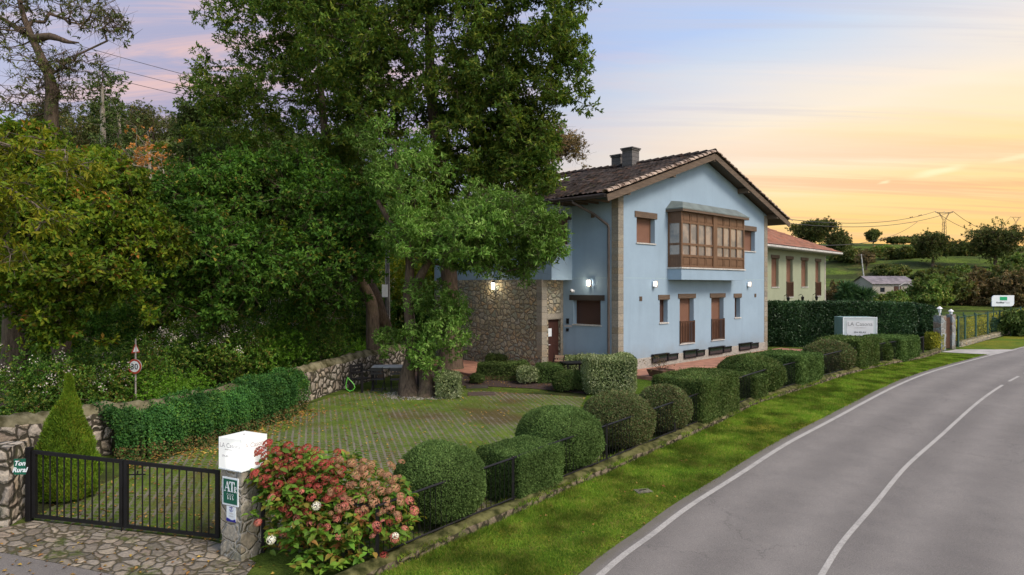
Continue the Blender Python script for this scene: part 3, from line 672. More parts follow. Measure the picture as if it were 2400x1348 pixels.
# ---------------------------------------------------------------- the gate
gl3 = gp(68, 1222); gr3 = gp(515, 1272)
GH = 1.15
gdir = (gr3-gl3); glen = float(np.hypot(gdir[0], gdir[1])); grz = math.atan2(gdir[1], gdir[0]); slope = (gr3[2]-gl3[2])/glen
gate = empty('driveway_gate', 'black steel double gate of upright bars across the cobbled driveway', 'gate', tuple(gl3), grz)
def leaf(x0, x1, parent, right):
    e = MB(); zf = lambda x: slope*x
    b0, t0 = .07, GH
    e.beam((x0, 0, zf(x0)+b0+.025), (x1, 0, zf(x1)+b0+.025), .05, .05); e.beam((x0, 0, zf(x0)+t0), (x1, 0, zf(x1)+t0), .05, .055)
    for x in (x0+.025, x1-.025): e.box(x-.03, x+.03, -.03, .03, zf(x)+b0, zf(x)+t0+.025)
    e.build('frame', M['black'], parent)
    n = 11
    for k in range(1, n+1):
        x = x0+.05+(x1-x0-.1)*k/(n+1)
        MB().tube([(x, 0, zf(x)+b0+.03), (x, 0, zf(x)+t0-.01)], .0125, 8).build('bar', M['black'], parent)
leaf(.07, glen/2-.012, gate, 0); leaf(glen/2+.012, glen-.01, gate, 1)
MB().box(-.035, .05, -.045, .045, -.15, GH+.07).build('hinge_post', M['black'], gate, bevel=.004)
xm = glen/2; MB().tube([(xm-.02, -.035, slope*xm+.75), (xm-.02, -.035, slope*xm-.12)], .010, 8).build('drop_bolt', M['black'], gate)
MB().tube([(xm+.05, .03, slope*xm+.93), (xm+.33, .05, slope*xm+.93)], .012, 8).tube([(xm+.2, .045, slope*xm+.93), (xm+.2, .045, slope*xm+.99)], .012, 8).build('latch', M['black'], gate)

# ---------------------------------------------------------------- railing on the kerb wall
FQ = offset(KQ, -.20)
c0 = gp(843, 1328)[:2]; i0 = int(np.argmin(np.linalg.norm(FQ-c0, axis=1)))
FQ = FQ[i0:]; dF = np.r_[0, np.cumsum(np.linalg.norm(np.diff(FQ, axis=0), axis=1))]
fence = empty('railing', 'black iron railing of thin upright bars along the kerb wall between topiary and verge', 'fence')
FH = .80
def fpt(s): return np.array([np.interp(s, dF, FQ[:, 0]), np.interp(s, dF, FQ[:, 1])])
def fz(p): return float(T(p[0], p[1]))+.17
sg0 = 3.15; ns_ = int(dF[-1]/sg0); bars = MB(); posts_at = []
for k in range(ns_+1):
    p = fpt(k*sg0); posts_at.append(p); z = fz(p)
    MB().box(p[0]-.025, p[0]+.025, p[1]-.025, p[1]+.025, z-.12, z+FH+.03).build('post', M['black'], fence)
for k in range(ns_):
    nn = 6
    for zz0, w0, h0, nm in ((FH, .045, .03, 'top_rail'), (.06, .035, .025, 'bottom_rail')):
        sb = MB(); sb.tube([(*fpt((k+j/nn)*sg0), fz(fpt((k+j/nn)*sg0))+zz0) for j in range(nn+1)], w0*.5, 4); sb.build(nm, M['black'], fence)
    bb = MB(); nb = 26
    for j in range(1, nb):
        a = fpt((k+j/nb)*sg0); bb.tube([(*a, fz(a)+.06), (*a, fz(a)+FH-.01)], .0065, 5, cap=False)
    bb.build('balusters', M['black'], fence)
# short return from the corner post to the pillar
a = posts_at[0]; c = np.array([PC[0]+.3, PC[1]+.25]); sb = MB(); bb = MB()
za, zc_ = fz(a), float(T(*c))+.12
MB().beam((*a, za+FH), (*c, zc_+FH), .045, .03).build('top_rail', M['black'], fence); MB().beam((*a, za+.06), (*c, zc_+.06), .035, .025).build('bottom_rail', M['black'], fence)
for j in range(1, 16):
    q = a+(c-a)*j/16; z = za+(zc_-za)*j/16; bb.tube([(*q, z+.06), (*q, z+FH-.01)], .0065, 5, cap=False)
bb.build('balusters', M['black'], fence)
MB().box(c[0]-.025, c[0]+.025, c[1]-.025, c[1]+.025, zc_-.12, zc_+FH+.03).build('post', M['black'], fence)
# ---------------------------------------------------------------- the blue house, in its own frame
# local x runs along the gable, local y into the depth of the house, z up
HZ = 1.34
house = empty('blue_house', 'two-storey pale blue house with brown tiled roof, timber bay window and stone corners', 'house', (4.15, 26.67, HZ), radians(45))
W_, DP = 13.14, 9.8
EO, K, RT, VO = 1.45, .324, 6.86, .55
rooft = lambda t_: RT+(t_+EO)*K if t_ <= W_/2 else RT+(W_-t_+EO)*K
UND = .20
def wall_grid(b, o, ux, uy, x0, x1, z0, z1, openings, rev=.3, mi=0, rev_mi=None):
    """wall sheet through o with in-plane axis ux and inward axis uy; openings (a,b,c,d) in (x,z)"""
    xs = sorted({x0, x1, *[v for q in openings for v in q[:2]]}); zs = sorted({z0, z1, *[v for q in openings for v in q[2:]]})
    P = lambda x, d, z: (o[0]+ux[0]*x+uy[0]*d, o[1]+ux[1]*x+uy[1]*d, z)
    for i in range(len(xs)-1):
        for j in range(len(zs)-1):
            cx, cz = (xs[i]+xs[i+1])/2, (zs[j]+zs[j+1])/2
            if any(q[0] < cx < q[1] and q[2] < cz < q[3] for q in openings): continue
            b.quad(P(xs[i],0,zs[j]), P(xs[i+1],0,zs[j]), P(xs[i+1],0,zs[j+1]), P(xs[i],0,zs[j+1]), mi)
    rm = mi if rev_mi is None else rev_mi
    for a, c, d, e in openings:
        b.quad(P(a,0,d), P(a,rev,d), P(a,rev,e), P(a,0,e), rm); b.quad(P(c,0,d), P(c,0,e), P(c,rev,e), P(c,rev,d), rm)
        b.quad(P(a,0,d), P(c,0,d), P(c,rev,d), P(a,rev,d), rm); b.quad(P(a,0,e), P(a,rev,e), P(c,rev,e), P(c,0,e), rm)
PL = .50
G_open = {'w1': (1.24,2.56,5.19,6.22), 'w2': (10.4,11.72,5.19,6.22), 'n1': (2.92,3.54,1.88,2.86), 'n2': (9.55,10.12,1.88,2.86),
          'f1': (4.5,5.69,.90,2.89), 'f2': (7.26,8.44,.90,2.89)}
top0 = rooft(0)-UND
b = MB(); wall_grid(b, (0,0), (1,0), (0,1), 0, W_, 0, top0, list(G_open.values()), .30)
b.add([(0,0,top0), (W_,0,top0), (W_/2,0,rooft(W_/2)-UND)], [(0,1,2)])
b.build('wall', M['blue'], house)
# right side, back
b = MB(); b.quad((W_,0,0), (W_,DP,0), (W_,DP,top0), (W_,0,top0)); b.quad((W_,DP,0), (-1.32,DP,0), (-1.32,DP,6.6), (W_,DP,top0))
b.add([(0,DP,top0), (W_,DP,top0), (W_/2,DP,rooft(W_/2)-UND)], [(0,1,2)]); b.build('wall', M['blue'], house)
# recessed entrance wall (faces left): in-plane axis is -y
b = MB(); wall_grid(b, (0,0), (0,-1), (1,0), -2.83, 0, 0, top0, [(-2.27,-.86,1.86,2.85)], .28); b.build('wall', M['blue'], house)
# stone ground-floor block with the door, upper blue block standing over it
SB0, SBW, SBH = 2.83, 1.325, 3.70
b = MB(); wall_grid(b, (-SBW,SB0), (1,0), (0,1), 0, SBW, 0, SBH, [(.39,1.16,0,2.06)], .22)
b.build('door_wall', M['rubble'], house)
b = MB(); b.quad((-SBW,SB0,0), (-SBW,DP,0), (-SBW,DP,SBH), (-SBW,SB0,SBH)); b.build('stone_wall', M['rubble'], house)
b = MB(); b.box(-SBW-.05, -SBW-.002, SB0-.03, DP, .50, .58).box(-SBW-.03, -SBW-.002, SB0-.02, DP, 0, .50); b.build('plinth', M['rubble'], house)
b = MB(); b.box(-SBW-.012, -SBW+.30, SB0-.012, SB0-.002, 0, SBH).box(-SBW-.012, -SBW-.002, SB0-.002, SB0+.28, .58, SBH)
b.box(-.17, -.01, SB0-.012, SB0-.002, 0, SBH); b.build('quoin', M['quoin'], house)
UB0, UBW, UBZ = 2.34, 1.28, 3.68
u_top = rooft(-UBW)-UND
b = MB(); wall_grid(b, (-UBW,UB0), (1,0), (0,1), 0, UBW, UBZ, u_top, [(.42,1.10,5.13,6.16)], .2)
wall_grid(b, (-UBW,0), (0,-1), (1,0), -DP, -UB0, UBZ, u_top, [(-4.15,-3.0,4.18,5.35)], .2)
b.quad((-UBW,UB0,UBZ), (-UBW,DP,UBZ), (0,DP,UBZ), (0,UB0,UBZ)); b.build('wall', M['blue'], house)
# joint line between the storeys
b = MB(); b.box(.34, W_-.34, -.004, -.001, 3.75, 3.765); b.box(-.004, -.001, .33, UB0, 3.75, 3.765); b.build('joint_line', M['curtain'], house)
# stone corners and plinth
b = MB(); b.box(-.014, .33, -.014, -.001, 0, top0-.02).box(-.014, -.001, -.001, .31, 0, top0-.02); b.build('quoin', M['quoin'], house)
b = MB(); b.box(W_-.36, W_+.014, -.014, -.001, 0, top0-.02).box(W_+.001, W_+.014, -.001, .32, 0, top0-.02); b.build('quoin', M['quoin'], house)
b = MB(); b.box(.33, W_-.36, -.03, -.001, 0, PL); b.build('plinth', M['plinth'], house)

# windows
def win_G(o): return Matrix.Identity(4)
MS = Matrix(((0,1,0,0),(-1,0,0,0),(0,0,1,0),(0,0,0,1)))      # side plane: x -> -y, depth y -> +x
def window(parent, Mx, x0, x1, z0, z1, rev=.26, shutter='shutter', lint='lintel', lh=.24, lo=.14, sill=True, rail=False, drop=1.0, origin=(0,0,0)):
    Mt = Matrix.Translation(origin) @ Mx
    zs = z1-(z1-z0)*drop
    f = MB(Mt)
    fw = .05
    f.box(x0, x0+fw, rev-.05, rev, z0, z1).box(x1-fw, x1, rev-.05, rev, z0, z1).box(x0+fw, x1-fw, rev-.05, rev, z1-fw, z1).box(x0+fw, x1-fw, rev-.05, rev, z0, z0+fw)
    wn_ = f.build('window', M['frame'] if shutter == 'shutter' else M['frame_dark'], parent)
    MB(Mt).box(x0+fw, x1-fw, rev-.03, rev-.01, zs, z1-fw).build('shutter', M[shutter], wn_)
    if drop < .99: MB(Mt).box(x0+fw, x1-fw, rev-.02, rev-.005, z0+fw, zs).build('glass', M['dglass'], wn_)
    MB(Mt).box(x0-lo, x1+lo, -.035, -.002, z1, z1+lh).box(x0, x1, -.002, rev, z1-.002, z1+.02).build('lintel', M[lint], wn_)
    if sill: MB(Mt).box(x0-.05, x1+.05, -.045, rev-.05, z0-.045, z0+.006).build('sill', M['sill'], wn_)
    if rail:
        r_ = MB(Mt); h = .97
        r_.box(x0+.01, x1-.01, -.05, -.01, z0+h-.05, z0+h).box(x0+.01, x1-.01, -.045, -.015, z0+.04, z0+.075)
        for k in range(9):
            x = x0+.06+(x1-x0-.12)*k/8; r_.box(x-.02, x+.02, -.042, -.016, z0+.075, z0+h-.05)
        r_.box(x0-.02, x0+.03, -.055, -.005, z0, z0+h+.03).box(x1-.03, x1+.02, -.055, -.005, z0, z0+h+.03)
        r_.build('railing', M['frame_dark'], wn_)
    return wn_
I4 = Matrix.Identity(4)
q = G_open
window(house, I4, *q['w1']); window(house, I4, *q['w2'])
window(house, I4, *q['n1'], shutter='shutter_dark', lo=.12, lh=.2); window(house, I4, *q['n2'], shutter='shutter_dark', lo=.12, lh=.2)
window(house, I4, *q['f1'], rail=True, lh=.2); window(house, I4, *q['f2'], rail=True, lh=.2)
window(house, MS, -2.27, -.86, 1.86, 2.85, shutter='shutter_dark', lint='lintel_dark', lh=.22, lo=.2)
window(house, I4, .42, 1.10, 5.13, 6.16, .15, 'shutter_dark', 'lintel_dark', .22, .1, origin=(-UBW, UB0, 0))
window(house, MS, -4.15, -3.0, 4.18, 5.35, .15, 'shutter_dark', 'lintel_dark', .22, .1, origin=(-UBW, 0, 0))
# door
b = MB(); dx0, dx1 = -SBW+.39, -SBW+1.16
dr = MB().box(dx0, dx1, SB0+.12, SB0+.17, 0, 2.06).box(dx0+.08, dx0+.34, SB0+.108, SB0+.12, .15, 1.0).box(dx0+.42, dx1-.08, SB0+.108, SB0+.12, .15, 1.0).box(dx0+.08, dx1-.08, SB0+.108, SB0+.12, 1.12, 1.94).build('door', M['door'], house)
MB().ball((dx0+.14, SB0+.09, 1.0), .022, 8, 6).ball((dx0+.20, SB0+.09, 1.0), .018, 8, 6).build('handle', M['white'], dr)
MB().box(dx0+.10, dx0+.32, SB0+.10, SB0+.106, 1.35, 1.68).build('notice', M['sign_white'], dr)
MB().box(-SBW+.30, -.17, SB0-.02, SB0-.004, 2.06, 2.30).build('door_lintel', M['quoin'], house)
# fittings by the door
fb = MB(MS)
fb.box(-2.62, -2.50, -.05, -.002, 2.86-1.0, 2.86-.78); fb.build('intercom', M['black'], house)
fb = MB(MS); fb.box(-2.74, -2.36, -.02, -.002, 2.86-1.13, 2.86-1.05); fb.build('name_plate', M['grey_ink'], house)
fb = MB(MS); fb.box(-2.62, -2.52, -.06, -.002, 2.86-1.32, 2.86-1.19); fb.build('key_box', M['black'], house)
for (Mx, x, z) in ((I4, 1.52, 2.92), (I4, 11.75, 2.95), (MS, -1.25, 6.28)):
    fb = MB(Mx); fb.box(x-.09, x+.09, -.02, -.001, z-.09, z+.09)
    for k in range(4): fb.box(x-.08, x+.08, -.03, -.02, z-.07+.04*k, z-.05+.04*k)
    fb.build('vent', M['lintel'], house)
# basement lights under small dark canopies in the plinth
for x0, x1, xs in ((2.25,4.26,3.45), (4.75,6.55,5.85), (6.95,9.1,8.3), (9.9,12.0,11.15)):
    f = MB(); f.box(x0, xs, -.17, -.031, .56, .60).box(x0, x0+.04, -.10, -.031, .24, .56).box(xs-.04, xs, -.10, -.031, .24, .56).box(x0+.04, xs-.04, -.10, -.031, .24, .28)
    f.box(xs+.02, x1, -.10, -.031, .49, .53).box(xs+.02, xs+.06, -.08, -.031, .26, .49).box(x1-.04, x1, -.08, -.031, .26, .49).box(xs+.06, x1-.04, -.08, -.031, .26, .29)
    f_ = f.build('basement_window', M['black'], house)
    MB().box(x0+.04, xs-.04, -.07, -.06, .28, .56).box(xs+.06, x1-.04, -.055, -.045, .29, .49).build('glass', M['dglass'], f_)

# bay window
bay = MB(); bx0, bx1, bd, bz0, bz1 = 3.54, 9.23, .665, 4.23, 6.68
bay.box(bx0, bx1, -bd, -.001, 3.70, bz0-.06).build('bay_base', M['blue'], house)
MB().box(bx0-.05, bx1+.05, -bd-.05, -.001, bz0-.06, bz0).build('bay_sill', M['sill'], house)
bw = MB(); FR = -bd
def post(x0_, x1_, y0_, y1_): bw.box(x0_, x1_, y0_, y1_, bz0, bz1)
cp = .10
post(bx0, bx0+cp, FR, FR+cp); post(bx1-cp, bx1, FR, FR+cp); post(bx0, bx0+cp, -.06, -.001); post(bx1-cp, bx1, -.06, -.001)
mid0, mid1 = (bx0+bx1)/2-.17, (bx0+bx1)/2+.17
bw.box(mid0, mid1, FR-.02, FR+cp, bz0, bz1)
zr = [bz0, bz0+.08, bz0+.44, bz0+.54, bz0+.94, bz0+1.03, bz1-.58, bz1-.50, bz1-.14]
halves = ((bx0+cp, mid0), (mid1, bx1-cp))
gl = MB(); pn = MB()
for a, c in halves:
    for z0_, z1_ in ((zr[0], zr[1]), (zr[2], zr[3]), (zr[4], zr[5]), (zr[6], zr[7]), (zr[8], bz1)): bw.box(a, c, FR+.01, FR+cp-.02, z0_, z1_)
    m0 = (a+c)/2; 
    for k in range(1, 4):
        x = a+(c-a)*k/4; hw = .055 if k == 2 else .03
        for z0_, z1_ in ((zr[1], zr[2]), (zr[3], zr[4]), (zr[5], zr[6]), (zr[7], zr[8])): bw.box(x-hw, x+hw, FR+.012, FR+cp-.03, z0_, z1_)
    for k in range(4):
        p0 = a+(c-a)*k/4; p1 = a+(c-a)*(k+1)/4
        pn.box(p0+.0, p1-.0, FR+.04, FR+.05, zr[1], zr[2]).box(p0, p1, FR+.04, FR+.05, zr[7], zr[8])
        pn.box(p0+.09, p1-.09, FR+.024, FR+.04, zr[1]+.06, zr[2]-.06).box(p0+.09, p1-.09, FR+.024, FR+.04, zr[7]+.06, zr[8]-.05)
    gl.box(a, c, FR+.055, FR+.062, zr[3], zr[4]).box(a, c, FR+.055, FR+.062, zr[5], zr[6])
for x, sx in ((bx0, 1), (bx1, -1)):
    xa, xb = (x+.01, x+.08) if sx > 0 else (x-.08, x-.01)
    for z0_, z1_ in ((zr[0], zr[1]), (zr[2], zr[3]), (zr[4], zr[5]), (zr[6], zr[7]), (zr[8], bz1)): bw.box(xa, xb, FR+cp, -.06, z0_, z1_)
    pn.box(xa+.02, xb-.02, FR+cp, -.06, zr[1], zr[2]).box(xa+.02, xb-.02, FR+cp, -.06, zr[7], zr[8])
    gl.box(xa+.03, xb-.03, FR+cp, -.06, zr[3], zr[4]).box(xa+.03, xb-.03, FR+cp, -.06, zr[5], zr[6])
bwo = bw.build('bay_window', M['frame'], house); pn.build('panel', M['frame'], bwo); gl.build('glass', M['glass'], bwo)
ct = MB()
for a, c in halves:
    for k in range(4):
        p0 = a+(c-a)*k/4
        for j in range(6): ct.box(p0+.05+.02*j, p0+.062+.02*j, FR+.10, FR+.13, zr[1], zr[7])
ct.build('curtain', M['curtain'], bwo)
# lead cap of the bay
ov = .17; zc0 = bz1+.001; a0, a1, y0 = bx0-ov, bx1+ov, -bd-ov
MB().box(a0+.01, a1-.01, y0+.01, -.001, zc0-.10, zc0-.001).build('fascia', M['lintel'], house)
cap = MB(); cap.box(a0, a1, y0, -.001, zc0, zc0+.05)
cap.add([(a0+.02,y0+.02,zc0+.05),(a1-.02,y0+.02,zc0+.05),(a1-.02,-.001,zc0+.05),(a0+.02,-.001,zc0+.05),(a0+.45,-.55,zc0+.34),(a1-.75,-.55,zc0+.34),(a1-.75,-.001,zc0+.42),(a0+.45,-.001,zc0+.42)],
        [(0,1,5,4),(1,2,6,5),(3,0,4,7),(4,5,6,7)])
cap.build('bay_roof', M['lead'], house)
# roof: two slopes of rolled tiles
def slope(side):
    per = .24; rows = 20; sub = 6; S0, S1 = -VO, DP+.4
    s_ = np.linspace(S0, S1, int((S1-S0)/per*sub)+1); wave = .035*np.abs(np.cos(pi*(s_)/per))**.7*1.2
    rs_ = np.random.RandomState(5 if side > 0 else 6); tt = np.linspace(-EO, W_/2, rows+1)
    L_ = []
    for j in range(rows):
        jit = np.repeat(rs_.randn(len(s_)//sub+2)*.008, sub)[:len(s_)]; jx = np.repeat(rs_.randn(len(s_)//sub+2)*.02, sub)[:len(s_)]
        for e_, dz in ((0, .050), (1, .0)):
            t_ = tt[j+e_]+(jx if e_ == 0 else 0); z = RT+(tt[j+e_]+EO)*K+wave+dz+jit
            x = t_ if side > 0 else W_-t_
            L_.append(np.stack([np.broadcast_to(x, s_.shape), s_, z], 1))
    V = np.stack(L_, 0); n = len(s_); V[:, :, 2] += .02*np.sin(V[:, :, 1]*.9+1)+.012*np.sin(V[:, :, 1]*2.3)
    nr = V.shape[0]; i = np.arange(nr-1)[:, None]*n+np.arange(n-1)[None]
    Fq = np.stack([i, i+1, i+n+1, i+n], -1).reshape(-1, 4)
    return V.reshape(-1, 3), (Fq if side < 0 else Fq[:, ::-1])
V1, F1 = slope(1); V2, F2 = slope(-1)
roof = mesh_obj('roof', np.vstack([V1, V2]), np.vstack([F1, F2+len(V1)]), M['tile'], parent=house, smooth=False)
# boarded underside, barge boards, purlins, ridge, verge tiles, gutter
b = MB()
for s_ in (1, -1):
    X = (lambda t_: t_) if s_ > 0 else (lambda t_: W_-t_)
    b.add([(X(-EO),-VO,RT-.05),(X(-EO),DP+.4,RT-.05),(X(W_/2),DP+.4,rooft(W_/2)-.05),(X(W_/2),-VO,rooft(W_/2)-.05),
           (X(-EO),-VO,RT-.12),(X(-EO),DP+.4,RT-.12),(X(W_/2),DP+.4,rooft(W_/2)-.12),(X(W_/2),-VO,rooft(W_/2)-.12)], [(0,1,2,3),(7,6,5,4),(0,4,5,1),(0,3,7,4),(1,5,6,2)])
b.build('soffit', M['beam'], roof)
for X in ((-EO-.02, W_/2), (W_+EO+.02, W_/2)):
    MB().beam((X[0], -VO-.02, RT-.16), (X[1], -VO-.02, rooft(W_/2)-.16), .05, .26, 0, (0,0,1)).build('barge_board', M['beam'], roof)
for t_ in (-.05, 3.2, W_/2, W_-3.2, W_+.05): MB().box(t_-.09, t_+.09, -VO-.001, .0, rooft(min(max(t_, 0), W_))-.38, rooft(min(max(t_, 0), W_))-.14).build('purlin', M['beam'], roof)
b = MB()
for k in range(17): b.box(-EO+.05, 0, .4+k*.55, .48+k*.55, RT-.14, RT-.05)
rf = b.build('rafter_tails', M['beam'], roof)
def halftile(b, p0, p1, r0, r1, n=6, thick=.0, up=Vector((0,0,1))):
    p0 = Vector(p0); p1 = Vector(p1); d = (p1-p0).normalized(); sx = d.cross(up).normalized(); uu = sx.cross(d)
    vs = []
    for p, r_ in ((p0, r0), (p1, r1)):
        for rr in (r_, r_-.018):
            for k in range(n+1):
                a_ = pi*k/n; vs.append(p+sx*cos(a_)*rr+uu*sin(a_)*rr*.8)
    m = n+1; fs = []
    for k in range(n):
        fs += [(k, k+1, 2*m+k+1, 2*m+k), (m+k, 3*m+k, 3*m+k+1, m+k+1), (k, m+k, m+k+1, k+1), (2*m+k, 2*m+k+1, 3*m+k+1, 3*m+k)]
    b.add(vs, fs)
b = MB(); ln = math.hypot(W_/2+EO, (W_/2+EO)*K); nt_ = 22
for sd in (1, -1):
    for k in range(nt_):
        f0, f1 = k/nt_-.012, (k+1)/nt_
        P = lambda f: ((-EO-.03+f*(W_/2+EO)) if sd > 0 else (W_+EO+.03-f*(W_/2+EO)), -VO-.0, RT+.02+f*(W_/2+EO)*K)
        a_, c_ = Vector(P(f0)), Vector(P(f1)); a_.z += .055+random.uniform(-.008, .012); c_.z += .02
        halftile(b, a_, c_, .15, .12)
b.build('verge_tiles', M['tile_edge'], roof)
b = MB()
for k in range(24):
    y = -VO-.05+k*.43; zz_ = rooft(W_/2)+.03+.02*sin(y*.9+1)
    halftile(b, (W_/2, y, zz_+.03), (W_/2, y+.46, zz_), .17, .14)
b.build('ridge_tiles', M['tile'], roof)
gx_ = -EO-.07
for X in (gx_, W_-gx_): MB().tube([(X, -VO+.02, RT-.06), (X, DP+.4, RT-.06)], .075, 8).build('gutter', M['gutter'], roof)
MB().tube([(gx_, 1.05, RT-.10), (gx_, 1.05, RT-.2), (-.75, .62, RT-.62), (-.12, .42, RT-1.02), (-.085, .40, RT-1.15), (-.085, .40, .02)], .052, 10).build('downpipe', M['pipe'], roof)
for t_, s_, sz, h in ((W_/2-.2, 3.9, .30, .78), (W_/2+.35, 5.0, .28, .66)):
    zb = rooft(W_/2)
    c_ = MB().box(t_-sz, t_+sz, s_-sz, s_+sz, zb-.4, zb+h-.10).build('chimney', M['chimney'], roof)
    MB().box(t_-sz-.07, t_+sz+.07, s_-sz-.07, s_+sz+.07, zb+h-.03, zb+h+.03).box(t_-sz-.04, t_+sz+.04, s_-sz-.04, s_+sz+.04, zb+h-.10, zb+h-.06).build('cap', M['chimney'], c_)
MB().box(2.9, 4.6, 6.2, 7.2, rooft(3.75)-.30, rooft(3.75)+.12)
sk = MB(); sk.add([(3.2,6.4,rooft(3.2)+.10),(4.7,6.4,rooft(4.7)+.10),(4.7,7.5,rooft(4.7)+.10),(3.2,7.5,rooft(3.2)+.10),(3.2,6.4,rooft(3.2)-.1),(4.7,6.4,rooft(4.7)-.1),(4.7,7.5,rooft(4.7)-.1),(3.2,7.5,rooft(3.2)-.1)],
    [(0,1,2,3),(0,4,5,1),(1,5,6,2),(2,6,7,3),(3,7,4,0)]); sk.build('roof_light', M['white'], roof)

# aerial mast and dish standing on the roof
def W2(l): return Matrix.Translation((4.15, 26.67, HZ)) @ Matrix.Rotation(radians(45), 4, 'Z') @ Vector(l)
pm = W2((4.6, 8.6, rooft(4.6)))
dish = empty('satellite_dish', 'small grey satellite dish on a thin mast above the roof of the blue house', 'satellite dish', tuple(pm))
MB().tube([(0,0,-.1),(0,0,1.9)], .025, 8).tube([(-.3,0,1.75),(.3,0,1.75)], .01, 6).tube([(-.2,0,1.6),(.2,0,1.6)], .01, 6).build('mast', M['pylon'], dish)
t = simple('dish_grey', (.22, .25, .28), .5); b = MB(); rings = 5; n = 20; vs = [(0,0,0)]; fs = []
for j in range(1, rings+1):
    r_ = .42*j/rings
    for k in range(n): vs.append((r_*cos(2*pi*k/n), -.5*r_*r_, r_*sin(2*pi*k/n)))
for k in range(n): fs.append((0, 1+k, 1+(k+1)%n))
for j in range(rings-1):
    for k in range(n): fs.append((1+j*n+k, 1+(j+1)*n+k, 1+(j+1)*n+(k+1)%n, 1+j*n+(k+1)%n))
b.add(vs, fs); d_ = b.build('dish', t, dish, loc=(0, -.05, 1.05)); d_.rotation_euler = (radians(-15), 0, radians(20))
MB().tube([(0,-.1,.75),(.05,-.45,.95)], .012, 6).box(.01,.09,-.5,-.42,.92,1.0).build('feed_arm', M['pylon'], dish)

# wall lamps: white glass cylinders in dark brackets, and a lantern on the stone wall
M['lamp_on'] = emit('lamp_glass', (1.0, .95, .85), 9.0)
M['lamp_cool'] = emit('lamp_glass_cool', (.9, .95, 1.0), 1.0)
def wall_lamp(Mx, x, z, org, label, on, power):
    Mt = Matrix.Translation((4.15, 26.67, HZ)) @ Matrix.Rotation(radians(45), 4, 'Z') @ Matrix.Translation(org) @ Mx
    e = empty('wall_lamp', label, 'wall lamp', tuple(Mt @ Vector((x, 0, z))), math.atan2((Mt.to_3x3() @ Vector((1,0,0))).y, (Mt.to_3x3() @ Vector((1,0,0))).x), 'lamps fixed on the house walls')
    MB().box(-.05, .05, -.03, 0, -.12, .05).box(-.02, .02, -.12, -.03, -.10, -.07).box(-.05, .05, -.16, -.06, -.13, -.10).box(.075, .10, -.17, -.06, -.12, .14).build('bracket', M['steel'], e)
    MB().box(-.08, .05, -.16, -.06, -.08, .13).build('glass', on, e, bevel=.01)
    MB().box(-.11, .08, -.17, -.05, .13, .15).build('cap', M['steel'], e)
    if power:
        l = bpy.data.lights.new('bulb', 'POINT'); l.energy = power; l.color = (1, .84, .6); l.shadow_soft_size = .06
        lo = bpy.data.objects.new('bulb', l); COL.objects.link(lo); lo.parent = e; lo.location = (0, -.24, .03)
wall_lamp(MS, -1.35, 3.53, (0,0,0), 'bright lit wall lamp above the dark shuttered window beside the front door', M['lamp_on'], 9)
wall_lamp(I4, 2.42, 3.50, (0,0,0), 'white wall lamp on the gable above the narrow window nearest the drainpipe', M['lamp_cool'], 1.2)
wall_lamp(I4, 10.9, 3.50, (0,0,0), 'white wall lamp on the gable above the narrow window nearest the tall hedge', M['lamp_cool'], 1.2)
lt = Matrix.Translation((4.15, 26.67, HZ)) @ Matrix.Rotation(radians(45), 4, 'Z') @ Vector((-SBW, 5.55, 3.42))
e = empty('lantern', 'lit iron lantern glowing on the rubble stone wall under the tree', 'wall lamp', tuple(lt), radians(-45), 'lamps fixed on the house walls')
MB().tube([(0,0,-.25),(0,-.10,-.28),(0,-.16,-.2),(0,-.16,-.12)], .015, 6).cyl((0,-.16,-.14), .06, .02, 8).cyl((0,-.16,.14), .085, .02, 8).tube([(0,-.16,.16),(0,-.16,.24)], [.08,.01], 8).build('bracket', M['black'], e)
MB().cyl((0,-.16,-.12), .055, .26, 8, r2=.07).build('glass', M['lamp_on'], e)
l = bpy.data.lights.new('bulb', 'POINT'); l.energy = 16; l.color = (1, .78, .48); l.shadow_soft_size = .06
lo = bpy.data.objects.new('bulb', l); COL.objects.link(lo); lo.parent = e; lo.location = (0, -.27, .0)
cc_ = Matrix.Translation((4.15, 26.67, HZ)) @ Matrix.Rotation(radians(45), 4, 'Z') @ Vector((0, 2.25, 3.22))
e = empty('security_camera', 'small white dome camera on the blue wall above the shuttered window', 'camera', tuple(cc_), radians(-45))
MB().box(-.04,.04,-.02,0,-.05,.05).tube([(0,-.02,0),(0,-.1,.0)], .02, 8).build('bracket', M['white'], e)
MB().ball((0,-.13,.02), .075, 12, 8).build('body', M['white'], e); MB().ball((0,-.19,.0), .03, 8, 6).build('lens', M['black'], e)

# paving round the house
def local_sheet(name, pts, mat_, z0):
    b = MB(); V = [W2((x, y, 0)) for x, y in pts]
    b.add([(v.x, v.y, HZ+z0) for v in V]+[(v.x, v.y, HZ-.25) for v in V], [tuple(range(len(V)))]+[(i, i+len(V), (i+1)%len(V)+len(V), (i+1)%len(V)) for i in range(len(V))])
    return tag(b.build(name, mat_), kind='structure')
local_sheet('paved_path', [(-.3,-1.75),(W_+1.6,-1.75),(W_+1.6,-.03),(0,-.03),(-.3,-.03)], M['path'], .07)
local_sheet('side_path', [(-4.6,2.9),(-3.0,1.9),(-.02,1.2),(-.02,2.8),(-1.4,2.8),(-1.4,9),(-3.4,9.0)], M['path'], .07)

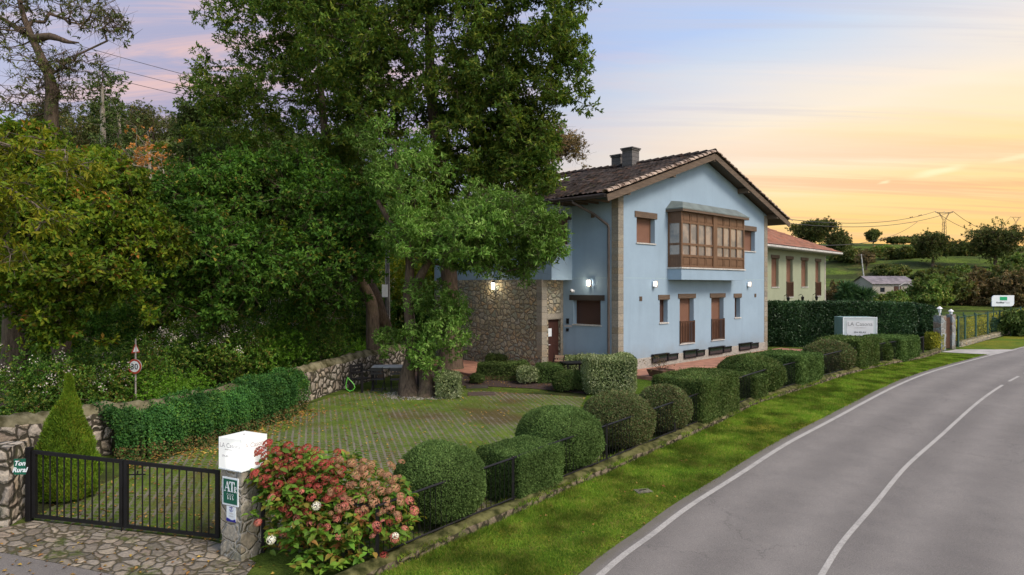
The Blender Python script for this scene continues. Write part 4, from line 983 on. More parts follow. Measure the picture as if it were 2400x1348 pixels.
# ---------------------------------------------------------------- the green house behind
GC = np.array([22.97, 50.0]); grz2 = math.atan2(.747, .665)
gh = empty('green_house', 'pale green two-storey house with red tiled hipped roof behind the tall hedge', 'house', (GC[0]-.665*16, GC[1]-.747*16, 1.4), grz2)
GW, GD, GHT = 16.0, 12.0, 5.75
def gx_of(px):   # where a pixel column meets the front wall, in the wall's own axis
    k = (px-1200)/F; return (k*(GC[1]-.747*16)-(GC[0]-.665*16))/(.665-k*.747)
ops = []
for a, c, z0_, z1_ in ((1808,1825,3.3,5.1), (1843,1858,2.65,5.1), (1878,1893,3.3,5.1), (1911,1923,2.65,5.1), (1878,1894,.35,1.9), (1911,1924,.35,1.9)):
    ops.append((gx_of(a), gx_of(c), z0_, z1_))
lo_ = (gx_of(1780), gx_of(1866), .0, 1.95)
b = MB(); wall_grid(b, (0,0), (1,0), (0,1), 0, GW, 0, GHT, ops+[(lo_[0], lo_[1], .001, 1.95)], .3)
b.quad((0,0,0),(0,GD,0),(0,GD,GHT),(0,0,GHT)); b.quad((GW,0,0),(GW,GD,0),(GW,GD,GHT),(GW,0,GHT)); b.quad((0,GD,0),(GW,GD,0),(GW,GD,GHT),(0,GD,GHT))
b.quad((lo_[0],.3,0),(lo_[0],3,0),(lo_[0],3,1.95),(lo_[0],.3,1.95)); b.quad((lo_[1],.3,0),(lo_[1],3,0),(lo_[1],3,1.95),(lo_[1],.3,1.95)); b.quad((lo_[0],3,0),(lo_[1],3,0),(lo_[1],3,1.95),(lo_[0],3,1.95)); b.quad((lo_[0],.3,1.95),(lo_[1],.3,1.95),(lo_[1],3,1.95),(lo_[0],3,1.95))
b.build('wall', M['green'], gh)
MB().box(gx_of(1836), gx_of(1841), -.01, .28, 0, 1.95).build('porch_column', M['sill'], gh)
for k, (a, c, z0_, z1_) in enumerate(ops): window(gh, I4, a, c, z0_, z1_, .2, 'shutter', 'lintel', .2, .1, rail=(k in (1, 3)))
MB().box(GW-.25, GW+.012, -.012, -.001, 0, GHT).box(GW+.001, GW+.012, -.001, .3, 0, GHT).build('quoin', M['plinth'], gh)
OV = .85; zE = GHT+.05; zR = GHT+3.1; e0 = [(-OV,-OV),(GW+OV,-OV),(GW+OV,GD+OV),(-OV,GD+OV)]; rg = [(GD/2, GD/2), (GW-GD/2, GD/2)]
def hip_tiles():
    Vs = []; Fs = []; base_ = 0
    def plane(c0, c1, t1, t0, per=.30, rows=16):
        c0, c1, t0, t1 = [np.array(v, float) for v in (c0, c1, t0, t1)]
        n = int(np.linalg.norm(c1-c0)/per*6); u_ = np.linspace(0, 1, n)
        L_ = []; nrm = np.cross(c1-c0, t0-c0); nrm /= np.linalg.norm(nrm); nrm *= np.sign(nrm[2])
        for j in range(rows):
            for e_, dz in ((0, .03), (1, 0)):
                f = (j+e_)/rows; A = c0+(t0-c0)*f; B = c1+(t1-c1)*f
                along = u_*np.linalg.norm(c1-c0)
                lo1 = f*np.dot(t0-c0, (c1-c0))/np.dot(c1-c0, c1-c0); hi1 = 1-f*np.dot(c1-t1, (c1-c0))/np.dot(c1-c0, c1-c0)
                uu = np.clip(u_, lo1, hi1); P = c0+(c1-c0)*uu[:, None]+nrm*0
                up_ = (t0-c0)-(c1-c0)*np.dot(t0-c0, c1-c0)/np.dot(c1-c0, c1-c0)
                P = P+up_*f+nrm*(.04*np.abs(np.cos(pi*uu*np.linalg.norm(c1-c0)/per))+dz)[:, None]
                L_.append(P)
        return np.array(L_)
    z3 = lambda p, z: (p[0], p[1], z)
    for c0, c1, t1, t0 in ((e0[0], e0[1], rg[1], rg[0]), (e0[1], e0[2], rg[1], rg[1]), (e0[2], e0[3], rg[0], rg[1]), (e0[3], e0[0], rg[0], rg[0])):
        G_ = plane(z3(c0, zE), z3(c1, zE), z3(t1, zR), z3(t0, zR)); nr, n = G_.shape[:2]
        i = np.arange(nr-1)[:, None]*n+np.arange(n-1)[None]; Fs.append(np.stack([i, i+1, i+n+1, i+n], -1).reshape(-1, 4)+base_); Vs.append(G_.reshape(-1, 3)); base_ += nr*n
    return np.vstack(Vs), np.vstack(Fs)
V_, F_ = hip_tiles(); rf2 = mesh_obj('roof', V_, F_, M['tile_red'], parent=gh)
MB().box(-OV, GW+OV, -OV, GD+OV, zE-.16, zE-.02).box(-OV-.08, GW+OV+.08, -OV-.08, -OV, zE-.12, zE+.0).build('eaves', M['sill'], rf2)
for px in (1838, 1872, 1905):
    x = gx_of(px)
    e = empty('wall_lantern', 'black iron lantern on the wall of the pale green house', 'wall lamp', (GC[0]-.665*(16-x), GC[1]-.747*(16-x), 1.4+2.62), grz2, 'lanterns on the green house')
    MB().tube([(0,0,.1),(0,-.15,.2),(0,-.25,.1),(0,-.25,.02)], .02, 6).cyl((0,-.25,-.28), .06, .26, 6, r2=.11).tube([(0,-.25,-.02),(0,-.25,.06)], [.13,.02], 6).build('body', M['black'], e)
# ---------------------------------------------------------------- vegetation tools
def unit(v): return v/np.maximum(np.linalg.norm(v, axis=-1, keepdims=True), 1e-9)
def leaves_arr(P, D, Nn, Ln, Wd, fold=.25, kind='rhomb'):
    """P base points, D growth direction, Nn leaf normal, Ln/Wd sizes -> verts, tris"""
    D = unit(D); S = unit(np.cross(D, Nn)); U = np.cross(S, D); n = len(P)
    Ln = np.broadcast_to(Ln, (n,))[:, None]; Wd = np.broadcast_to(Wd, (n,))[:, None]
    if kind == 'rhomb':
        V = np.stack([P, P+D*Ln*.48+S*Wd*.5+U*Wd*fold, P+D*Ln-U*Ln*.12, P+D*Ln*.48-S*Wd*.5+U*Wd*fold], 1)
        i = np.arange(n)[:, None]*4
        Fc = np.concatenate([i+np.array([[0, 1, 2]]), i+np.array([[0, 2, 3]])])
    else:   # broad leaf: 6 outline points and a midrib
        V = np.stack([P, P+D*Ln*.28+S*Wd*.42+U*Wd*fold, P+D*Ln*.62+S*Wd*.42+U*Wd*fold*.9, P+D*Ln-U*Ln*.15,
                      P+D*Ln*.62-S*Wd*.42+U*Wd*fold*.9, P+D*Ln*.28-S*Wd*.42+U*Wd*fold, P+D*Ln*.5], 1)
        i = np.arange(n)[:, None]*7
        Fc = np.concatenate([i+np.array([[a, b, c]]) for a, b, c in ((0,1,6),(1,2,6),(2,3,6),(3,4,6),(4,5,6),(5,0,6))])
    return V.reshape(-1, 3), Fc
def tubes_arr(A, B, ra, rb, n=5):
    D = unit(B-A); ref = np.where(np.abs(D[:, 2:3]) < .9, np.array([[0, 0, 1.]]), np.array([[1., 0, 0]]))
    X = unit(np.cross(D, ref)); Yv = np.cross(D, X); k = np.arange(n)*2*pi/n
    ring = X[:, None]*np.cos(k)[None, :, None]+Yv[:, None]*np.sin(k)[None, :, None]
    V = np.concatenate([A[:, None]+ring*ra[:, None, None], B[:, None]+ring*rb[:, None, None]], 1)
    i = np.arange(len(A))[:, None]*2*n; j = np.arange(n)[None]; j2 = (j+1) % n
    return V.reshape(-1, 3), np.stack([i+j, i+j2, i+n+j2, i+n+j], -1).reshape(-1, 4)
def snoise(P, s, seed):
    r_ = np.random.RandomState(seed); o = 0
    for k in range(4):
        w_ = r_.randn(3); w_ = w_/np.linalg.norm(w_)*s*(1+.7*k); o = o+np.sin(P@w_+r_.rand()*6.28+1.3*np.sin(P@(r_.randn(3)*s*.6)))/(1+.5*k)
    return o/2.4
def blob_points(blobs, n, rs_, shell=.55, gap=.25, ns=.9, seed=1):
    """blobs rows: x y z rx ry rz weight"""
    Bv = np.array(blobs, float); vol = (Bv[:, 3]*Bv[:, 4]*Bv[:, 5])**.8*Bv[:, 6]; out_ = []; got = 0
    while got < n:
        k = rs_.choice(len(Bv), n, p=vol/vol.sum()); d = unit(rs_.randn(n, 3)); r_ = rs_.rand(n)**shell*.0+rs_.rand(n)**(1/3*(1+shell*0))
        r_ = 1-(1-r_)*(.9)
        P = Bv[k, :3]+d*r_[:, None]*Bv[k, 3:6]*(1+.18*rs_.randn(n)[:, None])
        keep = snoise(P, ns, seed)+rs_.randn(n)*.15 > -.75+gap*1.6
        out_.append(P[keep]); got += keep.sum()
    return np.vstack(out_)[:n]
def px_blob(px, py, y, rx, rz, ry=None, wgt=1.0):
    p = ray(px, py, y); s = y/F
    return (p[0], p[1], p[2], rx*s, (ry if ry else (rx+rz)/2*s*.85), rz*s, wgt)
def leaf_cloud(C, per, rad, Ln, Wd, rs_, droop=.35, flat=.8, kind='rhomb', fold=.25, updir=.6, ros=8):
    """each spray holds several rosettes; leaves fan out from the rosette's twig tip"""
    nr = max(1, per//ros); m = len(C)*nr
    off = unit(rs_.randn(m, 3))*(rs_.rand(m)**.4*rad)[:, None]*np.repeat(rs_.uniform(.6, 1.3, len(C)), nr)[:, None]; off[:, 2] *= flat
    R0 = np.repeat(C, nr, 0)+off; ax = unit(off+rs_.randn(m, 3)*rad*.35+np.array([0, 0, .35*rad]))
    n = m*ros; O = np.repeat(off, ros, 0); A_ = np.repeat(ax, ros, 0)
    P = np.repeat(R0, ros, 0)+rs_.randn(n, 3)*Ln*.16
    D = unit(A_*.55+unit(rs_.randn(n, 3))*.85+np.array([0, 0, -droop*.45]))
    Nn = unit(A_*.9+rs_.randn(n, 3)*.35+np.array([0, 0, updir*.6]))
    s = rs_.uniform(.65, 1.2, n)
    return leaves_arr(P, D, Nn, Ln*s, Wd*s, fold, kind)
def branch_net(trunk, C, rs_, sag=.0, maxr=.3, tip=.006, up=.35):
    """connect every spray to the nearest node already reached, from the trunk outwards"""
    tr = interp_path(trunk, .4) if len(trunk) > 1 else np.array(trunk, float)
    nodes = [*tr]; parent = [max(i-1, 0) for i in range(len(tr))]; n0 = len(tr)
    tri = tr[int(len(tr)*.3):]
    dT = np.min(np.linalg.norm(C[:, None]-tri[None], axis=2), 1); order = np.argsort(dT)
    cap_ = len(tr)+len(C)*3+8; arr = np.zeros((cap_, 3)); arr[:n0] = tr; dpt = np.zeros(cap_); cnt = n0
    ok0 = np.zeros(cap_, bool); ok0[int(n0*.3):n0] = True; par = np.zeros(cap_, int); par[:n0] = [max(i-1, 0) for i in range(n0)]
    for ci in order:
        c = C[ci]; idx = np.where(ok0[:cnt])[0]; q = arr[idx]; dv = c-q; d = np.linalg.norm(dv, axis=1)
        cost = d+.18*dpt[idx]+up*np.maximum(0, q[:, 2]-c[2])
        j = idx[int(np.argmin(cost))]; q = arr[j]; L_ = np.linalg.norm(c-q); prev = j
        k = 1 if L_ < .9 else (2 if L_ < 2.5 else 3)
        for s in range(1, k+1):
            f = s/k; p = q+(c-q)*f+(rs_.randn(3)*.07*L_*(1 if s < k else 0)); p[2] += (.10*L_*sin(pi*f)) - sag*L_*f
            arr[cnt] = p; par[cnt] = prev; dpt[cnt] = dpt[prev]+np.linalg.norm(p-arr[prev]); ok0[cnt] = True; prev = cnt; cnt += 1
    w_ = np.zeros(cnt); ch = np.zeros(cnt, int)
    for i in range(n0, cnt): ch[par[i]] += 1
    acc = np.full(cnt, 0.0)
    for i in range(cnt-1, 0, -1):
        if acc[i] == 0: acc[i] = 1
        acc[par[i]] += acc[i]
    rad = tip*acc**.47
    return arr[:cnt], par[:cnt], np.minimum(rad, maxr), n0
def tube_net(nodes, par, rad, n0, n=5, minr=.0):
    i = np.arange(n0, len(nodes)); A = nodes[par[i]]; B = nodes[i]; ra = np.minimum(rad[par[i]], rad[i]*1.35); rb = rad[i]
    keep = rb > minr
    return tubes_arr(A[keep], B[keep]+(B-A)[keep]*.04, ra[keep], rb[keep], n)
def join(parts):
    vs = []; fs = []; b = 0
    for v, f in parts: vs.append(v); fs.append(f+b); b += len(v)
    return np.vstack(vs), fs
def group_faces(fs, mi=None):
    t3 = [f for f in fs if f.shape[1] == 3]; t4 = [f for f in fs if f.shape[1] == 4]
    return [np.vstack(x) for x in (t3, t4) if x]
def trunk_mesh(pts, radii, sides=14, rough=.06, seed=3, flare=0):
    P = np.array(pts, float); d = np.r_[0, np.cumsum(np.linalg.norm(np.diff(P, axis=0), axis=1))]
    n = max(6, int(d[-1]/.18)); s = np.linspace(0, d[-1], n); Q = np.stack([np.interp(s, d, P[:, k]) for k in range(3)], 1)
    for _ in range(4): Q[1:-1] = (Q[:-2]+2*Q[1:-1]+Q[2:])/4
    r_ = np.interp(s, d, radii); r_ = r_*(1+flare*np.exp(-s/.35))
    tg = unit(np.gradient(Q, axis=0)); ref = np.tile([1., .1, 0], (n, 1)); X = unit(ref-tg*np.sum(ref*tg, 1)[:, None]); Yv = np.cross(tg, X)
    a = np.arange(sides)*2*pi/sides
    ring = X[:, None]*np.cos(a)[None, :, None]+Yv[:, None]*np.sin(a)[None, :, None]
    V = Q[:, None]+ring*r_[:, None, None]
    nz = snoise(V.reshape(-1, 3), 3.5/max(r_[0], .1)*.4, seed).reshape(n, sides)*rough*1.8+snoise(V.reshape(-1, 3)*[1, 1, .25], 9/max(r_[0], .1)*.4, seed+1).reshape(n, sides)*rough
    lob = .10*flare*np.cos(a*5+seed)[None]*np.exp(-s/.5)[:, None]
    V = V+ring*(r_[:, None]*(nz+lob))[..., None]
    i = np.arange(n-1)[:, None]*sides; j = np.arange(sides)[None]; j2 = (j+1) % sides
    return V.reshape(-1, 3), np.stack([i+j, i+j2, i+sides+j2, i+sides+j], -1).reshape(-1, 4)
def make_tree(name, label, trunks, blobs, lm, bark, nclu=500, per=60, rad=.45, Ln=.12, Wd=.06, seed=1, gap=.25, ns=.9, kind='rhomb',
              droop=.35, flat=.75, group=None, cat='tree', tip=.007, extra=None, up=.35, updir=.6, sag=0., fold=.25, root=None, maxr=.22):
    rs_ = np.random.RandomState(seed); C = blob_points(blobs, nclu, rs_, gap=gap, ns=ns, seed=seed)
    if extra is not None: C = np.vstack([C, extra])
    base_ = np.array(trunks[0][0][0] if root is None else root, float)
    e = empty(name, label, cat, tuple(base_), 0, group)
    nodes, par, rd, n0 = branch_net(np.array(trunks[0][0], float), C, rs_, sag=sag, tip=tip, up=up, maxr=maxr)
    for q in range(1, len(trunks)): pass
    parts = [trunk_mesh(np.array(t_[0])-base_, t_[1], seed=seed+k, flare=(t_[2] if len(t_) > 2 else .35)) for k, t_ in enumerate(trunks)]
    v, f = tube_net(nodes-base_, par, rd, n0); parts.append((v, f))
    v, fs = join(parts); mesh_obj('trunk', v, np.vstack(fs), bark, parent=e, smooth=True)
    # leafy sprays on fine twigs
    tw = rs_.randn(len(C)*4, 3)*rad*.6; A = np.repeat(C, 4, 0)-base_; v2, f2 = tubes_arr(A, A+tw, np.full(len(A), tip*.7), np.full(len(A), tip*.25), 3)
    mesh_obj('twigs', v2, f2, bark, parent=e)
    v, f = leaf_cloud(C-base_, per, rad, Ln, Wd, rs_, droop, flat, kind, fold, updir); mesh_obj('crown', v, f, lm, parent=e)
    return e
def superell(d, n): return d*(np.sum(np.abs(d)**n, 1)**(-1/n))[:, None]
def hedge(name, label, c, dims, rz, lm, n, pw=2.0, Ln=.035, Wd=.018, seed=1, cat='shrub', group=None, depth=.09, bump=.03, bs=2.0, bottom=.0, core=True, kind='rhomb', tilt=.9, hang=0):
    """clipped or loose shrub: leaves in a shell round a leafy core. dims = full width (x), depth (y), height"""
    rs_ = np.random.RandomState(seed); h = np.array(dims)/2
    d = unit(rs_.randn(int(n*1.0), 3)) if pw < 4 else None
    if d is None:
        A = np.array([h[1]*h[2], h[0]*h[2], h[0]*h[1]]); f = rs_.choice(3, n, p=A/A.sum()); d = rs_.uniform(-1, 1, (n, 3)); d[np.arange(n), f] = np.where(rs_.rand(n) < .5, -1, 1)
    S = superell(d, pw)*h
    nr = unit(np.sign(d)*np.abs(superell(d, pw))**(pw-1)/h)
    low = S[:, 2] < -h[2]*.93 if pw > 4 else S[:, 2] < -h[2]*.80
    S, nr = S[~low], nr[~low]; m = len(S)
    disp = snoise(S, bs, seed)*bump*1.9+snoise(S, bs*4, seed+5)*bump*.8; S = S+nr*(disp-rs_.rand(m)**1.6*depth)[:, None]+[0, 0, h[2]]
    st_ = rs_.rand(m) < .012; S[st_] += nr[st_]*(rs_.rand(st_.sum())*.07+.03)[:, None]
    S[:, 2] = np.maximum(S[:, 2], .02)
    D = unit(nr*.7+rs_.randn(m, 3)*.8+np.array([0, 0, .25-hang])); Nn = unit(nr*tilt+rs_.randn(m, 3)*.7+[0, 0, .2])
    s = rs_.uniform(.6, 1.3, m); v, f = leaves_arr(S, D, Nn, Ln*s, Wd*s, .2, kind)
    e = empty(name, label, cat, tuple(c), rz, group)
    if core:
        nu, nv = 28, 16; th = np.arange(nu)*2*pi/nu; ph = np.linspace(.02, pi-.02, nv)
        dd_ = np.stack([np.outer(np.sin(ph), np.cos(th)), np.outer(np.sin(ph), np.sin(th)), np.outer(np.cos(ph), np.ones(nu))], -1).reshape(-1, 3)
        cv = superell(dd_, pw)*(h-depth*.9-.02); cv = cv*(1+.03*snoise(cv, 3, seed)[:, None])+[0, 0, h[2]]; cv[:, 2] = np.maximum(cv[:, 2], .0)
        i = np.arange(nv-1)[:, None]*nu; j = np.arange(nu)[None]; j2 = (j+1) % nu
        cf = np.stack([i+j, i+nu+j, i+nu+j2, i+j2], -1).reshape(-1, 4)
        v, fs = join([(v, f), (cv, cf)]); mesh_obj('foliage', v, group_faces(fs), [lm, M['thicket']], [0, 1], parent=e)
    else: mesh_obj('foliage', v, f, lm, parent=e)
    st = MB(); 
    for k in range(5): a_ = k*1.3+seed; st.tube([(cos(a_)*.05, sin(a_)*.05, -.08), (cos(a_)*h[0]*.25, sin(a_)*h[1]*.25, h[2]*.7)], [.03, .015], 5)
    st.build('stems', M['bark'], e)
    return e

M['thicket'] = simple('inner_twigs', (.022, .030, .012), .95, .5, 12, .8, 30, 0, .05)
M['bark'] = barkmat('bark', (.10, .075, .055)); M['bark_grey'] = barkmat('grey_bark', (.15, .125, .10), .25); M['bark_pale'] = barkmat('pale_bark', (.30, .27, .22), .1)
M['bark_warm'] = barkmat('warm_bark', (.20, .13, .09), .15)
_lm = leafmat
def leafmat(name, cols, *a, **k):
    f = 1.7 if max(max(c) for c in cols) < .2 else 1.15
    return _lm(name, [tuple(min(.8, x*f) for x in c) for c in cols], *a, **k)
G = {}
G['ash'] = leafmat('ash_leaves', [(.024,.052,.010),(.038,.074,.012),(.062,.100,.015),(.030,.060,.012),(.105,.120,.018),(.045,.080,.012)], .6, .3, .7, .35, .2)
G['laurel'] = leafmat('laurel_leaves', [(.036,.088,.012),(.056,.118,.018),(.080,.150,.027),(.110,.168,.042),(.040,.085,.011)], .5, .25, .9, .35, .3)
G['oak'] = leafmat('oak_leaves', [(.018,.048,.009),(.026,.066,.010),(.040,.090,.012),(.022,.056,.010),(.060,.110,.013),(.030,.074,.011),(.022,.055,.010),(.12,.095,.018)], .6, .3, .8, .4, .2)
G['oak_autumn'] = leafmat('autumn_oak_leaves', [(.026,.070,.009),(.055,.11,.011),(.105,.15,.012),(.040,.088,.010),(.08,.13,.012),(.15,.165,.014),(.028,.07,.010),(.22,.10,.018)], .6, .35, .7, .45, .2)
G['ash_yellow'] = leafmat('yellowing_ash_leaves', [(.10,.17,.012),(.16,.20,.014),(.24,.22,.018),(.08,.14,.012)], .5, .4, .9, .3)
G['ash_dark'] = leafmat('dark_ash_leaves', [(.045,.06,.018),(.065,.075,.022),(.035,.05,.015),(.10,.10,.03)], .5, .3, .9, .3)
G['box'] = leafmat('clipped_box_leaves', [(.028,.052,.014),(.040,.072,.019),(.056,.094,.025),(.046,.078,.022),(.080,.125,.036)], .6, .15, 1.6, .28, .2)
G['box_brown'] = leafmat('brownish_clipped_leaves', [(.032,.055,.018),(.055,.060,.022),(.080,.065,.030),(.045,.075,.022),(.065,.10,.03)], .45, .15, 1.4, .35, .4)
G['box_dark'] = leafmat('dark_clipped_leaves', [(.026,.046,.012),(.038,.062,.016),(.054,.086,.022),(.062,.072,.024)], .45, .15, 1.6, .3, .2)
G['variegated'] = leafmat('variegated_leaves', [(.05,.09,.03),(.12,.17,.06),(.30,.34,.18),(.20,.24,.10),(.07,.11,.035),(.36,.38,.24)], .45, .15, 1.4, .3, .4)
G['ivy'] = leafmat('ivy_leaves', [(.018,.060,.016),(.028,.085,.020),(.045,.12,.022),(.020,.062,.018),(.07,.14,.02)], .5, .2, 1.4, .4, .25)
G['ivy_brown'] = leafmat('faded_ivy', [(.10,.08,.03),(.05,.06,.02),(.13,.08,.03),(.03,.05,.015)], .7, .1)
G['privet'] = leafmat('tall_hedge_leaves', [(.010,.026,.010),(.016,.040,.014),(.026,.058,.018),(.012,.030,.012),(.06,.10,.05)], .30, .1, 1.2, .35, .6)
G['cypress'] = leafmat('cypress_sprays', [(.07,.15,.012),(.10,.19,.014),(.16,.25,.018),(.06,.13,.012),(.19,.20,.02)], .6, .2, 2.0, .3)
G['bramble'] = leafmat('bramble_leaves', [(.018,.050,.010),(.035,.085,.012),(.06,.13,.014),(.028,.06,.014),(.11,.15,.02),(.10,.06,.02)], .5, .3, .7, .45)
G['fresh'] = leafmat('fresh_leaves', [(.05,.13,.010),(.08,.19,.014),(.12,.24,.02),(.06,.12,.015)], .5, .35, .9, .3)
G['yellowhedge'] = leafmat('golden_privet', [(.30,.30,.03),(.42,.38,.05),(.20,.24,.03),(.5,.42,.08)], .5, .2, 1.5, .3)
G['orange'] = leafmat('orange_birch', [(.40,.15,.04),(.30,.13,.04),(.48,.22,.06),(.22,.10,.03)], .6, .35)
G['brown'] = leafmat('brown_leaves', [(.10,.07,.035),(.14,.095,.045),(.075,.065,.03),(.06,.06,.028)], .7, .25)
G['hill'] = leafmat('hill_tree_leaves', [(.030,.045,.014),(.045,.060,.018),(.06,.075,.02),(.10,.08,.025)], .6, .25, .5, .4)
G['hill_green'] = leafmat('hill_shrub_leaves', [(.05,.09,.02),(.07,.12,.025),(.10,.13,.03),(.13,.12,.04)], .6, .25, .6, .4)
G['seed'] = leafmat('pale_seed_heads', [(.50,.48,.44),(.38,.34,.30),(.60,.58,.54)], .8, .2)
G['palm'] = leafmat('yucca_leaves', [(.020,.05,.02),(.03,.07,.025),(.05,.10,.035)], .4, .15, .9, .3, .5)

# ---------------------------------------------------------------- the big trees of the garden
B_ = px_blob
def pt(px, py, y): return tuple(ray(px, py, y))
rA = gp(1056, 868)
YA = rA[1]
make_tree('ash_tree', 'tallest dark green tree rising behind the picnic table, its crown reaching over the house roof',
    [([tuple(rA-[0, 0, .2]), pt(1058,760,YA), pt(1052,640,YA), pt(1046,520,YA-.3), pt(1030,380,YA-.6), pt(1010,220,YA-.8), pt(1005,60,YA-.8), pt(1010,-120,YA-.6)], [.50,.38,.34,.30,.26,.22,.16,.08], .4),
     ([pt(1050,600,YA), pt(1090,470,YA-.3), pt(1140,330,YA-.4), pt(1200,200,YA-.2)], [.12,.09,.06,.03], 0)],
    [B_(1090,430,26.4,70,55,1.2,1.4), B_(1130,300,26.2,80,70,1.4,1.2), B_(1000,480,26.2,70,60,1.2,1.1), B_(1150,230,25.2,120,90,1.8,1.3), B_(1230,330,25.6,90,70,1.6,1.3), B_(1120,380,25.6,110,70,1.6,1.1), B_(1250,400,25.8,70,50,1.4,1.2), B_(1060,60,26,230,150,3.2,1.3), B_(1230,60,25.5,110,130,2.6), B_(1160,-120,26,260,150,3.5), B_(900,-60,26.5,200,140,3.2), B_(1285,140,25,85,110,2.2),
     B_(1345,95,25,42,60,1.2,1.2), B_(1365,170,25,38,40,1.0,1.2), B_(1300,235,25,70,50,1.4), B_(1160,250,26,130,110,2.6,1.2), B_(1010,280,26,150,130,2.6), B_(900,200,26.5,120,130,2.6),
     B_(1200,390,26,90,50,1.6), B_(1080,400,26.5,120,70,2.0), B_(1320,-40,25.5,60,90,2.0), B_(820,80,26.5,110,120,2.5), B_(1380,225,24.8,20,22,.6,1.5), B_(1230,440,26,60,25,1.2), B_(980,420,26.5,110,90,2)],
    G['ash'], M['bark'], nclu=1500, per=96, rad=.44, Ln=.19, Wd=.072, seed=11, gap=.34, ns=1.9, tip=.007)
rB = gp(918, 812)
make_tree('ash_tree', 'feathery ash tree left of the tallest one, leaning trunk beyond the garden wall',
    [([tuple(rB-[0, 0, .3]), pt(898,760,31), pt(880,700,31), pt(852,645,31), pt(800,540,31), pt(770,400,31.5), pt(755,250,32), pt(740,60,32)], [.40,.34,.32,.30,.26,.22,.16,.06], .3)],
    [B_(575,100,32,90,85,2.2,1.1), B_(500,60,32,40,40,1.2,.7), B_(650,50,32,120,100,2.8), B_(760,20,32,140,120,3), B_(505,215,32,55,60,1.5), B_(640,230,32,130,85,2.8), B_(780,190,32,120,130,3.0),
     B_(560,310,32,110,50,2.4), B_(700,340,32,150,80,2.8), B_(690,-60,32,120,80,3), B_(850,330,31,90,110,2.4), B_(470,150,32,24,34,.8,1.2), B_(450,205,32,18,16,.6,.8)],
    G['ash'], M['bark'], nclu=700, per=104, rad=.52, Ln=.21, Wd=.070, seed=23, gap=.38, ns=1.4, droop=.8)
make_tree('holm_oak_tree', 'small dark round-crowned tree before the gap of evening sky',
    [([tuple(gp(452,700)-[0,0,.3]), pt(455,500,37), pt(452,380,37), pt(450,300,37)], [.3,.25,.18,.08])],
    [B_(452,262,37,34,30,1.0), B_(440,300,37,26,26,.9), B_(476,300,37,42,36,1.2), B_(500,355,37,60,40,1.6), B_(450,365,37,40,30,1.2)], G['box_dark'], M['bark'], nclu=190, per=80, rad=.42, Ln=.16, Wd=.08, seed=29, gap=.1)
# the laurel in front of the picnic corner
rC = gp(980, 925); YC = rC[1]
trC = [([tuple(gp(962,926)-[0,0,.15]), pt(952,885,YC), pt(968,835,YC), pt(962,770,YC), pt(955,700,YC), pt(962,620,YC-.1), pt(950,520,YC-.2), pt(930,420,YC-.2), pt(925,340,YC-.2)], [.33,.24,.21,.18,.16,.14,.11,.08,.04], .5),
       ([tuple(gp(1000,928)-[0,0,.15]), pt(1000,885,YC), pt(985,840,YC), pt(968,790,YC)], [.29,.21,.19,.16], .5),
       ([pt(960,700,YC), pt(985,650,YC-.2), pt(1010,600,YC-.4), pt(1060,560,YC-.6), pt(1140,545,YC-.6)], [.17,.14,.12,.10,.06], 0),
       ([pt(955,590,YC), pt(925,540,YC), pt(885,470,YC)], [.14,.11,.07], 0)]
make_tree('laurel_tree', 'bright green broad-leaved laurel with forked trunk in front of the stone wall of the house', trC,
    [B_(925,345,YC-.3,75,52,1.3,1.2), B_(965,430,YC-.3,80,70,1.4), B_(880,320,YC-.2,45,38,.8), B_(1005,520,YC-.6,90,50,1.4,1.1), B_(1120,525,YC-.9,110,55,1.6,1.2), B_(1215,520,YC-.9,85,60,1.4,1.2),
     B_(1275,560,YC-.9,48,48,1.0,1.3), B_(1200,600,YC-.8,80,45,1.2,1.2), B_(1080,590,YC-.8,110,42,1.4,1.1), B_(960,560,YC-.4,70,45,1.2), B_(1210,640,YC-.6,40,28,.7,1.1), B_(1300,520,YC-.9,22,26,.5,1.2),
     B_(900,400,YC-.2,40,30,.7), B_(1130,470,YC,60,30,1.0)],
    G['laurel'], M['bark'], nclu=640, per=88, rad=.34, Ln=.150, Wd=.048, seed=31, gap=.22, ns=1.5, kind='rhomb', droop=.2, updir=.9,
    )
# young shoots round its foot
rs_ = np.random.RandomState(5)
Cs = blob_points([B_(1010,700,YC-.4,60,55,.8), B_(1055,770,YC-.3,55,60,.8), B_(1000,790,YC-.6,50,60,.7), B_(965,830,YC-.6,45,45,.6), B_(1060,720,YC-.2,35,40,.6), B_(1015,855,YC-.7,30,25,.5), B_(905,800,YC,22,40,.5)], 150, rs_, gap=.1, ns=2)
e = empty('laurel_shoots', 'leafy suckers sprouting round the foot of the forked laurel trunk', 'shrub', tuple(rC))
v, f = leaf_cloud(Cs-rC, 80, .30, .12, .045, rs_, .3, .8, updir=.8); mesh_obj('foliage', v, f, G['laurel'], parent=e)
nodes, par, rd, n0 = branch_net(np.array([rC, rC+[0,0,.6], rC+[0,0,1.4]]), Cs, rs_, up=.2); v, f = tube_net(nodes-rC, par, rd, n0); mesh_obj('stems', v, f, M['bark'], parent=e)
